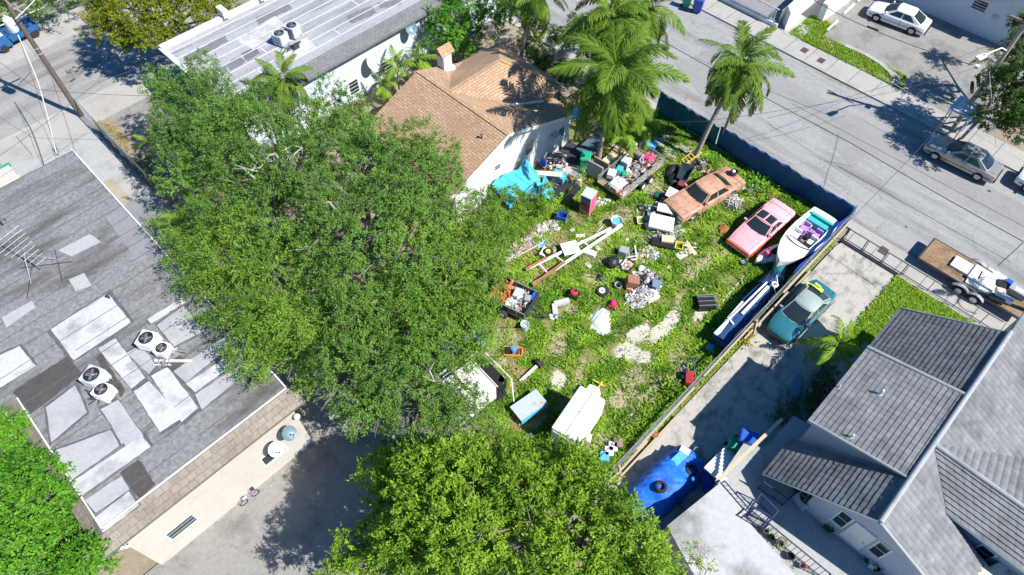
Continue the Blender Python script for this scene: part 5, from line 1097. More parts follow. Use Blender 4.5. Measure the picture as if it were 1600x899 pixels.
def car(name, label, loc, rz, L_, Wd, Hb, Hr, prof, cab, paint, roofp=None, cat='car', lowbump='black', wheel=.31, wx=None, rakew=.86, chromeb=False, twotone=None):
    """prof: list of (x fraction from tail -1 .. nose +1, half-width fraction, top height) ; cab: (xr0, xr1, xf1, xf0) rear base, rear top, front top, front base"""
    t = thing(name, label, cat, (loc[0], loc[1], loc[2] if len(loc) > 2 else 0), rz); hw = Wd/2; b = MB(); rings = []; zb = .2
    for x, wf, zt in prof:
        w_ = hw*wf; zs = zt-.07; mid = zb+(zs-zb)*.5
        half = [(0, zb), (w_*.86, zb), (w_*.97, zb+.1), (w_*1.0, mid), (w_*.985, zs-.06), (w_*.94, zs), (w_*.8, zs+.045), (w_*.4, zt-.002), (0, zt+.004)]
        ring = [(x*L_/2, y, z) for y, z in half]+[(x*L_/2, -y, z) for y, z in half[-2:0:-1]]; rings.append(ring)
    b.loft(rings, True, True); body = b.build('body', [PAINT.get(paint, M.get(paint))], t)
    wx = wx or (.62, -.6); cuts = []
    for f in wx:
        for sg in (-1, 1): c = MB(); c.tube([(f*L_/2, sg*(hw-.24), wheel), (f*L_/2, sg*(hw+.2), wheel)], wheel*1.16, 20); cuts.append(c)
    cut(body, cuts); me = body.data; me.polygons.foreach_set('use_smooth', [True]*len(me.polygons)); me.set_sharp_from_angle(angle=radians(32))
    for f in wx:
        for sg in (-1, 1):
            ww = MB(); y0 = sg*(hw-.21); y1 = sg*(hw-.02); x = f*L_/2; s = y1-y0
            ww.loft([[(x+r*cos(a), y, wheel+r*sin(a)) for a in np.linspace(0, 2*pi, 24, endpoint=False)] for r, y in ((wheel*.6, y0), (wheel*.93, y0), (wheel, y0+s*.2), (wheel, y0+s*.8), (wheel*.93, y1), (wheel*.66, y1), (wheel*.62, y1-s*.15))], True, False)
            wo_ = ww.build('wheel', M['rubber'], t, 40); rm = MB(); yr = y1-s*.1
            rm.loft([[(x+r*cos(a), y, wheel+r*sin(a)) for a in np.linspace(0, 2*pi, 24, endpoint=False)] for r, y in ((wheel*.64, yr), (wheel*.58, yr+s*.02), (wheel*.54, yr-s*.1), (.03, yr-s*.08))], True, True)
            for k in range(5): a = k*2*pi/5; rm.beam((x, yr, wheel), (x+wheel*.58*cos(a), yr, wheel+wheel*.58*sin(a)), .05, .03)
            rm.build('rim', M['rim'], wo_, 40)
    # cabin
    xr0, xr1, xf1, xf0 = [q*L_/2 for q in cab]; zi = lambda x: float(np.interp(x/(L_/2), [p[0] for p in prof], [p[2] for p in prof])); wb = hw*.9; wt = hw*rakew*.82
    zf = zi(xf0)-.01; zr = zi(xr0)-.01; bow = .16
    def S(side, u, v, off=0.):
        "point on the cabin shell; u along the panel, v up"
        if side == 'f':
            y = (u*2-1); x = (xf0+(xf1-xf0)*v)+bow*(1-y*y)*(1-.4*v)-bow*.55; p = Vector((x, y*(wb*.93+(wt*.96-wb*.93)*v), zf+(Hr-.03-zf)*v)); n = Vector((1, y*.25, .9 if xf0-xf1 > .3 else .3))
        elif side == 'r':
            y = (u*2-1); x = (xr0+(xr1-xr0)*v)-bow*.8*(1-y*y)*(1-.4*v)+bow*.4; p = Vector((x, y*(wb*.93+(wt*.96-wb*.93)*v), zr+(Hr-.03-zr)*v)); n = Vector((-1, y*.25, .9))
        else:
            sg = 1 if side == 'l' else -1; xa = xr0+(xr1-xr0)*v+bow*.4; xb = xf0+(xf1-xf0)*v-bow*.55; x = xa+(xb-xa)*u; z0 = zr+(zf-zr)*u
            p = Vector((x, sg*(wb+(wt-wb)*v), z0+(Hr-.03-z0)*v)); n = Vector((0, sg, .35))
        return p+n.normalized()*off
    b = MB(); 
    for sd in 'frlk':
        if sd == 'k': side = 'x'
        side = sd if sd != 'k' else 'k'
        b.grid(lambda u, v, s=side: S(s, u, v), 10, 4)
    def roofp_(u, v):
        yy = v*2-1; xa = xr1+bow*.4-bow*.8*(1-yy*yy)*.6; xb = xf1-bow*.55+bow*(1-yy*yy)*.6; x = xa+(xb-xa)*u; cr = .075*(1-yy*yy)*(1-(2*u-1)**4*.6); return (x, yy*wt, Hr-.03+cr)
    b.grid(roofp_, 12, 10); cb = b.build('cabin', [PAINT.get(roofp or paint)], t, 35)
    for sd, nm, u0, u1, v0, v1 in (('f', 'windshield', .05, .95, .06, .93), ('r', 'rear_window', .07, .93, .08, .92)):
        g = MB(); g.grid(lambda u, v: S(sd, u0+(u1-u0)*u, v0+(v1-v0)*v, .012), 12, 4); g.build(nm, M['glass'], t, 40)
    for sd in 'lk':
        for u0, u1 in ((.14, .5), (.54, .9)):
            g = MB(); g.grid(lambda u, v: S(sd, u0+(u1-u0)*u, .1+.78*v, .012), 4, 2); g.build('side_window', M['glass'], t, 40)
    # bumpers, lamps, mirrors, seams
    wn_ = hw*prof[-1][1]; wr_ = hw*prof[0][1]; zn = prof[-1][2]; zt_ = prof[0][2]; bm = PAINT['chrome'] if chromeb else M['black'] if lowbump == 'black' else PAINT[paint]
    b = MB(); b.box((L_/2+.03, 0, .42), (.14, wn_*1.96, .2)); b.build('bumper', bm, t); b = MB(); b.box((-L_/2-.03, 0, .44), (.14, wr_*1.96, .2)); b.build('bumper', bm, t)
    b = MB(); b.box((L_/2+.015, 0, zn-.16), (.04, wn_*1.1, .13)); 
    for k in range(9): b.box((L_/2+.04, -wn_*.5+k*wn_*.125, zn-.16), (.01, .02, .12))
    b.build('grille', M['darkmetal'], t)
    for sg in (-1, 1):
        b = MB(); b.box((L_/2+.01, sg*wn_*.74, zn-.15), (.06, wn_*.36, .13)); b.build('headlight', PAINT['lamp'], t)
        b = MB(); b.box((-L_/2-.012, sg*wr_*.72, zt_-.16), (.04, wr_*.46, .14)); b.build('taillight', PAINT['tail'], t)
        b = MB(); b.box((xf0-.25, sg*(hw*.98), zi(xf0)+.12), (.1, .2, .12)); b.build('mirror', PAINT.get(roofp or paint), t)
        for k, fx in enumerate((.08, .52)):
            x = xr0+(xf0-xr0)*fx+.1; h = MB(); h.box((x+.5, sg*(hw+.004), zb+.44), (.16, .02, .03)); h.build('door_handle', PAINT['chrome'], t)
    for sg in (-1, 1):
        b = MB(); b.beam((-L_/2*.93, sg*(hw+.004), .52), (L_/2*.9, sg*(hw*.985+.004), .5), .02, .04); b.build('side_trim', PAINT['chrome'] if chromeb else M['black'], t)
        for xx in (xf0-.05, (xf0+xr0)/2, xr0+.25): b = MB(); b.box((xx, sg*(hw+.003), .62), (.014, .012, .6)); b.build('door_gap', M['black'], t)
    b = MB()
    for sg in (-.3, .3): b = MB(); b.beam((xf0+.1, sg*hw, zi(xf0)+.03), (xf0-.15, sg*hw+.45, zi(xf0)+.1), .015); b.build('wiper', M['black'], t)
    # panel gaps: hood and boot outlines
    b = MB()
    def onbody(x, yf): w_ = float(np.interp(x/(L_/2), [p[0] for p in prof], [p[1] for p in prof]))*hw; z = zi(x); return (x, yf*w_, z+(.003 if abs(yf) < .5 else -.012 if abs(yf) < .75 else -.02))
    for sg in (-1, 1):
        xs = np.linspace(xf0+.15, L_/2*.95, 8)
        for i in range(7): b.beam(onbody(xs[i], sg*.76), onbody(xs[i+1], sg*.76), .012, .012)
        xs = np.linspace(-L_/2*.95, xr0-.15, 6)
        for i in range(5): b.beam(onbody(xs[i], sg*.72), onbody(xs[i+1], sg*.72), .012, .012)
    b.build('panel_gaps', M['black'], t)
    return t
SED = [(-1, .86, .78), (-.97, .92, .88), (-.8, .97, .93), (-.5, 1, .96), (0, 1, .97), (.35, 1, .96), (.6, .98, .90), (.85, .95, .82), (.96, .9, .75), (1, .82, .68)]
OLD = [(-1, .93, .86), (-.985, .95, .92), (-.7, .98, .95), (-.4, 1, .97), (0, 1, .98), (.3, 1, .97), (.7, .98, .95), (.97, .96, .93), (.99, .95, .9), (1, .94, .82)]
CPE = [(-1, .9, .84), (-.97, .94, .93), (-.6, 1, .96), (-.1, 1, .95), (.3, 1, .90), (.7, .98, .8), (.95, .93, .7), (.99, .9, .66), (1, .88, .6)]
RND = [(-1, .72, .72), (-.97, .82, .92), (-.85, .92, .98), (-.5, 1, 1.0), (0, 1, .98), (.35, 1, .95), (.6, .98, .9), (.82, .92, .82), (.93, .84, .74), (.98, .74, .66), (1, .62, .6)]
# orange-tan 1970s sedan: tail to the fence, nose to the lower left
c1 = at(1100, 305, .6)
tan = car('parked_car', 'long faded orange-tan old sedan with scrap heaped against its nose', (c1.x+.1, c1.y+.05), radians(180-11), 5.55, 1.98, .95, 1.42, OLD, (-.62, -.36, .16, .4), 'tanfade', chromeb=True, wheel=.34)
b = MB()
for y in (-.25, .25): b.beam((.95, y, .985), (2.65, y, .95), .03, .02)
b.build('hood_crease', PAINT['tanfade'], tan); 
t = thing('headlamp_bucket', 'round dark pot with a white cup resting on the orange-tan sedan boot', 'pot', (*at(1146, 272, 1)[:2], .96)); b = MB(); b.lathe((0, 0, 0), [(.2, 0), (.26, .28), (.24, .3), (.2, .05)], 16, cap=False); b.lathe((0, 0, .02), [(.2, 0), (.01, .01)], 12); b.build('pot', M['darkmetal'], t); b = MB(); b.ball((0, .05, .25), (.13, .13, .1), 10, 6); b.build('cup', M['white'], t)
b = MB(); b.box((0, 0, .06), (.28, .26, .12)); solo(b, 'small_box', M['darkmetal'], 'little dark box on the boot lid of the orange-tan sedan', 'box', (*at(1133, 288, 1)[:2], .955), .2)
# pink coupe
c2 = at(1190, 354, .6)
pk = car('parked_car', 'sun-faded pink coupe with orange-red sides between the orange-tan sedan and the white boat', (c2.x, c2.y), radians(180-2.5), 4.75, 1.86, .95, 1.28, CPE, (-.56, -.26, .06, .36), 'pink', wheel=.32, lowbump='paint')
b = MB(); w_ = .93
for sg in (-1, 1): b.add([(-2.3, sg*(w_+.006), .3), (2.25, sg*(w_*.99+.004), .3), (2.25, sg*(w_*.965+.004), .55), (-.3, sg*(w_+.008), .72), (-2.3, sg*(w_*.98), .66)], [(0, 1, 2, 3, 4) if sg < 0 else (4, 3, 2, 1, 0)])
b.box((2.42, 0, .5), (.1, 1.66, .26)); b.box((2.3, 0, .36), (.2, 1.7, .2)); b.build('red_side_panel', PAINT['redorange'], pk)
for sg in (-1, 1):
    b = MB(); b.grid(lambda u, v: (-.56+.62*u, sg*(.05+.5*v), 1.305+.03*(1-v*v)), 6, 4); o = b.build('roof_glass', M['glass'], pk, 40); s_ = o.modifiers.new('thickness', 'SOLIDIFY'); s_.thickness = .012
for c_ in kids(pk):
    if c_.name.startswith('rear_window'): c_.data.materials[0] = PAINT['pink']; c_['label'] = 'pink-covered rear window'
b = MB(); b.box((2.45, .5, .56), (.04, .32, .07)); b.box((2.45, -.5, .56), (.04, .32, .07)); b.build('lamp_slot', M['black'], pk)
# teal sedan on the driveway
c3 = at(1252, 486, .6)
tl = car('parked_car', 'teal rounded sedan with faded roof on the driveway, a yellow-green toy on its boot', (c3.x, c3.y), radians(180-3), 4.75, 1.8, .95, 1.38, RND, (-.72, -.38, .1, .5), 'teal', roofp='tealfade', wheel=.32)
t = thing('water_toy', 'yellow-green and black gun-shaped toy on the teal sedan boot', 'toy', (*at(1272, 452, 1.05)[:2], 1.0), .2)
limeg = mat('lime_plastic', (.6, .75, .1), .5, var=.05)
b = MB(); b.box((0, 0, .05), (.5, .95, .08)); b.build('board', limeg, t); b = MB(); b.tube([(-.1, -.35, .13), (.1, .35, .13)], .06, 8); b.box((-.05, .1, .13), (.25, .2, .08)); b.build('handle', M['black'], t)
b = MB(); b.tube([(.25, -.3, .1), (.35, .1, .14)], .08, 8); b.build('tank', limeg, t)
# white car top right, silver car, car at edge
c4 = at(1405, 26, .6); car('parked_car', 'white hatch-backed sedan parked beside the pale building at the top right', (c4.x, c4.y), radians(97), 4.7, 1.84, .95, 1.42, SED, (-.8, -.42, .14, .5), 'white', wheel=.33)
c5 = at(1507, 243, .6); car('parked_car', 'champagne-silver sedan parked along the far kerb in tree shade', (c5.x-.2, c5.y), radians(93), 4.75, 1.8, .95, 1.4, SED, (-.74, -.42, .12, .48), 'silver', wheel=.32)
c6 = at(1604, 282, .6); car('parked_car', 'white car cut by the right edge of the photo behind the silver sedan', (46.9, -3.4), radians(92), 4.7, 1.8, .95, 1.42, SED, (-.74, -.42, .12, .48), 'white', wheel=.33)
# blue vehicle at the upper left
t = thing('open_truck_bed', 'small dark blue pickup in the upper left corner behind the pole', 'truck', (*at(33, 48, .6)[:2], 0), radians(5)); b = MB(); b.box((0, 0, .55), (2.3, 1.5, .1))
for sg in (-1, 1): b.box((0, sg*.75, .78), (2.3, .07, .4))
b.box((1.13, 0, .78), (.07, 1.5, .4)); b.build('bed', mat('dusty_blue_paint', (.02, .1, .26), .5, var=.15), t); b = MB(); b.box((-1.9, 0, .75), (1.4, 1.5, .9), taper=.85); b.build('cab', MATS['dusty_blue_paint'], t); b = MB(); b.box((-1.9, 0, 1.23), (1.0, 1.2, .05)); b.build('roof_panel', M['white'], t)
for x in (-1.9, .6):
    for sg in (-1, 1): b = MB(); b.tube([(x, sg*.6, .3), (x, sg*.78, .3)], .3, 16); b.build('wheel', M['rubber'], t)

# ---------------- boats
def boat(name, label, loc, rz, L_, Bm, Hh, m_hull, m_deck, parts, z=.45):
    t = thing(name, label, 'boat', (loc[0], loc[1], 0), rz); b = MB(); st = []
    prof = [(-1, .86, 0), (-.7, .94, 0), (-.3, 1, 0), (.1, .97, .02), (.4, .84, .05), (.65, .62, .1), (.82, .4, .15), (.94, .17, .2), (1, .02, .25)]
    for x, wf, sh in prof:
        w_ = Bm/2*wf; zk = z+(.0 if x < .3 else (x-.3)**2*.7*Hh); zt = z+Hh+sh
        half = [(0, zk), (w_*.55, zk+.12*Hh), (w_*.85, zk+.35*Hh), (w_*.97, zt-.12), (w_, zt-.04), (w_*.97, zt)]
        st.append([(x*L_/2, -y, q) for y, q in half[::-1]]+[(x*L_/2, y, q) for y, q in half[1:]])
    n = len(st[0]); b.loft(st, False, False)
    b.add(st[0], [tuple(range(n))]); 
    hull = b.build('hull', m_hull, t, 35)
    return t, prof
wt_ = mat('white_gelcoat', (.78, .78, .77), .3, var=.03, dirt=(.5, .46, .4), dirt_amt=.15, dscale=2)
c = at(1255, 372, 1.2); bt, pf = boat('speedboat', 'open white speedboat with purple and turquoise seats, bow toward the camera', (c.x, c.y), radians(180-1), 5.4, 2.15, .75, wt_, wt_, None)
b = MB(); L_ = 5.4
# deck with cockpit opening
def dk(x, y, z=0):
    w_ = float(np.interp(x, [p[0] for p in pf], [p[1] for p in pf]))*1.075*.97; sh = float(np.interp(x, [p[0] for p in pf], [p[2] for p in pf])); return (x*L_/2, y*w_, 1.2+sh+.06*(1-y*y)+z)
b.grid(lambda u, v: dk(.2+.8*u, v*2-1), 14, 10); b.grid(lambda u, v: dk(-1+.22*u, v*2-1), 4, 10)
for sg in (-1, 1): b.grid(lambda u, v: dk(-.78+.98*u, sg*(.72+.28*v)), 12, 3)
b.build('deck', wt_, bt, 40)
b = MB(); b.grid(lambda u, v: (lambda p: (p[0], p[1]*.9, .72))(dk(-.78+.98*u, v*2-1)), 6, 4)
b.build('cockpit_floor', mat('purple_marine_carpet', (.3, .14, .42), .8, var=.2, scale=4, col2=(.45, .3, .5)), bt)
b = MB()
for sg in (-1, 1): b.grid(lambda u, v: (lambda p: (p[0], p[1], p[2]-.5*v))(dk(-.78+.98*u, sg*.72)), 10, 1)
b.grid(lambda u, v: (lambda p: (p[0], p[1], p[2]-.5*v))(dk(.2, (u*2-1)*.72)), 6, 1); b.grid(lambda u, v: (lambda p: (p[0], p[1], p[2]-.5*v))(dk(-.78, (u*2-1)*.72)), 6, 1); b.build('cockpit_side', wt_, bt)
turq = mat('turquoise_vinyl', (.05, .42, .42), .5, var=.15); purp = mat('lilac_vinyl', (.42, .24, .6), .5, var=.2)
b = MB(); b.box((-1.85, 0, .95), (.55, 1.35, .4)); b.box((-2.1, 0, 1.2), (.2, 1.5, .25)); b.build('rear_bench', turq, bt, 40)
for i, (x, y, mm) in enumerate(((-.95, .42, purp), (-.95, -.42, purp), (-.1, -.5, wt_), (-.25, .5, wt_))): b = MB(); b.box((x, y, .9), (.5, .42, .3)); b.box((x-.25, y, 1.12), (.1, .42, .4)); b.build('seat', mm, bt)
for p_, d_ in (((-.3, .05, 1.0), (.3, .3, .5)), ((.3, .42, 1.0), (.25, .5, .45))): b = MB(); b.box(p_, d_); b.build('console', M['black'], bt)
b = MB(); b.tube([(.62+.25*(1-(k/10-1)**2), (k/10-1)*.8, 1.33) for k in range(21)], .03, 6); b.build('windshield_frame', M['darkmetal'], bt)
b = MB(); 
for k in range(7): b.box((rnd(-1.6, .3), rnd(-.5, .5), .86), (.25, .18, .2), rz=rnd(0, 3))
b.build('loose_cushions', M['beige'], bt)
for k in range(8): pass
b = MB(); b.beam((2.2, 0, .45), (4.0, .0, .42), .09, .09); b.beam((-2.2, .6, .36), (2.2, .35, .4), .08); b.beam((-2.2, -.6, .36), (2.2, -.35, .4), .08); b.tube([(-.9, -1.0, .3), (-.9, 1.0, .3)], .04, 6)
tr = thing('boat_trailer', 'galvanised trailer under the white speedboat with its tongue sticking out past the bow', 'trailer', (bt.location.x, bt.location.y, 0), bt.rotation_euler.z); b.build('frame', M['metal'], tr)
for sg in (-1, 1): b = MB(); b.tube([(-.9, sg*.92, .28), (-.9, sg*1.08, .28)], .28, 16); b.build('wheel', M['rubber'], tr)
# long blue-and-white hull along the fence
c = at(1172, 482, .9); t, pf2 = boat('covered_boat', 'narrow blue boat hull with white struts lying along the shaded fence', (c.x+.2, c.y+.1), radians(2), 6.2, 1.15, .6, mat('blue_white_hull', (.03, .09, .3), .35, var=.15), None, None, z=.3)
b = MB(); b.grid(lambda u, v: ((-1+1.96*u)*3.1, (v*2-1)*float(np.interp(-1+1.96*u, [p[0] for p in pf2], [p[1] for p in pf2]))*.56, .93+.2*max(0, u-.5)+.12*(1-abs(v*2-1))), 20, 6); b.build('cover', mat('navy_boat_cover', (.02, .06, .17), .5, var=.25), t, 40)
b = MB(); b.add([(-3.05, .5, .97), (-.2, .5, 1.06), (-.2, .38, 1.08), (-3.05, .2, .99)], [(0, 1, 2, 3)]); b.beam((-3.08, .45, 1.0), (1.8, .12, 1.2), .09, .09); b.beam((-1.9, -.02, 1.08), (-1.75, .42, 1.1), .09); b.beam((-1.0, .0, 1.12), (1.6, -.1, 1.2), .17, .05); b.build('white_strut', wt_, t)
c = at(1210, 446, 1.2); b = MB(); b.tube([(.16*cos(a), .16*sin(a), 0) for a in np.linspace(0, 2*pi, 17)], .06, 6, cap=False); solo(b, 'ring_float', wt_, 'small white ring on the shaded boat cover near the fence', 'ring', (c.x, c.y, 1.28))
b = MB(); b.tube([(-.5, -.25, 0), (-.2, .1, .05), (.3, .2, .05), (.7, .5, 0)], .03, 6); solo(b, 'bow_rail', wt_, 'curved white pipe beside the white ring float', 'pipe', (c.x, c.y-.2, 1.2))
c = at(1218, 432, .5); b = MB(); b.ball((0, 0, 0), (1.4, .42, .32), 16, 8); solo(b, 'kayak', mat('dark_teal_hull', (.02, .13, .16), .4, var=.2), 'dark teal pointed hull standing on end of the covered boat', 'kayak', (c.x+.3, c.y+.25, .55), radians(25))

# ---------------- jet ski between pink coupe and boat
c = at(1207, 396, .5); t = thing('watercraft', 'old black, white and pink jet ski beside the bow of the white speedboat', 'jet ski', (c.x, c.y, 0), radians(160))
b = MB(); b.loft([[(x, y*w_, z) for y, z in ((0, .05), (.8, .2), (1, .42), (.7, .55), (0, .62), (-.7, .55), (-1, .42), (-.8, .2))] for x, w_ in ((-1.15, .45), (-.6, .52), (.2, .5), (.8, .34), (1.2, .06))], True, True); b.build('hull', wt_, t, 40)
b = MB(); b.loft([[(x, y*w_, z+zo) for y, z in ((1, .5), (.6, .75), (-.6, .75), (-1, .5))] for x, w_, zo in ((-1.0, .26, 0), (-.3, .26, .05), (.1, .22, -.1))], True, True); b.build('seat', M['black'], t, 40)
b = MB(); b.box((.45, 0, .78), (.45, .4, .3), taper=.6); b.build('cowl', M['pinkp'], t); b = MB(); b.tube([(.3, -.35, .95), (.38, 0, .92), (.3, .35, .95)], .025, 6); b.build('handlebar', M['black'], t)

# ---------------- flatbed trailer on the street
t = thing('flatbed_trailer', 'long wooden-decked flatbed trailer at the near kerb loaded with white panels', 'trailer', (36.35, -2.7, STZ), radians(-90))
FT = t; L2 = 3.1; b = MB()
for k in range(9): b.box((0, -.92+k*.23, .7), (2*L2, .215, .05))
b.build('deck', mat('oiled_plank_deck', (.2, .125, .065), .8, var=.3, scale=1.5, col2=(.29, .2, .11), dirt=(.07, .05, .035), dirt_amt=.8), t)
b = MB(); 
for sg in (-1, 1): b.beam((-L2, sg*1.06, .66), (L2, sg*1.06, .66), .08, .14)
b.beam((-L2, -1.06, .66), (-L2, 1.06, .66), .1, .14); b.beam((L2, -1.06, .66), (L2, 1.06, .66), .1, .14); b.beam((L2, -.5, .6), (L2+1.3, 0, .6), .08, .1); b.beam((L2, .5, .6), (L2+1.3, 0, .6), .08, .1); b.build('frame', M['darkmetal'], t)
for x in (-.3, .62):
    for sg in (-1, 1):
        b = MB(); b.tube([(x, sg*1.14, .34), (x, sg*1.36, .34)], .34, 20); wq = b.build('wheel', M['rubber'], t, 40); b = MB(); b.tube([(x, sg*1.35, .34), (x, sg*1.37, .34)], .2, 14); b.build('rim', M['rim'], wq)
        b = MB(); b.grid(lambda u, v: (x-.48+.96*u, sg*(1.12+.26*v), .55+.22*sin(pi*u)), 8, 1); b.build('mudguard', M['grey'], t)
def onbed(x, y, z): a = radians(-90); return (FT.location.x+x*cos(a)-y*sin(a), FT.location.y+x*sin(a)+y*cos(a), FT.location.z+z)
def tb(name, label, cat, x, y, z, dims, m, rz=0):
    b = MB(); b.box((0, 0, dims[2]/2), dims); return solo(b, name, m, label, cat, onbed(x, y, z+.73), radians(-90)+rz)
tb('white_board', 'white slab lying by itself on the bare planks of the flatbed', 'panel', -.95, .1, 0, (1.15, .95, .16), M['white'], .02)
tb('white_board', 'large white slab in the middle of the flatbed, with a dark slot', 'panel', .35, .05, .12, (1.5, 1.2, .14), M['white'], .0)
tb('slot_cover', 'thin dark batten lying on the large white flatbed slab', 'batten', .1, .0, .27, (.05, .7, .03), M['darkmetal'], .1)
tb('white_board', 'lower white slab peeping out under the large flatbed slab on the kerb side', 'panel', .5, -.45, 0, (1.7, .8, .1), M['white'], .08)
tb('white_box', 'small white box on the street side of the flatbed', 'box', .35, .85, 0, (.3, .22, .3), M['white'])
tb('white_box', 'flat white carton on the street side of the flatbed next to the blue jerrycan', 'box', .9, .75, .1, (.75, .35, .2), M['white'], .1)
tb('jerrycan', 'bright blue jerrycan on the flatbed trailer', 'jerrycan', 1.5, .6, 0, (.32, .3, .45), M['blue'])
tb('tool_chest', 'long grey tool chest with a white lid label at the far end of the flatbed', 'chest', 2.15, .45, 0, (1.0, .6, .42), M['grey'])
tb('white_label', 'white sheet on the lid of the grey tool chest', 'sheet', 2.2, .4, .42, (.6, .28, .02), M['white'], .1)
tb('scrap_bundle', 'black mass of folded straps beside the blue jerrycan', 'bundle', 1.25, .25, 0, (.5, .5, .35), M['black'], .3)
tb('white_carton', 'long white carton near the kerb-side tail of the flatbed', 'box', 1.75, -.6, .12, (.95, .3, .28), M['white'], .12)
tb('dark_tub', 'dark tub under the long white carton on the flatbed', 'tub', 1.5, -.85, 0, (.8, .3, .3), M['darkmetal'], .1)
tb('round_lid', 'pale round-edged lid on the flatbed beside the tool chest', 'lid', 1.45, -.15, .15, (.45, .4, .1), M['beige'], .5)

# ---------------- mesh-sided utility trailer full of household junk
def trailer(name, label, loc, rz, L_, Wd, side, deckh, m_side, mesh=True, wheels=((0,),), gate=True):
    t = thing(name, label, 'trailer', (loc[0], loc[1], 0), rz); b = MB()
    b.box((0, 0, deckh), (L_, Wd, .05)); b.build('deck', M['wood'], t)
    for sg in (-1, 1):
        b = MB(); y = sg*Wd/2
        b.beam((-L_/2, y, deckh+side), (L_/2, y, deckh+side), .05); b.beam((-L_/2, y, deckh), (L_/2, y, deckh), .06)
        for k in range(6): b.beam((-L_/2+k*L_/5, y, deckh), (-L_/2+k*L_/5, y, deckh+side), .04)
        b.build('side_rail', M['metal'], t)
        b = MB()
        if mesh:
            for k in range(int(L_/.1)): b.tube([(-L_/2+k*.1, y, deckh), (-L_/2+k*.1, y, deckh+side)], .004, 3)
            for k in range(5): b.tube([(-L_/2, y, deckh+k*side/5), (L_/2, y, deckh+k*side/5)], .004, 3)
        else: b.box((0, y-sg*.0, deckh+side*.5), (L_-.06, .03, side-.04))
        b.build('side_panel', m_side, t)
    for sg in (-1, 1):
        if sg == -1 and not gate: continue
        b = MB(); b.beam((sg*L_/2, -Wd/2, deckh+side), (sg*L_/2, Wd/2, deckh+side), .05)
        if mesh:
            for k in range(int(Wd/.1)): b.tube([(sg*L_/2, -Wd/2+k*.1, deckh), (sg*L_/2, -Wd/2+k*.1, deckh+side)], .004, 3)
            for k in range(6): b.tube([(sg*L_/2, -Wd/2, deckh+k*side/6), (sg*L_/2, Wd/2, deckh+k*side/6)], .004, 3)
            b.beam((sg*L_/2, 0, deckh), (sg*L_/2, 0, deckh+side), .03)
        else: b.box((sg*(L_/2-.0), 0, deckh+side*.5), (.03, Wd-.06, side-.04))
        b.build('end_gate', m_side if not mesh else M['metal'], t)
    for x in wheels:
        for sg in (-1, 1):
            b = MB(); b.tube([(x[0], sg*(Wd/2+.06), .3), (x[0], sg*(Wd/2+.26), .3)], .3, 18); wq = b.build('wheel', M['rubber'], t, 40); b = MB(); b.tube([(x[0], sg*(Wd/2+.25), .3), (x[0], sg*(Wd/2+.275), .3)], .17, 14); b.build('rim', M['white'], wq)
    b = MB(); b.beam((L_/2, -.4, deckh-.05), (L_/2+1.2, 0, deckh-.08), .06); b.beam((L_/2, .4, deckh-.05), (L_/2+1.2, 0, deckh-.08), .06); b.build('drawbar', M['darkmetal'], t)
    return t
ut = trailer('utility_trailer', 'mesh-sided utility trailer heaped with household junk beside the tallest palm', (28.5, 17.3), radians(0), 4.4, 2.05, .62, .5, M['metal'], True, ((-.2,), (.6,)))
ot = trailer('utility_trailer', 'dark-sided open trailer of orange scrap at the edge of the tree grove', (15.75, 15.7), radians(-74), 2.5, 1.75, .5, .55, M['darkmetal'], False, ((-.1,),), True)
M['blackmesh'] = M['darkmetal']

# ================================================================ THINGS IN THE LOT
def local(T, x, y, z=0):
    a = T.rotation_euler.z; return (T.location.x+x*cos(a)-y*sin(a), T.location.y+x*sin(a)+y*cos(a), T.location.z+z)
def bx(name, label, cat, loc, dims, m, rz=0, rx=0, ry=0, lid=None, group=None):
    b = MB(); b.box((0, 0, 0), dims, rx=rx, ry=ry); o = solo(b, name, M[m] if isinstance(m, str) else m, label, cat, (loc[0], loc[1], loc[2]+dims[2]/2*max(.6, abs(cos(rx)*cos(ry)))), rz, group=group)
    bv = o.modifiers.new('bevel', 'BEVEL'); bv.width = min(dims)*.08; bv.segments = 2; return o
def hollow(name, label, cat, loc, dims, m, rz=0, taper=.85, wall=.03, tilt=0, h0=0, inner=None, wheels=False, rim=None):
    "open-topped tapered tub or bin"
    t = thing(name, label, cat, loc, rz); lx_, ly_, lz = dims; b = MB(); R_ = Euler((tilt, 0, 0)).to_matrix()
    def ring(k, z, ins=0): return [R_ @ Vector((sx*(lx_/2*k-ins), sy*(ly_/2*k-ins), z)) for sx, sy in ((-1, -1), (1, -1), (1, 1), (-1, 1))]
    b.loft([ring(taper, 0), ring(1, lz), ring(1, lz, wall), ring(taper, .04, wall)], True, False); b.add(ring(taper, 0), [(3, 2, 1, 0)]); b.add(ring(taper, .04, wall), [(0, 1, 2, 3)]); b.build('body', M[m] if isinstance(m, str) else m, t)
    b = MB(); r = ring(1.04, lz); 
    for i in range(4): b.beam(r[i], r[(i+1) % 4], .035, .03)
    b.build('rim', M[rim or m] if isinstance(rim or m, str) else m, t)
    if wheels:
        for sg in (-1, 1): b = MB(); b.tube([R_ @ Vector((sg*lx_*.42, -ly_*.45, .1)), R_ @ Vector((sg*lx_*.5, -ly_*.45, .1))], .1, 12); b.build('wheel', M['rubber'], t)
    return t
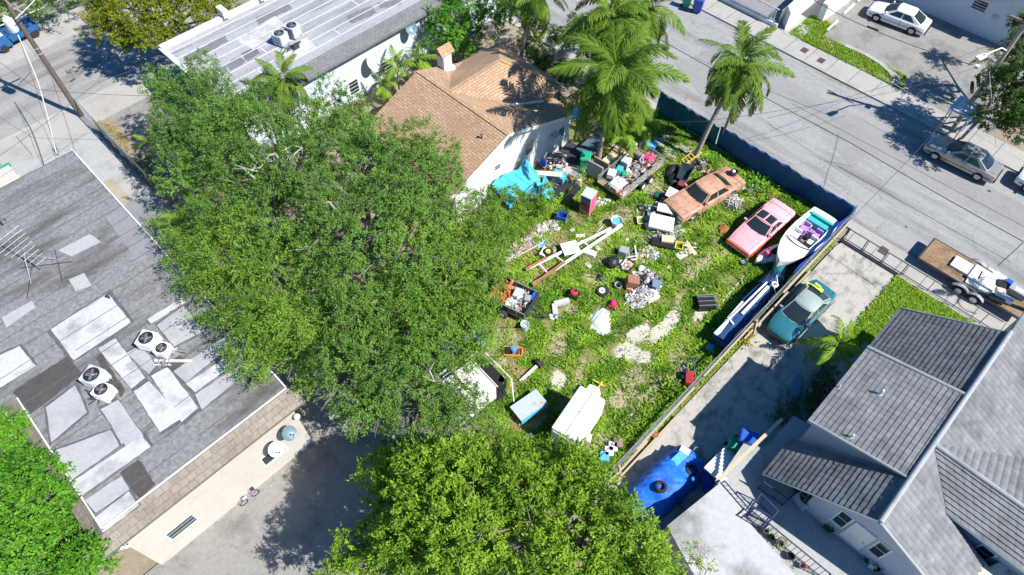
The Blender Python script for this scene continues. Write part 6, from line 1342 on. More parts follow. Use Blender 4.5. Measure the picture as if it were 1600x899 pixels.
def bin_(name, label, x, y, m, rz=0, z=0, s=1., tip=0):
    c = at(x, y, z); t = thing(name, label, 'wheelie bin', (c.x, c.y, z), rz); R_ = Euler((tip, 0, 0)).to_matrix(); b = MB()
    def ring(k, zz): return [R_ @ Vector((sx*.28*k*s, sy*.34*k*s, zz*s)) for sx, sy in ((-1, -1), (1, -1), (1, 1), (-1, 1))]
    b.loft([ring(.8, .05), ring(1, .95)], True, True); b.build('body', M[m], t); b = MB(); b.loft([ring(1.06, .95), ring(1.08, 1.0), ring(.9, 1.05)], True, True); b.build('lid', M[m], t)
    for sg in (-1, 1): b = MB(); b.tube([R_ @ Vector((sg*.2*s, .33*s, .12*s)), R_ @ Vector((sg*.28*s, .33*s, .12*s))], .12*s, 12); b.build('wheel', M['rubber'], t)
    b = MB(); b.tube([R_ @ Vector((-.24*s, .37*s, .93*s)), R_ @ Vector((.24*s, .37*s, .93*s))], .02, 6); b.build('handle', M[m], t); return t
def tyre(name, label, loc, r=.32, w_=.2, rz=0, rx=0, rim='white', cat='tyre'):
    t = thing(name, label, cat, loc, rz); R_ = Euler((rx, 0, 0)).to_matrix(); b = MB()
    prof = ((r*.58, -w_/2), (r*.9, -w_/2), (r, -w_*.3), (r, w_*.3), (r*.9, w_/2), (r*.58, w_/2), (r*.54, 0))
    b.loft([[R_ @ Vector((q*cos(a), q*sin(a), z+w_/2)) for a in np.linspace(0, 2*pi, 26, endpoint=False)] for q, z in prof+(prof[0],)], True, False); b.build('rubber', M['rubber'], t, 40)
    if rim:
        b = MB(); b.loft([[R_ @ Vector((q*cos(a), q*sin(a), z+w_/2)) for a in np.linspace(0, 2*pi, 24, endpoint=False)] for q, z in ((r*.6, w_*.42), (r*.5, w_*.3), (r*.45, w_*.1), (r*.2, w_*.12), (r*.16, w_*.3), (.01, w_*.3))], True, False)
        b.build('rim', M[rim], t, 40); b = MB(); b.tube([R_ @ Vector((0, 0, w_*.7)), R_ @ Vector((0, 0, w_*.84))], r*.12, 10); b.build('hub', M['darkmetal'], t)
    return t
def scraps(name, px, r, n, mats, seed, z=0., h=.35, smin=.06, smax=.4, kinds='bprt'):
    "one uncountable heap of small mixed debris"
    rr = random.Random(seed); c = at(px[0], px[1], z); b = MB(); nm = len(mats)
    for k in range(n):
        a = rr.uniform(0, 2*pi); q = rr.uniform(0, 1)**.7; x = q*cos(a)*r[0]; y = q*sin(a)*r[1]; zz = (1-q)*h*rr.uniform(.3, 1)+.03; s = rr.uniform(smin, smax); kd = rr.choice(kinds); mi = rr.randrange(nm)
        if kd == 'b': b.box((x, y, zz), (s, s*rr.uniform(.3, .9), s*rr.uniform(.1, .5)), rr.uniform(0, 6), rr.uniform(-.5, .5), rr.uniform(-.5, .5), mi)
        elif kd == 'p': b.tube([(x, y, zz), (x+rr.uniform(-1, 1)*s*1.5, y+rr.uniform(-1, 1)*s*1.5, zz+rr.uniform(-.1, .15))], rr.uniform(.008, .03), 5, mi)
        elif kd == 'r': b.tube([(x+s*.4*cos(t_), y+s*.4*sin(t_), zz+.03*sin(t_*2)) for t_ in np.linspace(0, 2*pi, 12)], .02, 4, mi, cap=False)
        elif kd == 't': b.ball((x, y, zz), (s*.4, s*.35, s*.25), 7, 5, mi)
        elif kd == 'f': b.box((x, y, zz), (s, s*.7, .01), rr.uniform(0, 6), rr.uniform(-.6, .6), rr.uniform(-.6, .6), mi)
    o = b.build(name, [M[q] for q in mats], None, None, kind='stuff'); o.location = (c.x, c.y, z); o.rotation_euler = (0, 0, 0); return o
def P2(x, y, z=0): c = at(x, y, z); return (c.x, c.y, z)
M['paperw'] = mat('weathered_white_scrap', (.5, .48, .45), .85, var=.2, scale=6)
M['pinkgrey'] = mat('pinkish_scrap', (.5, .38, .38), .8, var=.25, scale=6)
M['tealp'] = mat('teal_plastic', (.05, .4, .42), .5, var=.15)
# heap in the utility trailer
L1 = lambda x, y, z=.55: local(ut, x, y, z)
bx('white_board', 'big white board at the near end of the junk-heaped mesh trailer', 'board', L1(-1.5, -.15, .75), (1.25, .8, .06), 'white', .05, .1, .1)
bx('white_carton', 'white carton behind the big board in the mesh trailer', 'box', L1(-1.35, .6, .75), (.6, .5, .4), 'white', .4)
bx('storage_tote', 'turquoise tote in the mesh trailer', 'tote', L1(-.75, .45, .8), (.5, .4, .4), 'tealp', .3)
bx('pale_cabinet', 'pale grey cabinet standing in the middle of the mesh trailer', 'cabinet', L1(.05, .55, .6), (.65, .55, .75), 'acgrey', .15)
bx('green_tray', 'soft green tray beside the turquoise tote', 'tray', L1(-.75, .0, .95), (.4, .3, .12), 'green', .6)
t = thing('metal_keg', 'round grey metal pot in the mesh trailer between the cabinet and the orange tub', 'pot', L1(.35, -.15, .6)); b = MB(); b.lathe((0, 0, 0), [(.2, 0), (.26, .2), (.22, .45), (.08, .5)], 16); b.build('body', M['metal'], t, 40)
t = thing('orange_tub', 'orange round tub near the pink frames in the mesh trailer', 'tub', L1(.85, -.3, .6)); b = MB(); b.lathe((0, 0, 0), [(.2, 0), (.3, .35), (.28, .36), (.18, .05), (.01, .04)], 16); b.build('body', M['orange'], t, 40)
b = MB()
for k in range(26): a = rnd(0, 6.28); b.tube([(rnd(-.5, .5), rnd(-.4, .4), rnd(.1, .5)), (rnd(-.5, .5), rnd(-.4, .4), rnd(.2, .65)), (rnd(-.5, .5), rnd(-.4, .4), rnd(.1, .6))], .025, 5)
solo(b, 'bent_tube_rack', M['pinkp'], 'tangled bright pink tubular frame at the far end of the mesh trailer', 'frame', L1(1.6, -.1, .55))
b = MB(); b.box((0, 0, .55), (.08, .7, 1.0), ry=-.4); b.box((.05, 0, .55), (.03, .8, 1.1), ry=-.4); solo(b, 'folded_chair', M['grey'], 'dark upright panel with white rim leaning in front of the pink frame', 'panel', L1(1.0, .35, .5))
b = MB(); b.tube([(-.1, -.4, 0), (-.45, -.42, .9), (-.1, -.4, 1.1), (.1, -.38, .2)], .03, 6); b.tube([(-.1, .4, 0), (-.45, .42, .9), (-.1, .4, 1.1)], .03, 6); solo(b, 'chair_frame', M['white'], 'white tubular chair frame sticking up in the mesh trailer', 'chair frame', L1(.95, .25, .6))
b = MB(); b.lathe((0, 0, 0), [(.3, 0), (.36, .12), (.3, .18), (.1, .2)], 16); solo(b, 'orange_ball', mat('salmon_plastic', (.7, .28, .2), .6), 'salmon-red round lid in the near corner of the mesh trailer', 'lid', L1(-1.95, -.72, .6))
scraps('trailer_rubble', (983, 275), (1.9, .85), 170, ['grey', 'paperw', 'black', 'metal', 'pinkgrey', 'darkmetal', 'wood'], 71, .55, .5).rotation_euler = (0, 0, 0)
scraps('trailer_rubble', (1000, 262), (1.0, .7), 70, ['black', 'pinkgrey', 'darkmetal', 'paperw'], 72, .6, .6)
# boards, planks behind trailer
for i, (p, q, w_, m, lab) in enumerate((((936, 268, .3), (990, 232, 1.0), .07, 'palewood', 'long pale plank leaning up behind the mesh trailer'), ((945, 282, .5), (1000, 250, .9), .12, 'wood', 'dark plank resting along the back rail of the mesh trailer'), ((950, 270, .2), (972, 238, .2), .5, 'palewood', 'wide sheet of dry palm husk behind the mesh trailer'),
        ((1043, 252, .1), (1010, 238, .7), .05, 'metal', 'thin metal tube poking from the far gate of the mesh trailer'))):
    A = at(*p); B_ = at(*q); b = MB(); b.beam((0, 0, 0), B_-A, w_, .05); solo(b, 'plank', M[m], lab, 'plank', A)
bx('plywood_sheet', 'pale brown plywood sheet lying between the tallest palm and the mesh trailer', 'board', P2(962, 250, .25), (2.3, 1.3, .04), 'palewood', .1, .25)
bx('flat_sheet', 'grey upright panel left of the mesh trailer gate', 'panel', P2(928, 278, .1), (.1, 1.2, 1.3), 'grey', .1)
bx('flat_sheet', 'wood-coloured upright panel against the grey panel by the mesh trailer gate', 'panel', P2(937, 272, .1), (.1, 1.2, 1.3), 'wood', .1)
scraps('dry_frond_litter', (975, 240), (1.7, 1.0), 120, ['palewood', 'wood', 'beige'], 73, 0, .3, .1, .7, 'pf')
bin_('wheelie_bin', 'green wheelie bin with its lid toward the camera by the tallest palm trunk', 913, 262, 'green', 2.2, 0, 1.15)
bin_('wheelie_bin', 'bright green wheelie bin at the kerb at the top edge of the photo', 1072, 10, 'green', .2)
bin_('wheelie_bin', 'bright blue wheelie bin at the kerb beside the green one at the top', 1089, 18, 'blue', .3, 0, 1.15)
bin_('wheelie_bin', 'vivid blue bin in the shade beside the white outdoor steps', 1160, 697, 'blue', .4, .9, 1.2)
bin_('wheelie_bin', 'dark green bin in the shade left of the vivid blue bin by the steps', 1143, 706, 'green', .4, .5, 1.1)
hollow('open_bin', 'small blue open box on the weeds below the red cabinet', 'box', P2(878, 345), (.5, .6, .6), 'blue', .5, .8)
t = thing('plastic_barrel', 'white-rimmed round tub with blue water at the end of the long white rails', 'tub', P2(962, 354)); b = MB(); b.lathe((0, 0, 0), [(.26, 0), (.34, .62), (.37, .64), (.33, .62), (.32, .5)], 22, cap=False); b.build('wall', M['white'], t, 40); b = MB(); b.lathe((0, 0, .5), [(.325, 0), (.01, .005)], 22); b.build('water', M['skyblue'], t)
# red newspaper / vending cabinet
t = thing('vending_cabinet', 'red and pink upright cabinet with grey top and blue header band', 'cabinet', P2(917, 330), radians(12)); b = MB(); b.box((0, 0, .85), (.8, .72, 1.65)); b.build('casing', mat('faded_red_panel', (.62, .1, .14), .5, var=.12, scale=3, col2=(.75, .3, .36)), t)
b = MB(); b.box((0, 0, 1.7), (.84, .76, .05)); b.build('top', M['acgrey'], t); b = MB(); b.box((-.405, 0, 1.45), (.02, .6, .28)); b.build('header_band', M['blue'], t); b = MB(); b.box((-.405, .05, .85), (.02, .5, .75)); b.build('window', M['glass'], t); b = MB(); b.box((-.41, -.28, .85), (.03, .1, .9)); b.build('coin_panel', M['red'], t); b = MB(); b.box((0, -.365, .85), (.5, .015, 1.4)); b.build('side_sheet', M['pinkp'], t)
bx('white_carton', 'cream carton standing on end behind the red cabinet', 'box', P2(903, 290), (.4, .4, .7), 'beige', .5)
# turquoise tarp shelter
M['turqtarp'] = mat('turquoise_tarp', (.03, .38, .5), .55, var=.2, scale=3, dirt=(.2, .4, .42), dirt_amt=.5, bump=.8, bscale=4)
t = thing('tarp_shelter', 'turquoise tarp shelter collapsed against the white house wall', 'tarp shelter', (22.0, 21.4, 0)); b = MB()
b.grid(lambda u, v: (-1.6+3.2*u, -.9+1.7*v+.15*sin(u*7), .55+1.25*v+.22*sin(u*6+v*3)*(1-v)+.05*sin(u*31+v*9)+.04*sin(v*27-u*14)), 46, 26); o = b.build('sheet', M['turqtarp'], t, 60); s = o.modifiers.new('thickness', 'SOLIDIFY'); s.thickness = .015
b = MB(); b.grid(lambda u, v: (.9+.9*u, -1.6+.9*v+.1*sin(u*9), .1+.95*v+.15*sin(u*8)), 12, 8); o = b.build('sheet', M['turqtarp'], t, 60); s = o.modifiers.new('thickness', 'SOLIDIFY'); s.thickness = .015
for (p, q) in (((-.7, -1.3, .1), (.2, -.7, 1.1)), ((.9, -1.5, .1), (.1, -.75, 1.15)), ((-.2, -1.5, .6), (.8, -.8, .9)), ((.2, -.7, 1.15), (1.3, -.4, .9)), ((-1.5, -1.0, .4), (1.6, -1.1, .5))): b = MB(); b.tube([p, q], .03, 6); b.build('pole', M['metal'], t)
scraps('dark_rubble', (822, 300), (.8, .5), 60, ['black', 'darkmetal', 'grey', 'paperw'], 74, 0, .4)
bx('beige_mat', 'long sand-coloured mat folded along the edge of the turquoise tarp', 'mat', P2(855, 272, .9), (2.0, .35, .06), 'beige', -.9, .2)
scraps('scrap_heap', (868, 256), (1.1, .9), 150, ['darkmetal', 'grey', 'wood', 'paperw', 'metal'], 75, 0, .9, .1, .5)
bx('blue_crate', 'sky-blue crate behind the leafy bush near the house corner', 'crate', P2(873, 280, .2), (.7, .9, .5), 'skyblue', .3)
bx('blue_cloth', 'small royal-blue bag beside the scrap heap at the house corner', 'bag', P2(848, 258, .3), (.35, .4, .4), 'blue', .5)
bx('pink_board', 'pale pink board on the ground between the heap and the dark mat', 'board', P2(882, 265, .05), (1.5, .9, .05), 'pinkgrey', .1)
bx('pallet_boards', 'dark slatted pallet in the shade behind the house corner', 'pallet', P2(892, 240, .1), (1.7, 1.4, .1), 'darkmetal', .15)
bx('dark_mat', 'dark grey doormat in front of the green wheelie bin', 'mat', P2(900, 268, .05), (1.0, 1.1, .04), 'grey', .2)
bx('shade_table', 'dark blue-grey table top in the shade of the coconut palm', 'table', P2(925, 228, .7), (2.0, 1.2, .06), mat('blue_grey_table', (.08, .12, .16), .6, var=.2), .05)
bx('blue_cooler', 'light blue cooler by the young palms at the mesh trailer head', 'cooler', P2(1015, 232, .1), (.6, .8, .5), 'skyblue', .3)
scraps('scrap_heap', (870, 300), (.9, .5), 70, ['black', 'darkmetal', 'grey', 'skyblue'], 76, 0, .5)
for i, (p, q, lab) in enumerate((((868, 300, .4), (895, 285, .9), 'dark slat panel leaning left of the red cabinet, nearer the bush'), ((885, 312, .2), (905, 290, .9), 'dark slat panel leaning against the left side of the red cabinet'))):
    A = at(*p); B_ = at(*q); b = MB(); b.beam((0, 0, 0), B_-A, .5, .05); solo(b, 'slat_panel', M['darkmetal'], lab, 'panel', A)
scraps('paper_litter', (940, 320), (.8, .5), 80, ['paperw', 'white', 'pinkgrey', 'grey'], 77, 0, .15, .05, .25, 'bf')
# things round the leaning palm
t = thing('yellow_ladder', 'short yellow ladder leaning by the leaning coconut palm', 'ladder', P2(1065, 258)); 
d = at(1092, 238, .5)-at(1065, 256, .2); b = MB(); n = Vector((-d.y, d.x, 0)).normalized()*.22
for sg in (-1, 1): b.beam(n*sg+Vector((0, 0, .2)), n*sg+d+Vector((0, 0, .3)), .06, .05)
b.build('stile', M['yellow'], t)
for k in range(6): b = MB(); q = d*(k+.5)/6+Vector((0, 0, .22+.02*k)); b.beam(q-n, q+n, .05); b.build('rung', M['yellow'], t)
scraps('scrap_heap', (1095, 262), (.8, .7), 120, ['red', 'grey', 'paperw', 'darkmetal', 'beige', 'black'], 78, 0, .7, .1, .4)
t = thing('wheelbarrow', 'black wheelbarrow tub tipped beside the orange-tan sedan', 'wheelbarrow', P2(1067, 280), radians(200)); b = MB(); ring = lambda k, z, i=0: [(sx*(.75*k-i), sy*(.45*k-i), z) for sx, sy in ((-1, -1), (1, -.75), (1, .75), (-1, 1))]
b.loft([ring(.65, .3), ring(1.05, .72), ring(1.0, .72, .03), ring(.62, .34, .03)], True, False); b.add(ring(.62, .34, .03), [(0, 1, 2, 3)]); b.add(ring(.65, .3), [(3, 2, 1, 0)]); b.build('tub', mat('dark_green_poly', (.02, .04, .045), .5, var=.2), t)
b = MB(); b.tube([(-1.4, -.3, .6), (.6, -.15, .25)], .025, 6); b.tube([(-1.4, .3, .6), (.6, .15, .25)], .025, 6); b.build('handles', M['darkmetal'], t); b = MB(); b.tube([(.85, -.06, .2), (.85, .06, .2)], .2, 14); b.build('wheel', M['rubber'], t)
for i, (x, y, s_) in enumerate(((1050, 268, .36), (1052, 284, .42), (1045, 275, .3))):
    b = MB(); b.ball((0, 0, s_*.6), (s_*1.3, s_, s_*.6), 12, 8, f=lambda i, j: 1+.12*sin(i*2.3+j*1.7)); solo(b, 'rubbish_bag', M['black'], ('black rubbish bag at the left end of the wheelbarrow, upper', 'black rubbish bag below the wheelbarrow, larger', 'small black rubbish bag between two bigger ones by the wheelbarrow')[i], 'rubbish bag', P2(x, y), .3*i, 50)
bx('white_crate', 'white square panel on dark boxes left of the orange-tan sedan', 'panel', P2(1050, 303, .75), (.85, .7, .08), 'white', .3, .15)
bx('dark_box', 'dark box under the white square panel left of the orange-tan sedan', 'box', P2(1045, 318, .0), (.8, 1.0, .6), 'black', .3)
bx('dark_crate', 'maroon crate behind the white square panel by the sedan', 'crate', P2(1063, 296, .1), (.5, .5, .6), mat('maroon_plastic', (.2, .04, .06), .6), .3)
bx('dark_green_bag', 'dark green sack at the sedan nose', 'sack', P2(1030, 312, 0), (.5, .7, .4), mat('bottle_green', (.01, .09, .05), .6, var=.3), .2)
b = MB(); 
for k in range(14): b.tube([(rnd(-.3, .3), rnd(-.3, .3), rnd(0, .2)), (rnd(-.3, .3), rnd(-.3, .3), rnd(.1, .45)), (rnd(-.3, .3), rnd(-.3, .3), rnd(0, .3))], .02, 5)
solo(b, 'wire_basket', M['metal'], 'crumpled pale wire basket between the green sack and the path', 'basket', P2(1018, 308))
# white appliance stack before the sedan's nose
bx('white_appliance', 'large white metal panel lying over the scrap before the sedan nose', 'appliance panel', P2(1033, 350, .45), (1.55, 1.05, .2), 'white', radians(-58), .12, .1)
bx('white_appliance', 'ribbed white door panel behind the large white panel at the sedan nose', 'appliance panel', P2(1042, 328, .6), (1.25, .6, .12), 'whitewall', radians(-58), .2, .1)
bx('grey_case', 'grey suitcase left of the large white panel in the scrap row', 'case', P2(1015, 345, 0), (.6, .5, .35), 'grey', .4)
scraps('scrap_heap', (1040, 365), (1.4, 1.1), 190, ['darkmetal', 'black', 'grey', 'metal', 'paperw'], 81, 0, .45, .08, .4)
scraps('scrap_heap', (1020, 340), (.9, 1.3), 130, ['black', 'metal', 'skyblue', 'paperw', 'darkmetal'], 82, 0, .5, .08, .4)
scraps('scrap_heap', (1035, 325), (.6, .8), 70, ['metal', 'paperw', 'acgrey', 'darkmetal'], 83, 0, .6, .1, .4)
tyre('loose_tyre', 'dark tyre lying left of the pale panels at the left end of the scrap row', P2(1003, 328), .3, .2, 0, 0, None)
b = MB(); b.lathe((0, 0, 0), [(.26, 0), (.3, .3), (.22, .42), (.1, .45)], 16); solo(b, 'water_jug', M['acgrey'], 'round pale jug with a dark spout near the beige sink', 'jug', P2(1014, 357))
hollow('beige_sink', 'grey-beige basin lying left of the round pale jug', 'basin', P2(1005, 348), (.55, .8, .25), 'beige', .8)
b = MB(); b.tube([(.16*cos(a), .16*sin(a), .06) for a in np.linspace(0, 2*pi, 17)], .06, 6, cap=False); solo(b, 'white_ring', M['white'], 'white ring lying at the lower end of the scrap row beside the black case', 'ring', P2(1026, 371))
bx('yellow_cushion', 'pale yellow cushion below the scrap row', 'cushion', P2(1043, 375, .3), (.75, .5, .14), mat('pale_yellow_foam', (.7, .6, .32), .9), radians(-55))
bx('black_case', 'long black case under the pale yellow cushion', 'case', P2(1036, 384, 0), (1.5, .6, .3), 'black', radians(-62))
b = MB()
for k in range(12): b.tube([(rnd(-.4, .4), rnd(-.3, .3), rnd(0, .2)), (rnd(-.4, .4), rnd(-.3, .3), rnd(.1, .4))], .02, 5)
solo(b, 'rod_bundle', M['metal'], 'jumble of bright metal rods right of the pale yellow cushion', 'frame', P2(1052, 370))
# chairs / cabinets in the middle
bx('dark_cabinet', 'dark grey bucket-like cabinet with a white L-shaped frame beside it', 'cabinet', P2(973, 398, 0), (.5, .55, .55), 'grey', .4)
t = thing('l_frame', 'white L-shaped window frame standing on the grass right of the dark grey cabinet', 'frame', P2(990, 405)); b = MB(); 
p = [at(*q)-Vector(t.location) for q in ((978, 408, .1), (995, 405, .1), (992, 384, .3))]; b.beam(p[0], p[1], .08); b.beam(p[1], p[2], .08); b.beam(p[0]+Vector((0, 0, .35)), p[1]+Vector((0, 0, .35)), .05); b.build('frame', M['white'], t)
scraps('scrap_heap', (982, 398), (.5, .5), 40, ['black', 'metal', 'paperw'], 84, 0, .3, .05, .25)
b = MB(); b.ball((0, 0, .28), (.45, .38, .3), 14, 9, f=lambda i, j: 1+.1*sin(i*2.1+j*1.9)); solo(b, 'rubbish_bag', M['black'], 'shiny black rubbish bag on the weeds left of the brick-filled box', 'rubbish bag', P2(956, 414), 0, 50)
t = thing('brick_box', 'white-edged box of broken bricks beside the shiny black bag', 'box', P2(981, 417), .1); b = MB(); b.box((0, 0, .08), (.95, .6, .16)); b.build('tray', M['black'], t); b = MB(); b.box((0, .32, .14), (.6, .06, .2)); b.build('edge', M['white'], t)
scraps('broken_bricks', (981, 415), (.42, .28), 40, ['pinkgrey', 'rust', 'beige'], 85, .12, .1, .08, .22, 'b')
b = MB(); b.add([(0, 0, .02), (.7, .5, .06), (.85, .3, .05), (.3, -.2, .02), (.1, -.25, .02)], [(0, 4, 3, 2, 1)]); b.prism([(0, 0), (.7, .5), (.9, .25), (.25, -.2)], .0, .05); solo(b, 'white_sheet', M['paperw'], 'crumpled white sheet running out from the shiny black bag', 'sheet', P2(966, 424))
b = MB(); b.ball((0, 0, .16), (.24, .2, .18), 10, 7); solo(b, 'white_pot', M['white'], 'white rounded pot right of the box of broken bricks', 'pot', P2(1001, 422))
for i, (x, y, s_, lab) in enumerate(((1004, 409, .12, 'small white rag on the grass above the white rounded pot'), (980, 375, .1, 'pale scrap on the worn track near the dark grey cabinet'), (1045, 418, .12, 'pinkish white rag on the grass below the yellow tub'))):
    b = MB(); b.ball((0, 0, .05), (s_*1.5, s_, .06), 9, 6, f=lambda i, j: 1+.2*sin(i*2.3+j)); solo(b, 'rag', M['paperw'], lab, 'rag', P2(x, y))
# yellow tub and white folding thing
hollow('yellow_tub', 'yellow tub tipped on the grass beside the white broken crib panel', 'tub', P2(1060, 388), (.55, .45, .3), 'yellow', .5)
t = thing('broken_crib', 'white broken slatted crib panel right of the yellow tub', 'crib panel', P2(1068, 398), -.2); b = MB(); b.box((0, 0, .12), (1.1, .5, .05)); b.build('board', M['paperw'], t)
for k in range(4): b = MB(); b.beam((.45+k*.06, -.45, .1), (.5+k*.05, .55, .2+.05*k), .05); b.build('slat', M['white'] if k % 2 else M['yellow'], t)
b = MB(); b.beam((.3, .4, .3), (.95, -.1, .1), .05); b.build('slat', M['white'], t)
scraps('twig_litter', (1100, 412), (1.9, .3), 90, ['palewood', 'beige'], 86, 0, .06, .1, .5, 'p').rotation_euler = (0, 0, radians(-12))
# spread of pale rubble patches
scraps('rubble_patch', (1010, 392), (.7, .6), 90, ['pinkgrey', 'paperw', 'beige', 'rust'], 87, 0, .12, .04, .2, 'bf')
scraps('rubble_patch', (1022, 400), (.35, .5), 30, ['paperw', 'white', 'grey'], 88, 0, .12, .08, .3, 'bfp')
# big heap with grey papers
scraps('scrap_heap', (1008, 445), (1.25, 1.1), 300, ['darkmetal', 'grey', 'metal', 'pinkgrey', 'paperw', 'black'], 89, 0, .65, .06, .35)
scraps('shredded_heap', (1003, 460), (1.2, .7), 320, ['paperw', 'pinkgrey', 'acgrey', 'metal'], 90, .1, .35, .06, .35, 'pfr')
bx('cream_sack', 'cream sack at the foot of the shredded heap', 'sack', P2(1017, 466, 0), (.9, .6, .22), mat('cream_sack', (.7, .6, .5), .9), -.2)
bx('blue_grey_case', 'blue-grey lid on the upper right of the big scrap heap', 'lid', P2(1025, 444, .5), (.6, .5, .08), mat('slate_blue_plastic', (.12, .17, .26), .6), .6, .3)
bx('brown_cabinet', 'rusty brown cabinet with open door left of the big scrap heap', 'cabinet', P2(987, 444, .3), (.6, .75, .55), mat('brown_veneer', (.28, .13, .08), .7, var=.2), .7, .2)
bx('orange_box', 'small terracotta box under the rusty brown cabinet', 'box', P2(983, 453, .0), (.4, .35, .3), mat('terracotta', (.42, .2, .1), .8), .5)
t = thing('black_monitor', 'black angled panel between the brown cabinet and the big scrap heap', 'panel', P2(993, 448)); b = MB(); b.box((0, 0, .45), (.7, .08, .6), rz=.8, rx=.7); b.build('panel', M['black'], t)
b = MB(); b.lathe((0, 0, 0), [(.18, 0), (.24, .35), (.22, .36), (.15, .05)], 14, cap=False); solo(b, 'grey_bucket', M['grey'], 'grey bucket in the weeds left of the brown cabinet', 'bucket', P2(965, 450))
tyre('spare_wheel', 'spare wheel with a white rim lying on the grass', P2(941, 457), .38, .22, 0, 0, 'white', 'wheel')
b = MB(); b.tube([(.1, .6, .1), (0, .2, .3), (.0, 0, .2)], .05, 6); b.ball((0, .3, .15), (.22, .2, .15), 8, 6); solo(b, 'hand_tool', M['darkmetal'], 'dark metal lump just above the white-rimmed spare wheel', 'tool', P2(945, 441))
# lawn mower, tiller
t = thing('lawn_mower', 'small red lawn mower on the grass right of the spare wheel', 'lawn mower', P2(957, 478), .3); b = MB(); b.box((0, 0, .18), (.55, .45, .16), taper=.85); b.build('deck', M['red'], t); b = MB(); b.lathe((0, 0, .26), [(.17, 0), (.18, .12), (.1, .2)], 12); b.build('engine', mat('magenta_plastic', (.6, .03, .2), .5), t)
for x in (-.28, .28):
    for y in (-.24, .24): b = MB(); b.tube([(x, y-.03, .09), (x, y+.03, .09)], .09, 10); b.build('wheel', M['rubber'], t)
b = MB(); b.tube([(-.25, -.18, .25), (-.8, -.2, .6), (-.8, .2, .6), (-.25, .18, .25)], .018, 6); b.build('handle', M['darkmetal'], t)
t = thing('pressure_washer', 'red-topped machine with a black base at the end of the grey L-shaped duct', 'machine', P2(896, 464), .3); b = MB(); b.box((0, 0, .22), (.6, .55, .4)); b.build('base', M['black'], t); b = MB(); b.lathe((0, 0, .42), [(.24, 0), (.25, .1), (.2, .17), (.08, .2)], 12); b.build('cowl', M['red'], t); b = MB(); b.box((.05, -.1, .64), (.14, .1, .06)); b.build('cap', M['black'], t)
for y in (-.3, .3): b = MB(); b.tube([(.2, y-.04, .14), (.2, y+.04, .14)], .14, 12); b.build('wheel', M['rubber'], t)
t = thing('metal_duct', 'grey L-shaped metal duct lying below the red-topped machine', 'duct', P2(868, 482)); p = [at(*q)-Vector(t.location) for q in ((889, 470, .2), (866, 476, .2), (868, 492, .15))]; b = MB(); b.beam(p[0], p[1], .3, .25); b.beam(p[1], p[2], .3, .25); b.build('duct', M['acgrey'], t); b = MB(); b.tube([p[2]+Vector((0, 0, 0)), p[2]+Vector((.2, -.5, .05))], .05, 6); b.ball(p[2]+Vector((-.1, -.1, 0)), (.16, .16, .14), 8, 6); b.build('fitting', M['metal'], t)
b = MB(); b.lathe((0, 0, 0), [(.16, 0), (.2, .12), (.2, .16), (.05, .16)], 14); solo(b, 'caster', M['white'], 'small white wheel at the foot of the grey L-shaped duct', 'wheel', P2(863, 497))
# white tarp heap
t = None
b = MB(); b.grid(lambda u, v: ((u-.5)*2.0*(.5+.5*sin(pi*min(1, v+.12))**.7), (v-.5)*1.25, .3*max(0,sin(pi*u))**.8*max(0,sin(pi*v))**.8+.02*sin(u*17+v*5)*sin(v*13+2*u)+.008*sin(u*31+v*23)), 36, 28)
o = solo(b, 'white_tarp', M['white'], 'white crumpled tarp heap alone on the middle of the grass', 'tarp', P2(939, 503, .03), radians(45), 60)
# trailer of orange scrap
L3 = lambda x, y, z=.6: local(ot, x, y, z)
rr = random.Random(5)
b = MB()
for k in range(75):
    x, y, z = rr.uniform(-1.2, -.15), rr.uniform(-.75, .75), rr.uniform(0, .5); a = rr.uniform(0, 3.1); b.box((x, y, z), (rr.uniform(.2, .6), .07, .08), a, rr.uniform(-.5, .5), rr.uniform(-.4, .4))
o = b.build('orange_rack_scrap', mat('orange_rack_paint', (.62, .17, .06), .6, var=.25, scale=5), None, None, kind='stuff'); o.location = L3(0, 0, .62); o.rotation_euler = (0, 0, ot.rotation_euler.z)
bx('grey_printer', 'grey printer-like box amid the open trailer load', 'machine', L3(.2, .3, .6), (.5, .65, .45), 'acgrey', ot.rotation_euler.z+.1)
bx('grey_printer', 'smaller grey box next to the orange scrap in the open trailer, near side', 'machine', L3(.1, -.5, .6), (.5, .5, .4), 'acgrey', ot.rotation_euler.z+.2)
bx('grey_printer', 'grey machine near the drawbar end of the open trailer', 'machine', L3(.85, .25, .6), (.35, .4, .45), 'grey', ot.rotation_euler.z+.3)
bx('blue_sack', 'bright blue sack hanging at the far end of the open trailer', 'sack', L3(1.1, .55, .7), (.3, .6, .3), 'blue', ot.rotation_euler.z)
scraps('trailer_rubble', (812, 470), (.75, .7), 110, ['grey', 'metal', 'black', 'paperw', 'acgrey'], 91, .62, .4, .06, .35)
M['gravel'] = mat('dark_cloth', (.06, .07, .055), .95, var=.3, scale=8)
bx('mesh_ramp', 'dark mesh ramp gate folded down behind the open trailer', 'ramp', P2(838, 485, .02), (1.2, 1.7, .03), M['gravel'], ot.rotation_euler.z)
t = thing('paint_bucket', 'white bucket filled with bits at the lower corner of the open trailer', 'bucket', P2(820, 514)); b = MB(); b.lathe((0, 0, 0), [(.2, 0), (.25, .5), (.26, .52), (.22, .5), (.2, .38)], 16, cap=False); b.lathe((0, 0, .38), [(.21, 0), (.01, .01)], 12); b.build('body', mat('pale_blue_bucket', (.45, .55, .6), .5, var=.1), t); b = MB(); 
for k in range(7): b.box((rnd(-.12, .12), rnd(-.12, .12), .42), (.12, .08, .1), rz=k)
b.build('contents', M['white'], t)
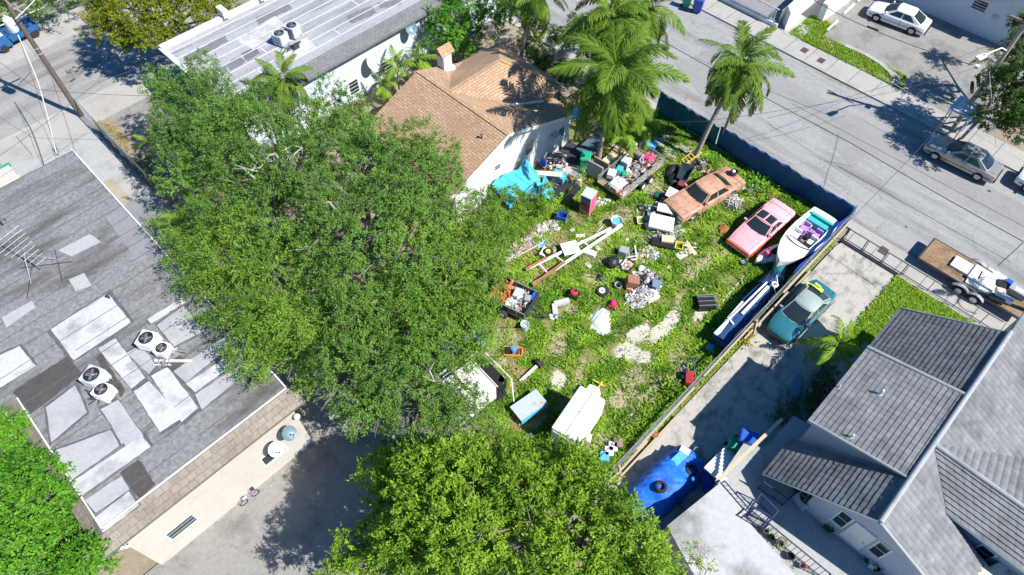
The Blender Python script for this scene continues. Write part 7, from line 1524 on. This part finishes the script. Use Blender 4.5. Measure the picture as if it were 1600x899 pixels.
b = MB(); b.tube([(-.6, .5, .03), (0, 0, .05), (.35, -.35, .03)], .03, 6); b.box((.4, -.4, .04), (.2, .12, .05), rz=-.7); solo(b, 'jack_handle', M['darkmetal'], 'thin dark bar on the bare soil below the open trailer', 'bar', P2(791, 512))
# orange pallet tray with motors
t = thing('orange_tray', 'small orange framed tray with blue and black motor parts', 'tray', P2(802, 551), radians(-48)); b = MB(); b.box((0, 0, .04), (1.0, .5, .05)); b.build('base', M['rust'], t); b = MB()
for sg in (-1, 1): b.beam((-.5, sg*.26, .1), (.5, sg*.26, .1), .06, .14); b.beam((sg*.5, -.26, .1), (sg*.5, .26, .1), .06, .14)
b.build('frame', M['orange'], t)
b = MB(); b.tube([(-.05, -.15, .2), (.05, .18, .2)], .13, 10); b.box((.15, 0, .18), (.2, .25, .2)); solo(b, 'motor', mat('faded_blue_motor', (.1, .25, .5), .6, var=.2), 'faded blue motor in the orange framed tray', 'motor', local(t, 0, 0, .06)); b = MB(); b.box((-.3, 0, .12), (.25, .4, .2)); solo(b, 'black_part', M['black'], 'black part at the left end of the orange framed tray', 'machine part', local(t, 0, 0, .06), t.rotation_euler.z)
scraps('tray_bits', (808, 549), (.2, .15), 14, ['rust', 'red', 'darkmetal'], 92, .1, .1, .04, .14)
# axle
t = thing('axle', 'white axle beam with a single black wheel on the grass', 'axle', P2(825, 580)); p = [at(*q)-Vector(t.location) for q in ((812, 595, .15), (838, 571, .25))]; b = MB(); b.beam(p[0], p[1], .07); b.beam(p[0]+Vector((.12, -.1, 0)), p[1]+Vector((.12, -.1, 0)), .05); b.build('beam', M['white'], t)
b = MB(); dd = (p[1]-p[0]).normalized(); b.tube([p[1]+dd*.05, p[1]+dd*.28], .27, 18); b.build('wheel', M['rubber'], t, 40)
# long white rails (boat trailer frame) with square panel
t = thing('trailer_frame', 'long narrow white boat-trailer frame lying across the weeds with rusty ends', 'trailer frame', P2(835, 440)); o0 = Vector(t.location)
for (p, q, w_, m) in (((833, 444, .3), (972, 352, .35), .16, 'white'), ((822, 421, .3), (955, 357, .35), .15, 'white'), ((832, 446, .34), (882, 410, .36), .17, 'rust'), ((823, 420, .34), (855, 403, .36), .16, 'rust')): b = MB(); A = at(*p); B_ = at(*q); b.beam(A-o0, B_-o0, w_, .12 if m == 'white' else .13); b.build('rail', M[m], t)
for (p, q) in (((842, 412, .3), (858, 430, .3)), ((868, 400, .3), (884, 412, .3)), ((908, 376, .3), (924, 388, .3)), ((955, 357, .35), (940, 375, .35))): b = MB(); A = at(*p); B_ = at(*q); b.beam(A-o0, B_-o0, .07); b.build('cross_member', M['white'], t)
bx('square_board', 'white square board lying across the long white frame', 'board', P2(891, 388, .42), (1.05, .95, .05), 'white', radians(-28))
bx('white_box', 'white box standing in the grass just right of the square board', 'box', P2(921, 399, 0), (.75, .4, .35), 'white', radians(-70))
bx('tyre_mat', 'pale pink panel propped on the rusty end of the long frame', 'panel', P2(850, 397, .1), (.7, .4, .3), 'whitewall', .3)
tyre('loose_tyre', 'tyre with a yellow rim lying on the long white frame', P2(857, 395, .35), .3, .16, 0, 0, 'yellow')
for i, (x, y, l_, lab) in enumerate(((866, 391, .5, 'white scrap just behind the yellow-rimmed tyre'), (919, 415, .45, 'small white scrap of board below the white box'), (907, 369, .6, 'pale scrap board above the long white frame'), (894, 360, .3, 'tiny white scrap on the weeds over the square board'), (934, 389, .35, 'cream scrap between the white box and the worn track'))):
    bx('scrap_board', lab, 'board', P2(x, y, .05), (l_, .25, .06), 'paperw', .4+i)
for i, (p, q, lab) in enumerate((((800, 405), (850, 378), 'long thin pole lying left of the yellow-rimmed tyre'), ((928, 368), (945, 350), 'thin pale pole above the long white frame'))):
    A = at(*p, .08); B_ = at(*q, .12); b = MB(); b.tube([(0, 0, 0), B_-A], .035, 6); solo(b, 'pole', M['paperw'], lab, 'pole', A)
scraps('rubble_row', (825, 375), (2.2, .45), 260, ['paperw', 'pinkgrey', 'beige', 'rust', 'grey', 'wood'], 93, 0, .3, .06, .45, 'bpf').rotation_euler = (0, 0, radians(3))
scraps('rubble_row', (868, 352), (.9, .5), 90, ['paperw', 'beige', 'grey', 'pinkgrey'], 94, 0, .2, .06, .3, 'bf')
scraps('rubble_patch', (845, 385), (.8, .5), 50, ['paperw', 'grey', 'skyblue'], 95, 0, .1, .05, .2, 'bf')
# black slatted box, poles on the right of the grass
t = thing('black_crate', 'black slatted crate with a silver handle on the right side of the lawn', 'crate', P2(1101, 478), radians(-42)); b = MB(); b.loft([[(sx*.5, sy*.42, z) for sx, sy in ((-1, -1), (1, -1), (1, 1), (-1, 1))] for z in (0, .5)], True, True); b.build('body', M['black'], t); b = MB()
for k in range(3): b.box((0, -.3+k*.3, .52), (1.0, .03, .03))
b.box((.0, .42, .51), (1.02, .04, .05)); b.build('slat', M['metal'], t); b = MB(); b.tube([(.5, -.3, .5), (.75, -.3, .2), (.75, .2, .2), (.5, .3, .5)], .03, 6); b.build('handle', M['metal'], t)
for i, (p, q, r_, lab) in enumerate((((1128, 472, .05), (1162, 432, .05), .035, 'slim white pole lying on the grass right of the black crate'), ((1186, 441, .1), (1215, 415, .3), .05, 'thick white pole running under the speedboat bow'), ((975, 585, .02), (1015, 578, .02), .02, 'thin dark stick across the bare patch of the lawn'))):
    A = at(*p); B_ = at(*q); b = MB(); b.tube([(0, 0, 0), B_-A], r_, 8); solo(b, 'pole', M['paperw'] if i < 2 else M['darkmetal'], lab, 'pole', A)
tyre('loose_tyre', 'small wheel lying in the grass below the pink coupe nose', P2(1161, 412), .26, .18, 0, 0, 'metal')
t = thing('scrap_pallet', 'brown pallet of bent white pipes between the orange-tan sedan and the pink coupe', 'pallet', P2(1147, 318), radians(0)); b = MB()
for k in range(6): b.box((-.6+k*.24, 0, .08), (.16, 1.3, .04))
b.build('boards', mat('dark_brown_board', (.13, .09, .07), .9, var=.3), t)
b = MB()
for k in range(22): b.tube([(rnd(-.6, .6), rnd(-.5, .5), rnd(.12, .3)), (rnd(-.6, .6), rnd(-.5, .5), rnd(.15, .4)), (rnd(-.6, .6), rnd(-.5, .5), rnd(.12, .3))], .03, 6)
o = b.build('bent_pipes', M['paperw'], None, None, kind='stuff'); o.location = t.location
scraps('scrap_heap', (1147, 320), (.6, .5), 50, ['darkmetal', 'grey', 'metal'], 96, .1, .2, .06, .3)
bx('cream_pillow', 'cream pillow in the weeds near the blue fence', 'pillow', P2(1158, 293, .05), (.5, .5, .14), mat('cream_cloth', (.72, .6, .38), .9), .6)
b = MB()
for k in range(12): b.tube([(rnd(-.5, .5), rnd(-.25, .25), rnd(.05, .2)), (rnd(-.5, .5), rnd(-.25, .25), rnd(.1, .5))], .035, 6)
solo(b, 'fan_frame', M['metal'], 'bent silver frame in the weeds right of the cream pillow', 'frame', P2(1175, 300), radians(-45))
scraps('scrap_heap', (1172, 296), (.9, .3), 40, ['black', 'darkmetal', 'grey'], 97, 0, .3).rotation_euler = (0, 0, radians(-60))
b = MB(); b.ball((0, 0, .1), (.4, .35, .16), 12, 7, f=lambda i, j: 1+.15*sin(i*2.7+j)); solo(b, 'brown_clump', mat('dead_brown_weeds', (.26, .13, .04), .95, var=.3, scale=10), 'round clump of dead orange-brown weeds on the lawn below the pallet of pipes', 'weed clump', P2(1130, 360))
# red barrow in fence shade
t = thing('push_cart', 'red and blue push cart half hidden in the shade of the lot fence', 'cart', P2(1075, 598), radians(35)); b = MB(); b.box((0, 0, .5), (.7, .45, .35), taper=1.1); b.build('tub', M['red'], t); b = MB(); b.tube([(.3, -.2, .4), (.9, -.2, .8), (.9, .2, .8), (.3, .2, .4)], .025, 6); b.build('handle', M['blue'], t); b = MB(); b.tube([(-.3, -.05, .2), (-.3, .05, .2)], .2, 14); b.build('wheel', M['rubber'], t)
b = MB(); b.tube([(-.6, -.3, .2), (-.2, .3, .8), (.5, .4, .7), (.8, 0, .1)], .02, 6); solo(b, 'hoop', M['metal'], 'thin metal hoop in the shade left of the red cart', 'hoop', P2(1058, 600))
scraps('scrap_heap', (1068, 592), (.8, .35), 50, ['black', 'darkmetal', 'grey'], 98, 0, .4)
bx('teal_tote', 'dark teal tote in the fence shade below the covered boat', 'tote', P2(1108, 546, 0), (.4, .4, .3), 'tealp', .3)
# foot of lot: boxes near fence
for i, (x, y, m, lab) in enumerate(((944, 716, 'skyblue', 'pale blue box, lowest of the row by the fence at the bottom of the lot'), (951, 708, 'white', 'white bag in the row by the fence, next to the pale blue box'), (957, 701, 'white', 'white bag in the row by the fence, next to the small wooden box'), (965, 695, 'wood', 'small wooden box at the top of the row by the fence'))):
    bx('row_box', lab, 'box' if i in (0, 3) else 'bag', P2(x, y, .05), (.5, .45, .32), m, .7)

# ---------------- white box camper at the bottom of the lot
t = thing('box_trailer', 'white enclosed box trailer with a cross-ribbed roof at the bottom of the lot', 'box trailer', (12.55, 7.8, 0), radians(11)); CT = t
wr_ = mat('white_trailer_skin', (.76, .76, .75), .45, var=.03, dirt=(.5, .46, .4), dirt_amt=.2)
b = MB(); pl = [(-1.6, -.88), (1.2, -.88), (1.62, -.45), (1.62, .45), (1.2, .88), (-1.6, .88)]
pl = [(-1.4, -.76), (1.32, -.76), (1.4, -.7), (1.4, .7), (1.32, .76), (-1.4, .76)]; b.prism(pl, .45, 2.05); o = b.build('body', wr_, t); bv = o.modifiers.new('bevel', 'BEVEL'); bv.width = .05; bv.segments = 2
b = MB(); b.box((0, 0, 2.065), (2.7, .05, .03)); 
for k in range(3): b.box((-.95+k*.85, 0, 2.064), (.03, .9, .028))
b.ball((.1, 0, 2.08), (.07, .07, .04), 8, 5); b.build('roof_rib', M['acgrey'], t)
b = MB(); b.beam((-1.5, .0, .4), (1.6, .0, .4), .12); b.beam((1.5, -.5, .45), (2.5, 0, .42), .08); b.beam((1.5, .5, .45), (2.5, 0, .42), .08); b.build('chassis', M['darkmetal'], t)
for sg in (-1, 1): b = MB(); b.tube([(-.2, sg*.72, .3), (-.2, sg*.86, .3)], .3, 16); b.build('wheel', M['rubber'], t)
b = MB(); b.box((-1.43, 0, 1.2), (.04, 1.3, 1.3)); dr = b.build('door', M['white'], t); b = MB(); b.box((-1.46, .3, 1.2), (.04, .04, .3)); b.build('handle', M['darkmetal'], dr)
b = MB(); b.prism([(-.35, -.3), (.2, -.42), (.5, -.2), (.5, .3), (.1, .42), (-.35, .25)], 0, .35); solo(b, 'beige_hood', M['beige'], 'beige rounded tank on the box trailer drawbar', 'tank', local(CT, 1.9, .2, .45), .4)
t = thing('wood_sawhorse', 'small yellow-brown wooden frame beside the beige tank', 'frame', P2(930, 606), .2); b = MB(); b.beam((-.3, -.2, .35), (.35, -.2, .35), .06); b.beam((.2, -.4, .3), (.2, .3, .3), .06)
for x in (-.3, .3): b.beam((x, -.25, 0), (x, -.2, .35), .05)
b.build('frame', M['yellow'], t)
bx('beige_carton', 'beige carton at the lower corner of the box trailer', 'box', P2(917, 689, .2), (.45, .4, .5), 'beige', .5)
# rusty-topped blue panel
t = thing('old_pickup_hood', 'pale blue metal sheet with an orange rust spot left of the box trailer', 'metal sheet', P2(826, 640), radians(-8)); b = MB(); b.box((0, 0, .55), (1.75, 1.0, .08)); b.build('sheet', mat('rust_spotted_pale_metal', (.45, .52, .55), .6, .2, var=.1, scale=2, dirt=(.5, .2, .08), dirt_amt=.9, dscale=1.1), t); b = MB(); b.box((0, -.52, .4), (1.75, .05, .4)); b.build('edge', M['skyblue'], t); b = MB(); b.box((0, 0, .25), (1.5, .8, .5)); b.build('base', M['darkmetal'], t)
# white truck canopy with dark rack
t = thing('truck_body', 'white truck body with a black open tray half under the grove', 'truck', (10.2, 12.9, 0), radians(-4)); b = MB(); b.prism([(-2.0, -1.05), (.55, -1.05), (.55, 1.05), (-2.0, 1.05)], .6, 1.95); o = b.build('box', wr_, t); bv = o.modifiers.new('bevel', 'BEVEL'); bv.width = .05; bv.segments = 2
b = MB(); b.box((.95, 0, 1.2), (.7, 1.95, .9)); b.build('tray', M['black'], t); b = MB()
for (p, q) in (((-1.2, 1.2, 1.95), (1.4, 1.2, 1.95)), ((1.4, 1.2, 1.95), (1.45, -1.2, 1.9)), ((1.45, -1.2, 1.9), (1.0, -1.9, 1.0)), ((.6, 1.2, 1.98), (.6, -1.1, 1.98))): b.tube([p, q], .035, 6)
b.build('rack', M['white'], t); b = MB(); b.box((-.8, 1.55, 1.0), (1.2, .8, .06)); b.build('side_tray', M['acgrey'], t)
for x in (-1.4, .9):
    for sg in (-1, 1): b = MB(); b.tube([(x, sg*.8, .35), (x, sg*1.05, .35)], .35, 16); b.build('wheel', M['rubber'], t)
bx('pink_plank', 'orange-pink plank lying on the grass beside the black truck tray', 'plank', P2(784, 590, .02), (1.6, .25, .05), mat('salmon_plank', (.6, .3, .2), .8), radians(-85))
bx('pinkish_bag', 'pink and white rags in the corner of the black truck tray', 'rags', P2(784, 594, 1.5), (.4, .3, .15), 'pinkgrey', .5)
# blue pickup nose
t = thing('blue_wagon', 'blue painted car nose sticking out from under the grove above the white truck body', 'car', (12.3, 15.5, 0), radians(-40)); b = MB(); b.loft([[(x, y*.75, z*h_) for y, z in ((-1, .3), (-1, .8), (-.7, 1), (.7, 1), (1, .8), (1, .3))] for x, h_ in ((-1.8, .95), (-.2, .9), (.6, .78), (.75, .6))], True, True); b.build('body', mat('worn_blue_paint', (.01, .1, .32), .35, .2, var=.12), t, 35)
b = MB(); b.box((-.9, 0, .92), (.9, 1.1, .05)); b.build('windscreen', M['glass'], t); b = MB(); b.box((.72, 0, .42), (.12, 1.5, .2)); b.build('bumper', M['metal'], t)
for sg in (-1, 1): b = MB(); b.box((.7, sg*.5, .6), (.08, .3, .14)); b.build('headlight', PAINT['lamp'], t); b = MB(); b.tube([(.1, sg*.6, .3), (.1, sg*.78, .3)], .3, 16); b.build('wheel', M['rubber'], t)
b = MB(); b.lathe((0, 0, 0), [(.3, 0), (.34, .15), (.3, .2), (.2, .1)], 16, cap=False); solo(b, 'loose_tyre', M['grey'], 'grey round tyre between the blue car nose and the white rack', 'tyre', P2(754, 543))
# blue tarp-covered car with tyres on top
M['coverblue'] = mat('bright_blue_cover', (.008, .10, .55), .6, var=.15, scale=2, col2=(.01, .17, .6), mix2=.56, bump=.6, bscale=7, dirt=(.1, .22, .5), dirt_amt=.5, dscale=1.5)
c = at(1036, 745, .8); t = thing('covered_car', 'car wholly wrapped in a bright blue cover on the driveway', 'car', (13.3, 2.7, 0), radians(-5)); CC = t
cp = [(-2.4, .35, .35), (-2.1, .75, .8), (-1.2, .95, .98), (-.6, .98, 1.3), (.3, .98, 1.42), (.9, .97, 1.15), (1.5, .95, .95), (2.1, .85, .85), (2.4, .6, .45)]
def cov(u, v):
    x = -2.4+4.8*v; w_ = np.interp(x, [p[0] for p in cp], [p[1] for p in cp]); h_ = np.interp(x, [p[0] for p in cp], [p[2] for p in cp]); a = pi*u; ca = cos(a); sa = sin(a)
    y = -w_*(abs(ca)**.55*(1 if ca > 0 else -1)); z = h_*abs(sa)**.55; fl = 1-min(1, sa*1.6); z = max(.02, z); y *= 1+.14*fl*(.6+.4*sin(x*7)); z += (.02*sin(x*9+u*20)+.025*abs(sin(x*4.3+2.1*sin(u*9)))+.012*sin(u*47+x*13))*sa; y *= 1+.03*sin(x*11+u*5); return (x, y, z)
b = MB(); b.grid(cov, 90, 110); o = b.build('cover', M['coverblue'], t, 55); s_ = o.modifiers.new('thickness', 'SOLIDIFY'); s_.thickness = .012
b = MB(); b.add([(1.7, -.9, .5), (2.0, -1.9, .03), (2.3, -1.5, .03), (2.35, -.75, .4), (1.4, -1.5, .03)], [(0, 4, 1), (0, 1, 2), (0, 2, 3)]); o = b.build('loose_flap', M['coverblue'], t); s_ = o.modifiers.new('thickness', 'SOLIDIFY'); s_.thickness = .012
tyre('loose_tyre', 'black tyre holding down the blue car cover, nearer the house', local(CC, 1.35, -.45, .98), .3, .16, 0, .1, None)
tyre('loose_tyre', 'black tyre holding down the middle of the blue car cover', local(CC, -.55, -.1, 1.33), .3, .16, 0, -.05, None)
bx('white_cover', 'small white lid on the upper end of the blue car cover', 'lid', local(CC, 1.9, .45, .95), (.35, .5, .04), 'white', .2)
bx('louvre_panel', 'light blue louvred panel lying on the blue car cover', 'panel', local(CC, 1.15, .35, 1.15), (1.0, .42, .04), 'skyblue', -.1, .0, -.12)
t = thing('planter_pot', 'terracotta pot at the foot of the lot fence, beside the driveway', 'pot', P2(1022, 682)); b = MB(); b.lathe((0, 0, 0), [(.13, 0), (.2, .28), (.17, .28), (.12, .05)], 14, cap=False); b.build('pot', mat('terracotta_pot', (.5, .2, .08), .8), t); b = MB(); b.ball((0, 0, .25), (.15, .15, .08), 9, 6); b.build('soil', M['rust'], t)
# terrace things
t = ac_unit('blue-grey outdoor compressor box on the shaded terrace below the porch eave', (*at(1253, 785, DZ)[:2], DZ), radians(-20), 'acgrey', h=.5, s=.7)
for i, (x, y, m, s_, lab) in enumerate(((1217, 851, 'yellow', .26, 'yellow-green potted plant behind the terrace railing'), (1233, 871, 'dark', .26, 'black pot with dark leaves behind the terrace railing'), (1252, 886, 'red', .2, 'red-flowered pot lowest behind the terrace railing'), (1203, 841, 'oak', .2, 'grey-green pot highest behind the terrace railing'), (1195, 832, 'dark', .18, 'small dark pot at the railing corner'), (1294, 826, 'dark', .32, 'dark bush in the shaded corner of the terrace'), (1350, 878, 'vivid', .24, 'green plant in a dark pot by the house wall'), (1367, 890, 'dark', .2, 'dark pot against the house wall at the bottom'))):
    c = at(x, y, DZ); t = thing('potted_plant', lab, 'potted plant', (c.x, c.y, DZ)); b = MB(); b.lathe((0, 0, 0), [(.1*s_/.2, 0), (.15*s_/.2, .24), (.12*s_/.2, .24), (.1*s_/.2, .05)], 12, cap=False); b.build('pot', M['black' if i % 2 else 'grey'], t)
    lm = {'yellow': LEAF['yellow'], 'dark': LEAF['dark'], 'red': leafmat('red_petals', (.4, .05, .02), (.6, .15, .05)), 'oak': LEAF['oak'], 'vivid': LEAF['vivid']}[m]; foliage('leaves', [(c.x, c.y, DZ+.4, s_, s_, s_*.8)], lm, t, (c.x, c.y, DZ), per_m2=60, K=12, leaf=(.08, .05), spray=.16, seed=100+i, clump=2)
bx('white_chair', 'blue-white bag at the house wall next to the green potted plant', 'bag', (*at(1360, 884, DZ)[:2], DZ), (.3, .3, .4), 'acgrey', .3)
# driveway shade clutter by the house
scraps('scrap_heap', (1285, 620), (1.2, .8), 90, ['darkmetal', 'grey', 'wood', 'black'], 99, 0, .4, .1, .6)
b = MB(); b.ball((0, 0, .12), (1.3, .3, .14), 14, 7); solo(b, 'kayak', mat('faded_kayak', (.08, .2, .28), .5), 'dull blue kayak in the deep shade between driveway and house', 'kayak', P2(1243, 615), radians(20))
b = MB(); b.tube([(.25*cos(a), 0, .27+.25*sin(a)) for a in np.linspace(0, 2*pi, 21)], .02, 6, cap=False); b.tube([(-.4, 0, .3), (.3, .05, .5)], .02, 6); solo(b, 'old_bicycle', M['darkmetal'], 'leaning bicycle wheel at the sunny edge of the driveway shade', 'wheel', P2(1200, 578))
foliage('shade_plants', [(21.8, .1, .4, 1.6, .6, .5), (24.2, .3, .4, 1.0, .5, .4)], LEAF['dark'], None, (0, 0, 0), per_m2=25, K=16, seed=120, spray=.4, tint0=.5)['kind'] = 'stuff'

# litter and weeds spread all through the lot
def litter(n, seed, mats, smin, smax):
    r = np.random.default_rng(seed); P_ = scatter(14, 34, 5.6, 19.5, n, seed, lambda x, y: np.clip(.12+1.1*np.exp(-(((x-24)/5)**2+((y-14.5)/3.5)**2)), 0, 1)); b = MB()
    for k, (x, y) in enumerate(P_): s = r.uniform(smin, smax); b.box((x, y, .03+s*.1), (s, s*r.uniform(.3, .9), s*r.uniform(.08, .4)), r.uniform(0, 6), r.uniform(-.3, .3), r.uniform(-.3, .3), int(r.integers(len(mats))))
    return b.build('litter', [M[q] for q in mats], None, None, kind='stuff')
litter(280, 301, ['paperw', 'grey', 'beige', 'darkmetal', 'wood', 'pinkgrey', 'acgrey'], .05, .22)
P_ = scatter(10, 34.8, 5.1, 20.5, 26000, 302, lambda x, y: np.clip((smoothnoise(x, y, 71, 7, .9)-.12)*5, 0, 1)*gdens(x, y))
blades('tall_weeds', P_, .14, .34, .045, LEAF['vivid'], .012, .75, 31)
P_ = scatter(10, 34.8, 5.05, 6.2, 9000, 303, lambda x, y: np.clip(.5+smoothnoise(x, y, 72)*1.5, 0, 1))
blades('tall_weeds', P_, .12, .4, .04, grassm, .012, .5, 32)

# ================================================================ POLES, LAMP, WIRES
pb = at(1488, 203); t = thing('utility_pole', 'weathered utility pole with guy braces at the right, carrying the street lamp', 'utility pole', (pb.x, pb.y, 0)); RP = t
b = MB(); b.tube([(0, 0, 0), (0, 0, 9.6)], [.17, .11], 12); b.build('shaft', mat('grey_weathered_pole', (.33, .29, .24), .9, var=.25, scale=4), t, 60); b = MB(); b.tube([(.22, .05, 0), (.12, .03, 6.5)], .05, 6); b.build('conduit', M['metal'], t); b = MB(); b.beam((0, -1.0, 8.6), (0, 1.0, 8.6), .1, .12); b.build('crossarm', M['wood'], t)
t = thing('street_lamp', 'white cobra-head street lamp on a curved arm at the upper right', 'street lamp', (pb.x, pb.y, 6.6)); hd_ = at(1534, 88, 7.1)-Vector((pb.x, pb.y, 6.6))
b = MB(); b.tube([(0, 0, 0), hd_*.35+Vector((0, 0, .35)), hd_*.75+Vector((0, 0, .15)), hd_*.86], .045, 8); b.build('arm', M['white'], t)
d = Vector((hd_.x, hd_.y, 0)).normalized(); s_ = Vector((-d.y, d.x, 0)); b = MB(); b.loft([[hd_*.86+d*x+s_*(y*w_)+Vector((0, 0, z)) for y, z in ((-1, 0), (-.8, .09), (.8, .09), (1, 0), (.8, -.06), (-.8, -.06))] for x, w_ in ((-.1, .08), (.12, .17), (.55, .2), (.75, .17))], True, True); b.build('lamp_head', M['white'], t); b = MB(); b.box(hd_*.86+d*.2+Vector((0, 0, .12)), (.07, .07, .06)); b.build('photocell', M['black'], t)
t = thing('white_awning', 'pale blue-white flat awning panel low beside the right-hand utility pole', 'awning', (*at(1508, 168, 2.3)[:2], 0), 0); b = MB(); b.box((0, 0, 2.3), (1.9, 1.5, .08)); b.build('panel', M['white'], t)
for sx in (-.85, .85):
    for sy in (-.65, .65): b = MB(); b.tube([(sx, sy, 0), (sx, sy, 2.3)], .04, 6); b.build('leg', M['metal'], t)
for i, (x, y) in enumerate(((1517, 137), (1527, 125))): tyre('loose_tyre', ('dark hoop leaning behind the pale awning, nearer it', 'dark hoop leaning behind the pale awning, nearer the lamp')[i], P2(x, y, 1.2), .45, .15, .5, 1.2, None)
b = MB(); b.box((0, 0, 0), (.35, .25, .2)); solo(b, 'cable_box', M['white'], 'small white junction box on the cable end by the street lamp', 'junction box', at(1527, 104, 5.2))
lp = at(127, 181); t = thing('utility_pole', 'dark leaning-looking utility pole crossing the upper left street, with a transformer', 'utility pole', (lp.x, lp.y, 0)); LP = t
b = MB(); b.tube([(0, 0, 0), (0, 0, 11.5)], [.19, .13], 12); b.build('shaft', M['polewood'], t, 60); tc_ = at(12, 42, 8.2)
b = MB(); b.lathe((-.5, -.1, 7.3), [(.26, 0), (.29, .05), (.29, .85), (.2, .95)], 16); b.build('transformer', M['white'], t, 40); b = MB(); b.beam((0, -1.1, 9.3), (0, 1.1, 9.3), .1, .12); b.beam((-.9, 0, 8.5), (.9, 0, 8.5), .08, .1); b.build('crossarm', M['wood'], t)
for k, y in enumerate((-.15, .15)): b = MB(); b.lathe((-.5, y-.1, 8.25), [(.05, 0), (.06, .1), (.03, .25)], 8); b.build('insulator', M['white'], t)
for z in (5.3, 5.7): b = MB(); b.lathe((0, 0, z), [(.17, 0), (.19, .03), (.17, .08)], 12, cap=False); b.build('band', M['metal'], t)
def wire(label, pts, r=.018, m='cable', sag=.3, cat='cable', name='overhead_cable'):
    P_ = [at(*p) for p in pts]; o = P_[0].copy(); out = []
    for i in range(len(P_)-1):
        for k in range(12): s = k/12; p = P_[i].lerp(P_[i+1], s); p.z -= sag*4*s*(1-s); out.append(p-o)
    out.append(P_[-1]-o); b = MB(); b.tube(out, r, 5, cap=False); return solo(b, name, M[m], label, cat, o)
wire('long dark cable strung along the street from the palm crowns to the right edge', ((1010, 50, 6.5), (1330, 224, 6.5), (1640, 400, 6.5)), .022, sag=.08)
wire('dark cable dropping from the top edge across the parking lot to the right pole', ((1262, -6, 7), (1363, 46, 6.6), (1520, 102, 6.6)), .022, sag=.12)
b = MB(); b.tube([(0, 0, 0), (.12, -.75, -.03)], .055, 8); solo(b, 'cable_splice', M['black'], 'black splice sleeve on the cable above the parking lot', 'cable splice', at(1355, 41, 6.62))
wire('pale cable running from the right pole across the silver car', ((1380, 120, 6), (1560, 230, 5.8), (1620, 262, 5.8)), .014, 'cablelight', .05)
wire('service cable from the right pole down to the corner of the blue fence', ((1530, 130, 6.5), (1444, 224, 4.5), (1327, 346, 1.9)), .014, sag=.1)
wire('thin cable fanning left from the street lamp, upper one', ((1545, 70, 7), (1400, 130, 6.4), (1200, 185, 6)), .012, sag=.08)
wire('thin cable fanning left from the street lamp, lower one', ((1530, 104, 6.3), (1390, 145, 6), (1100, 190, 5.6), (900, 190, 4)), .012, 'cable', .08)
wire('thin pale cable down the right pole to the blue box in the trees', ((1546, 112, 6), (1552, 180, 4), (1556, 230, 3)), .012, 'cablelight', .02)
b = MB(); b.box((0, 0, 0), (.3, .2, .14)); solo(b, 'cable_box', M['skyblue'], 'small light blue box hanging among the leaves right of the right pole', 'junction box', at(1553, 188, 3.5))
wire('thick white cable hanging from the left pole to the flat roof corner', ((28, 55, 8), (60, 130, 6.6), (88, 240, 5.0)), .035, 'cablelight', .12)
wire('white cable going up from the left pole to the top edge', ((24, 30, 8.4), (60, -6, 8.6)), .03, 'cablelight', .02)
wire('thin dark cable from the left pole to the flat roof corner, left one', ((30, 60, 7.8), (65, 170, 6), (92, 243, 5.0)), .012, 'cable', .1)
wire('thin dark cable from the left pole to the flat roof corner, right one', ((36, 60, 7.8), (80, 120, 6.6), (118, 240, 5.0)), .012, 'cable', .1)
wire('thin dark wire crossing the lower left of the street to the left frame edge', ((-10, 90, 7), (60, 140, 6.5), (240, 150, 6), (420, 120, 4.6)), .012, 'cable', .1)
wire('slack wire across the far street at the upper left', ((-10, 250, 5.5), (150, 130, 7), (300, 70, 7)), .012, 'cable', .1)
wire('slender wire crossing the lawn of the lot to the house gable', ((965, 690, .4), (1015, 575, .4)), .012, 'cable', .02)

# ================================================================ groups for repeated things
GR = dict(parked_car='parked cars', loose_tyre='loose tyres and wheels', wheelie_bin='wheelie bins', black_olive_tree='trees of the central grove', coconut_palm='coconut palms', areca_palm='small feather palms', garden_bush='garden bushes',
    leafy_plant='weed clumps', air_conditioner='rooftop air conditioners', satellite_dish='satellite dishes', meter_cover='meter covers and grates', railing='terrace railings', rubbish_bag='black rubbish bags', potted_plant='potted plants on the terrace',
    overhead_cable='overhead cables', white_board='white boards', scrap_board='small scrap boards', pole='poles lying on the grass', grey_printer='grey machines in the open trailer', row_box='row of boxes and bags by the fence', wheel_stop='concrete wheel stops',
    ramp_wall='walls of the ramp', utility_pole='utility poles', utility_trailer='open utility trailers', chain_fence='chain-link fences', picket_gate='picket fence panels', rag='rags on the grass', plank='planks behind the mesh trailer', slat_panel='slat panels', white_appliance='white panels at the sedan nose')
for o in bpy.data.objects:
    if not o.parent and o.get('label') and not o.get('group'):
        g = GR.get(o.name.split('.')[0])
        if g: o['group'] = g
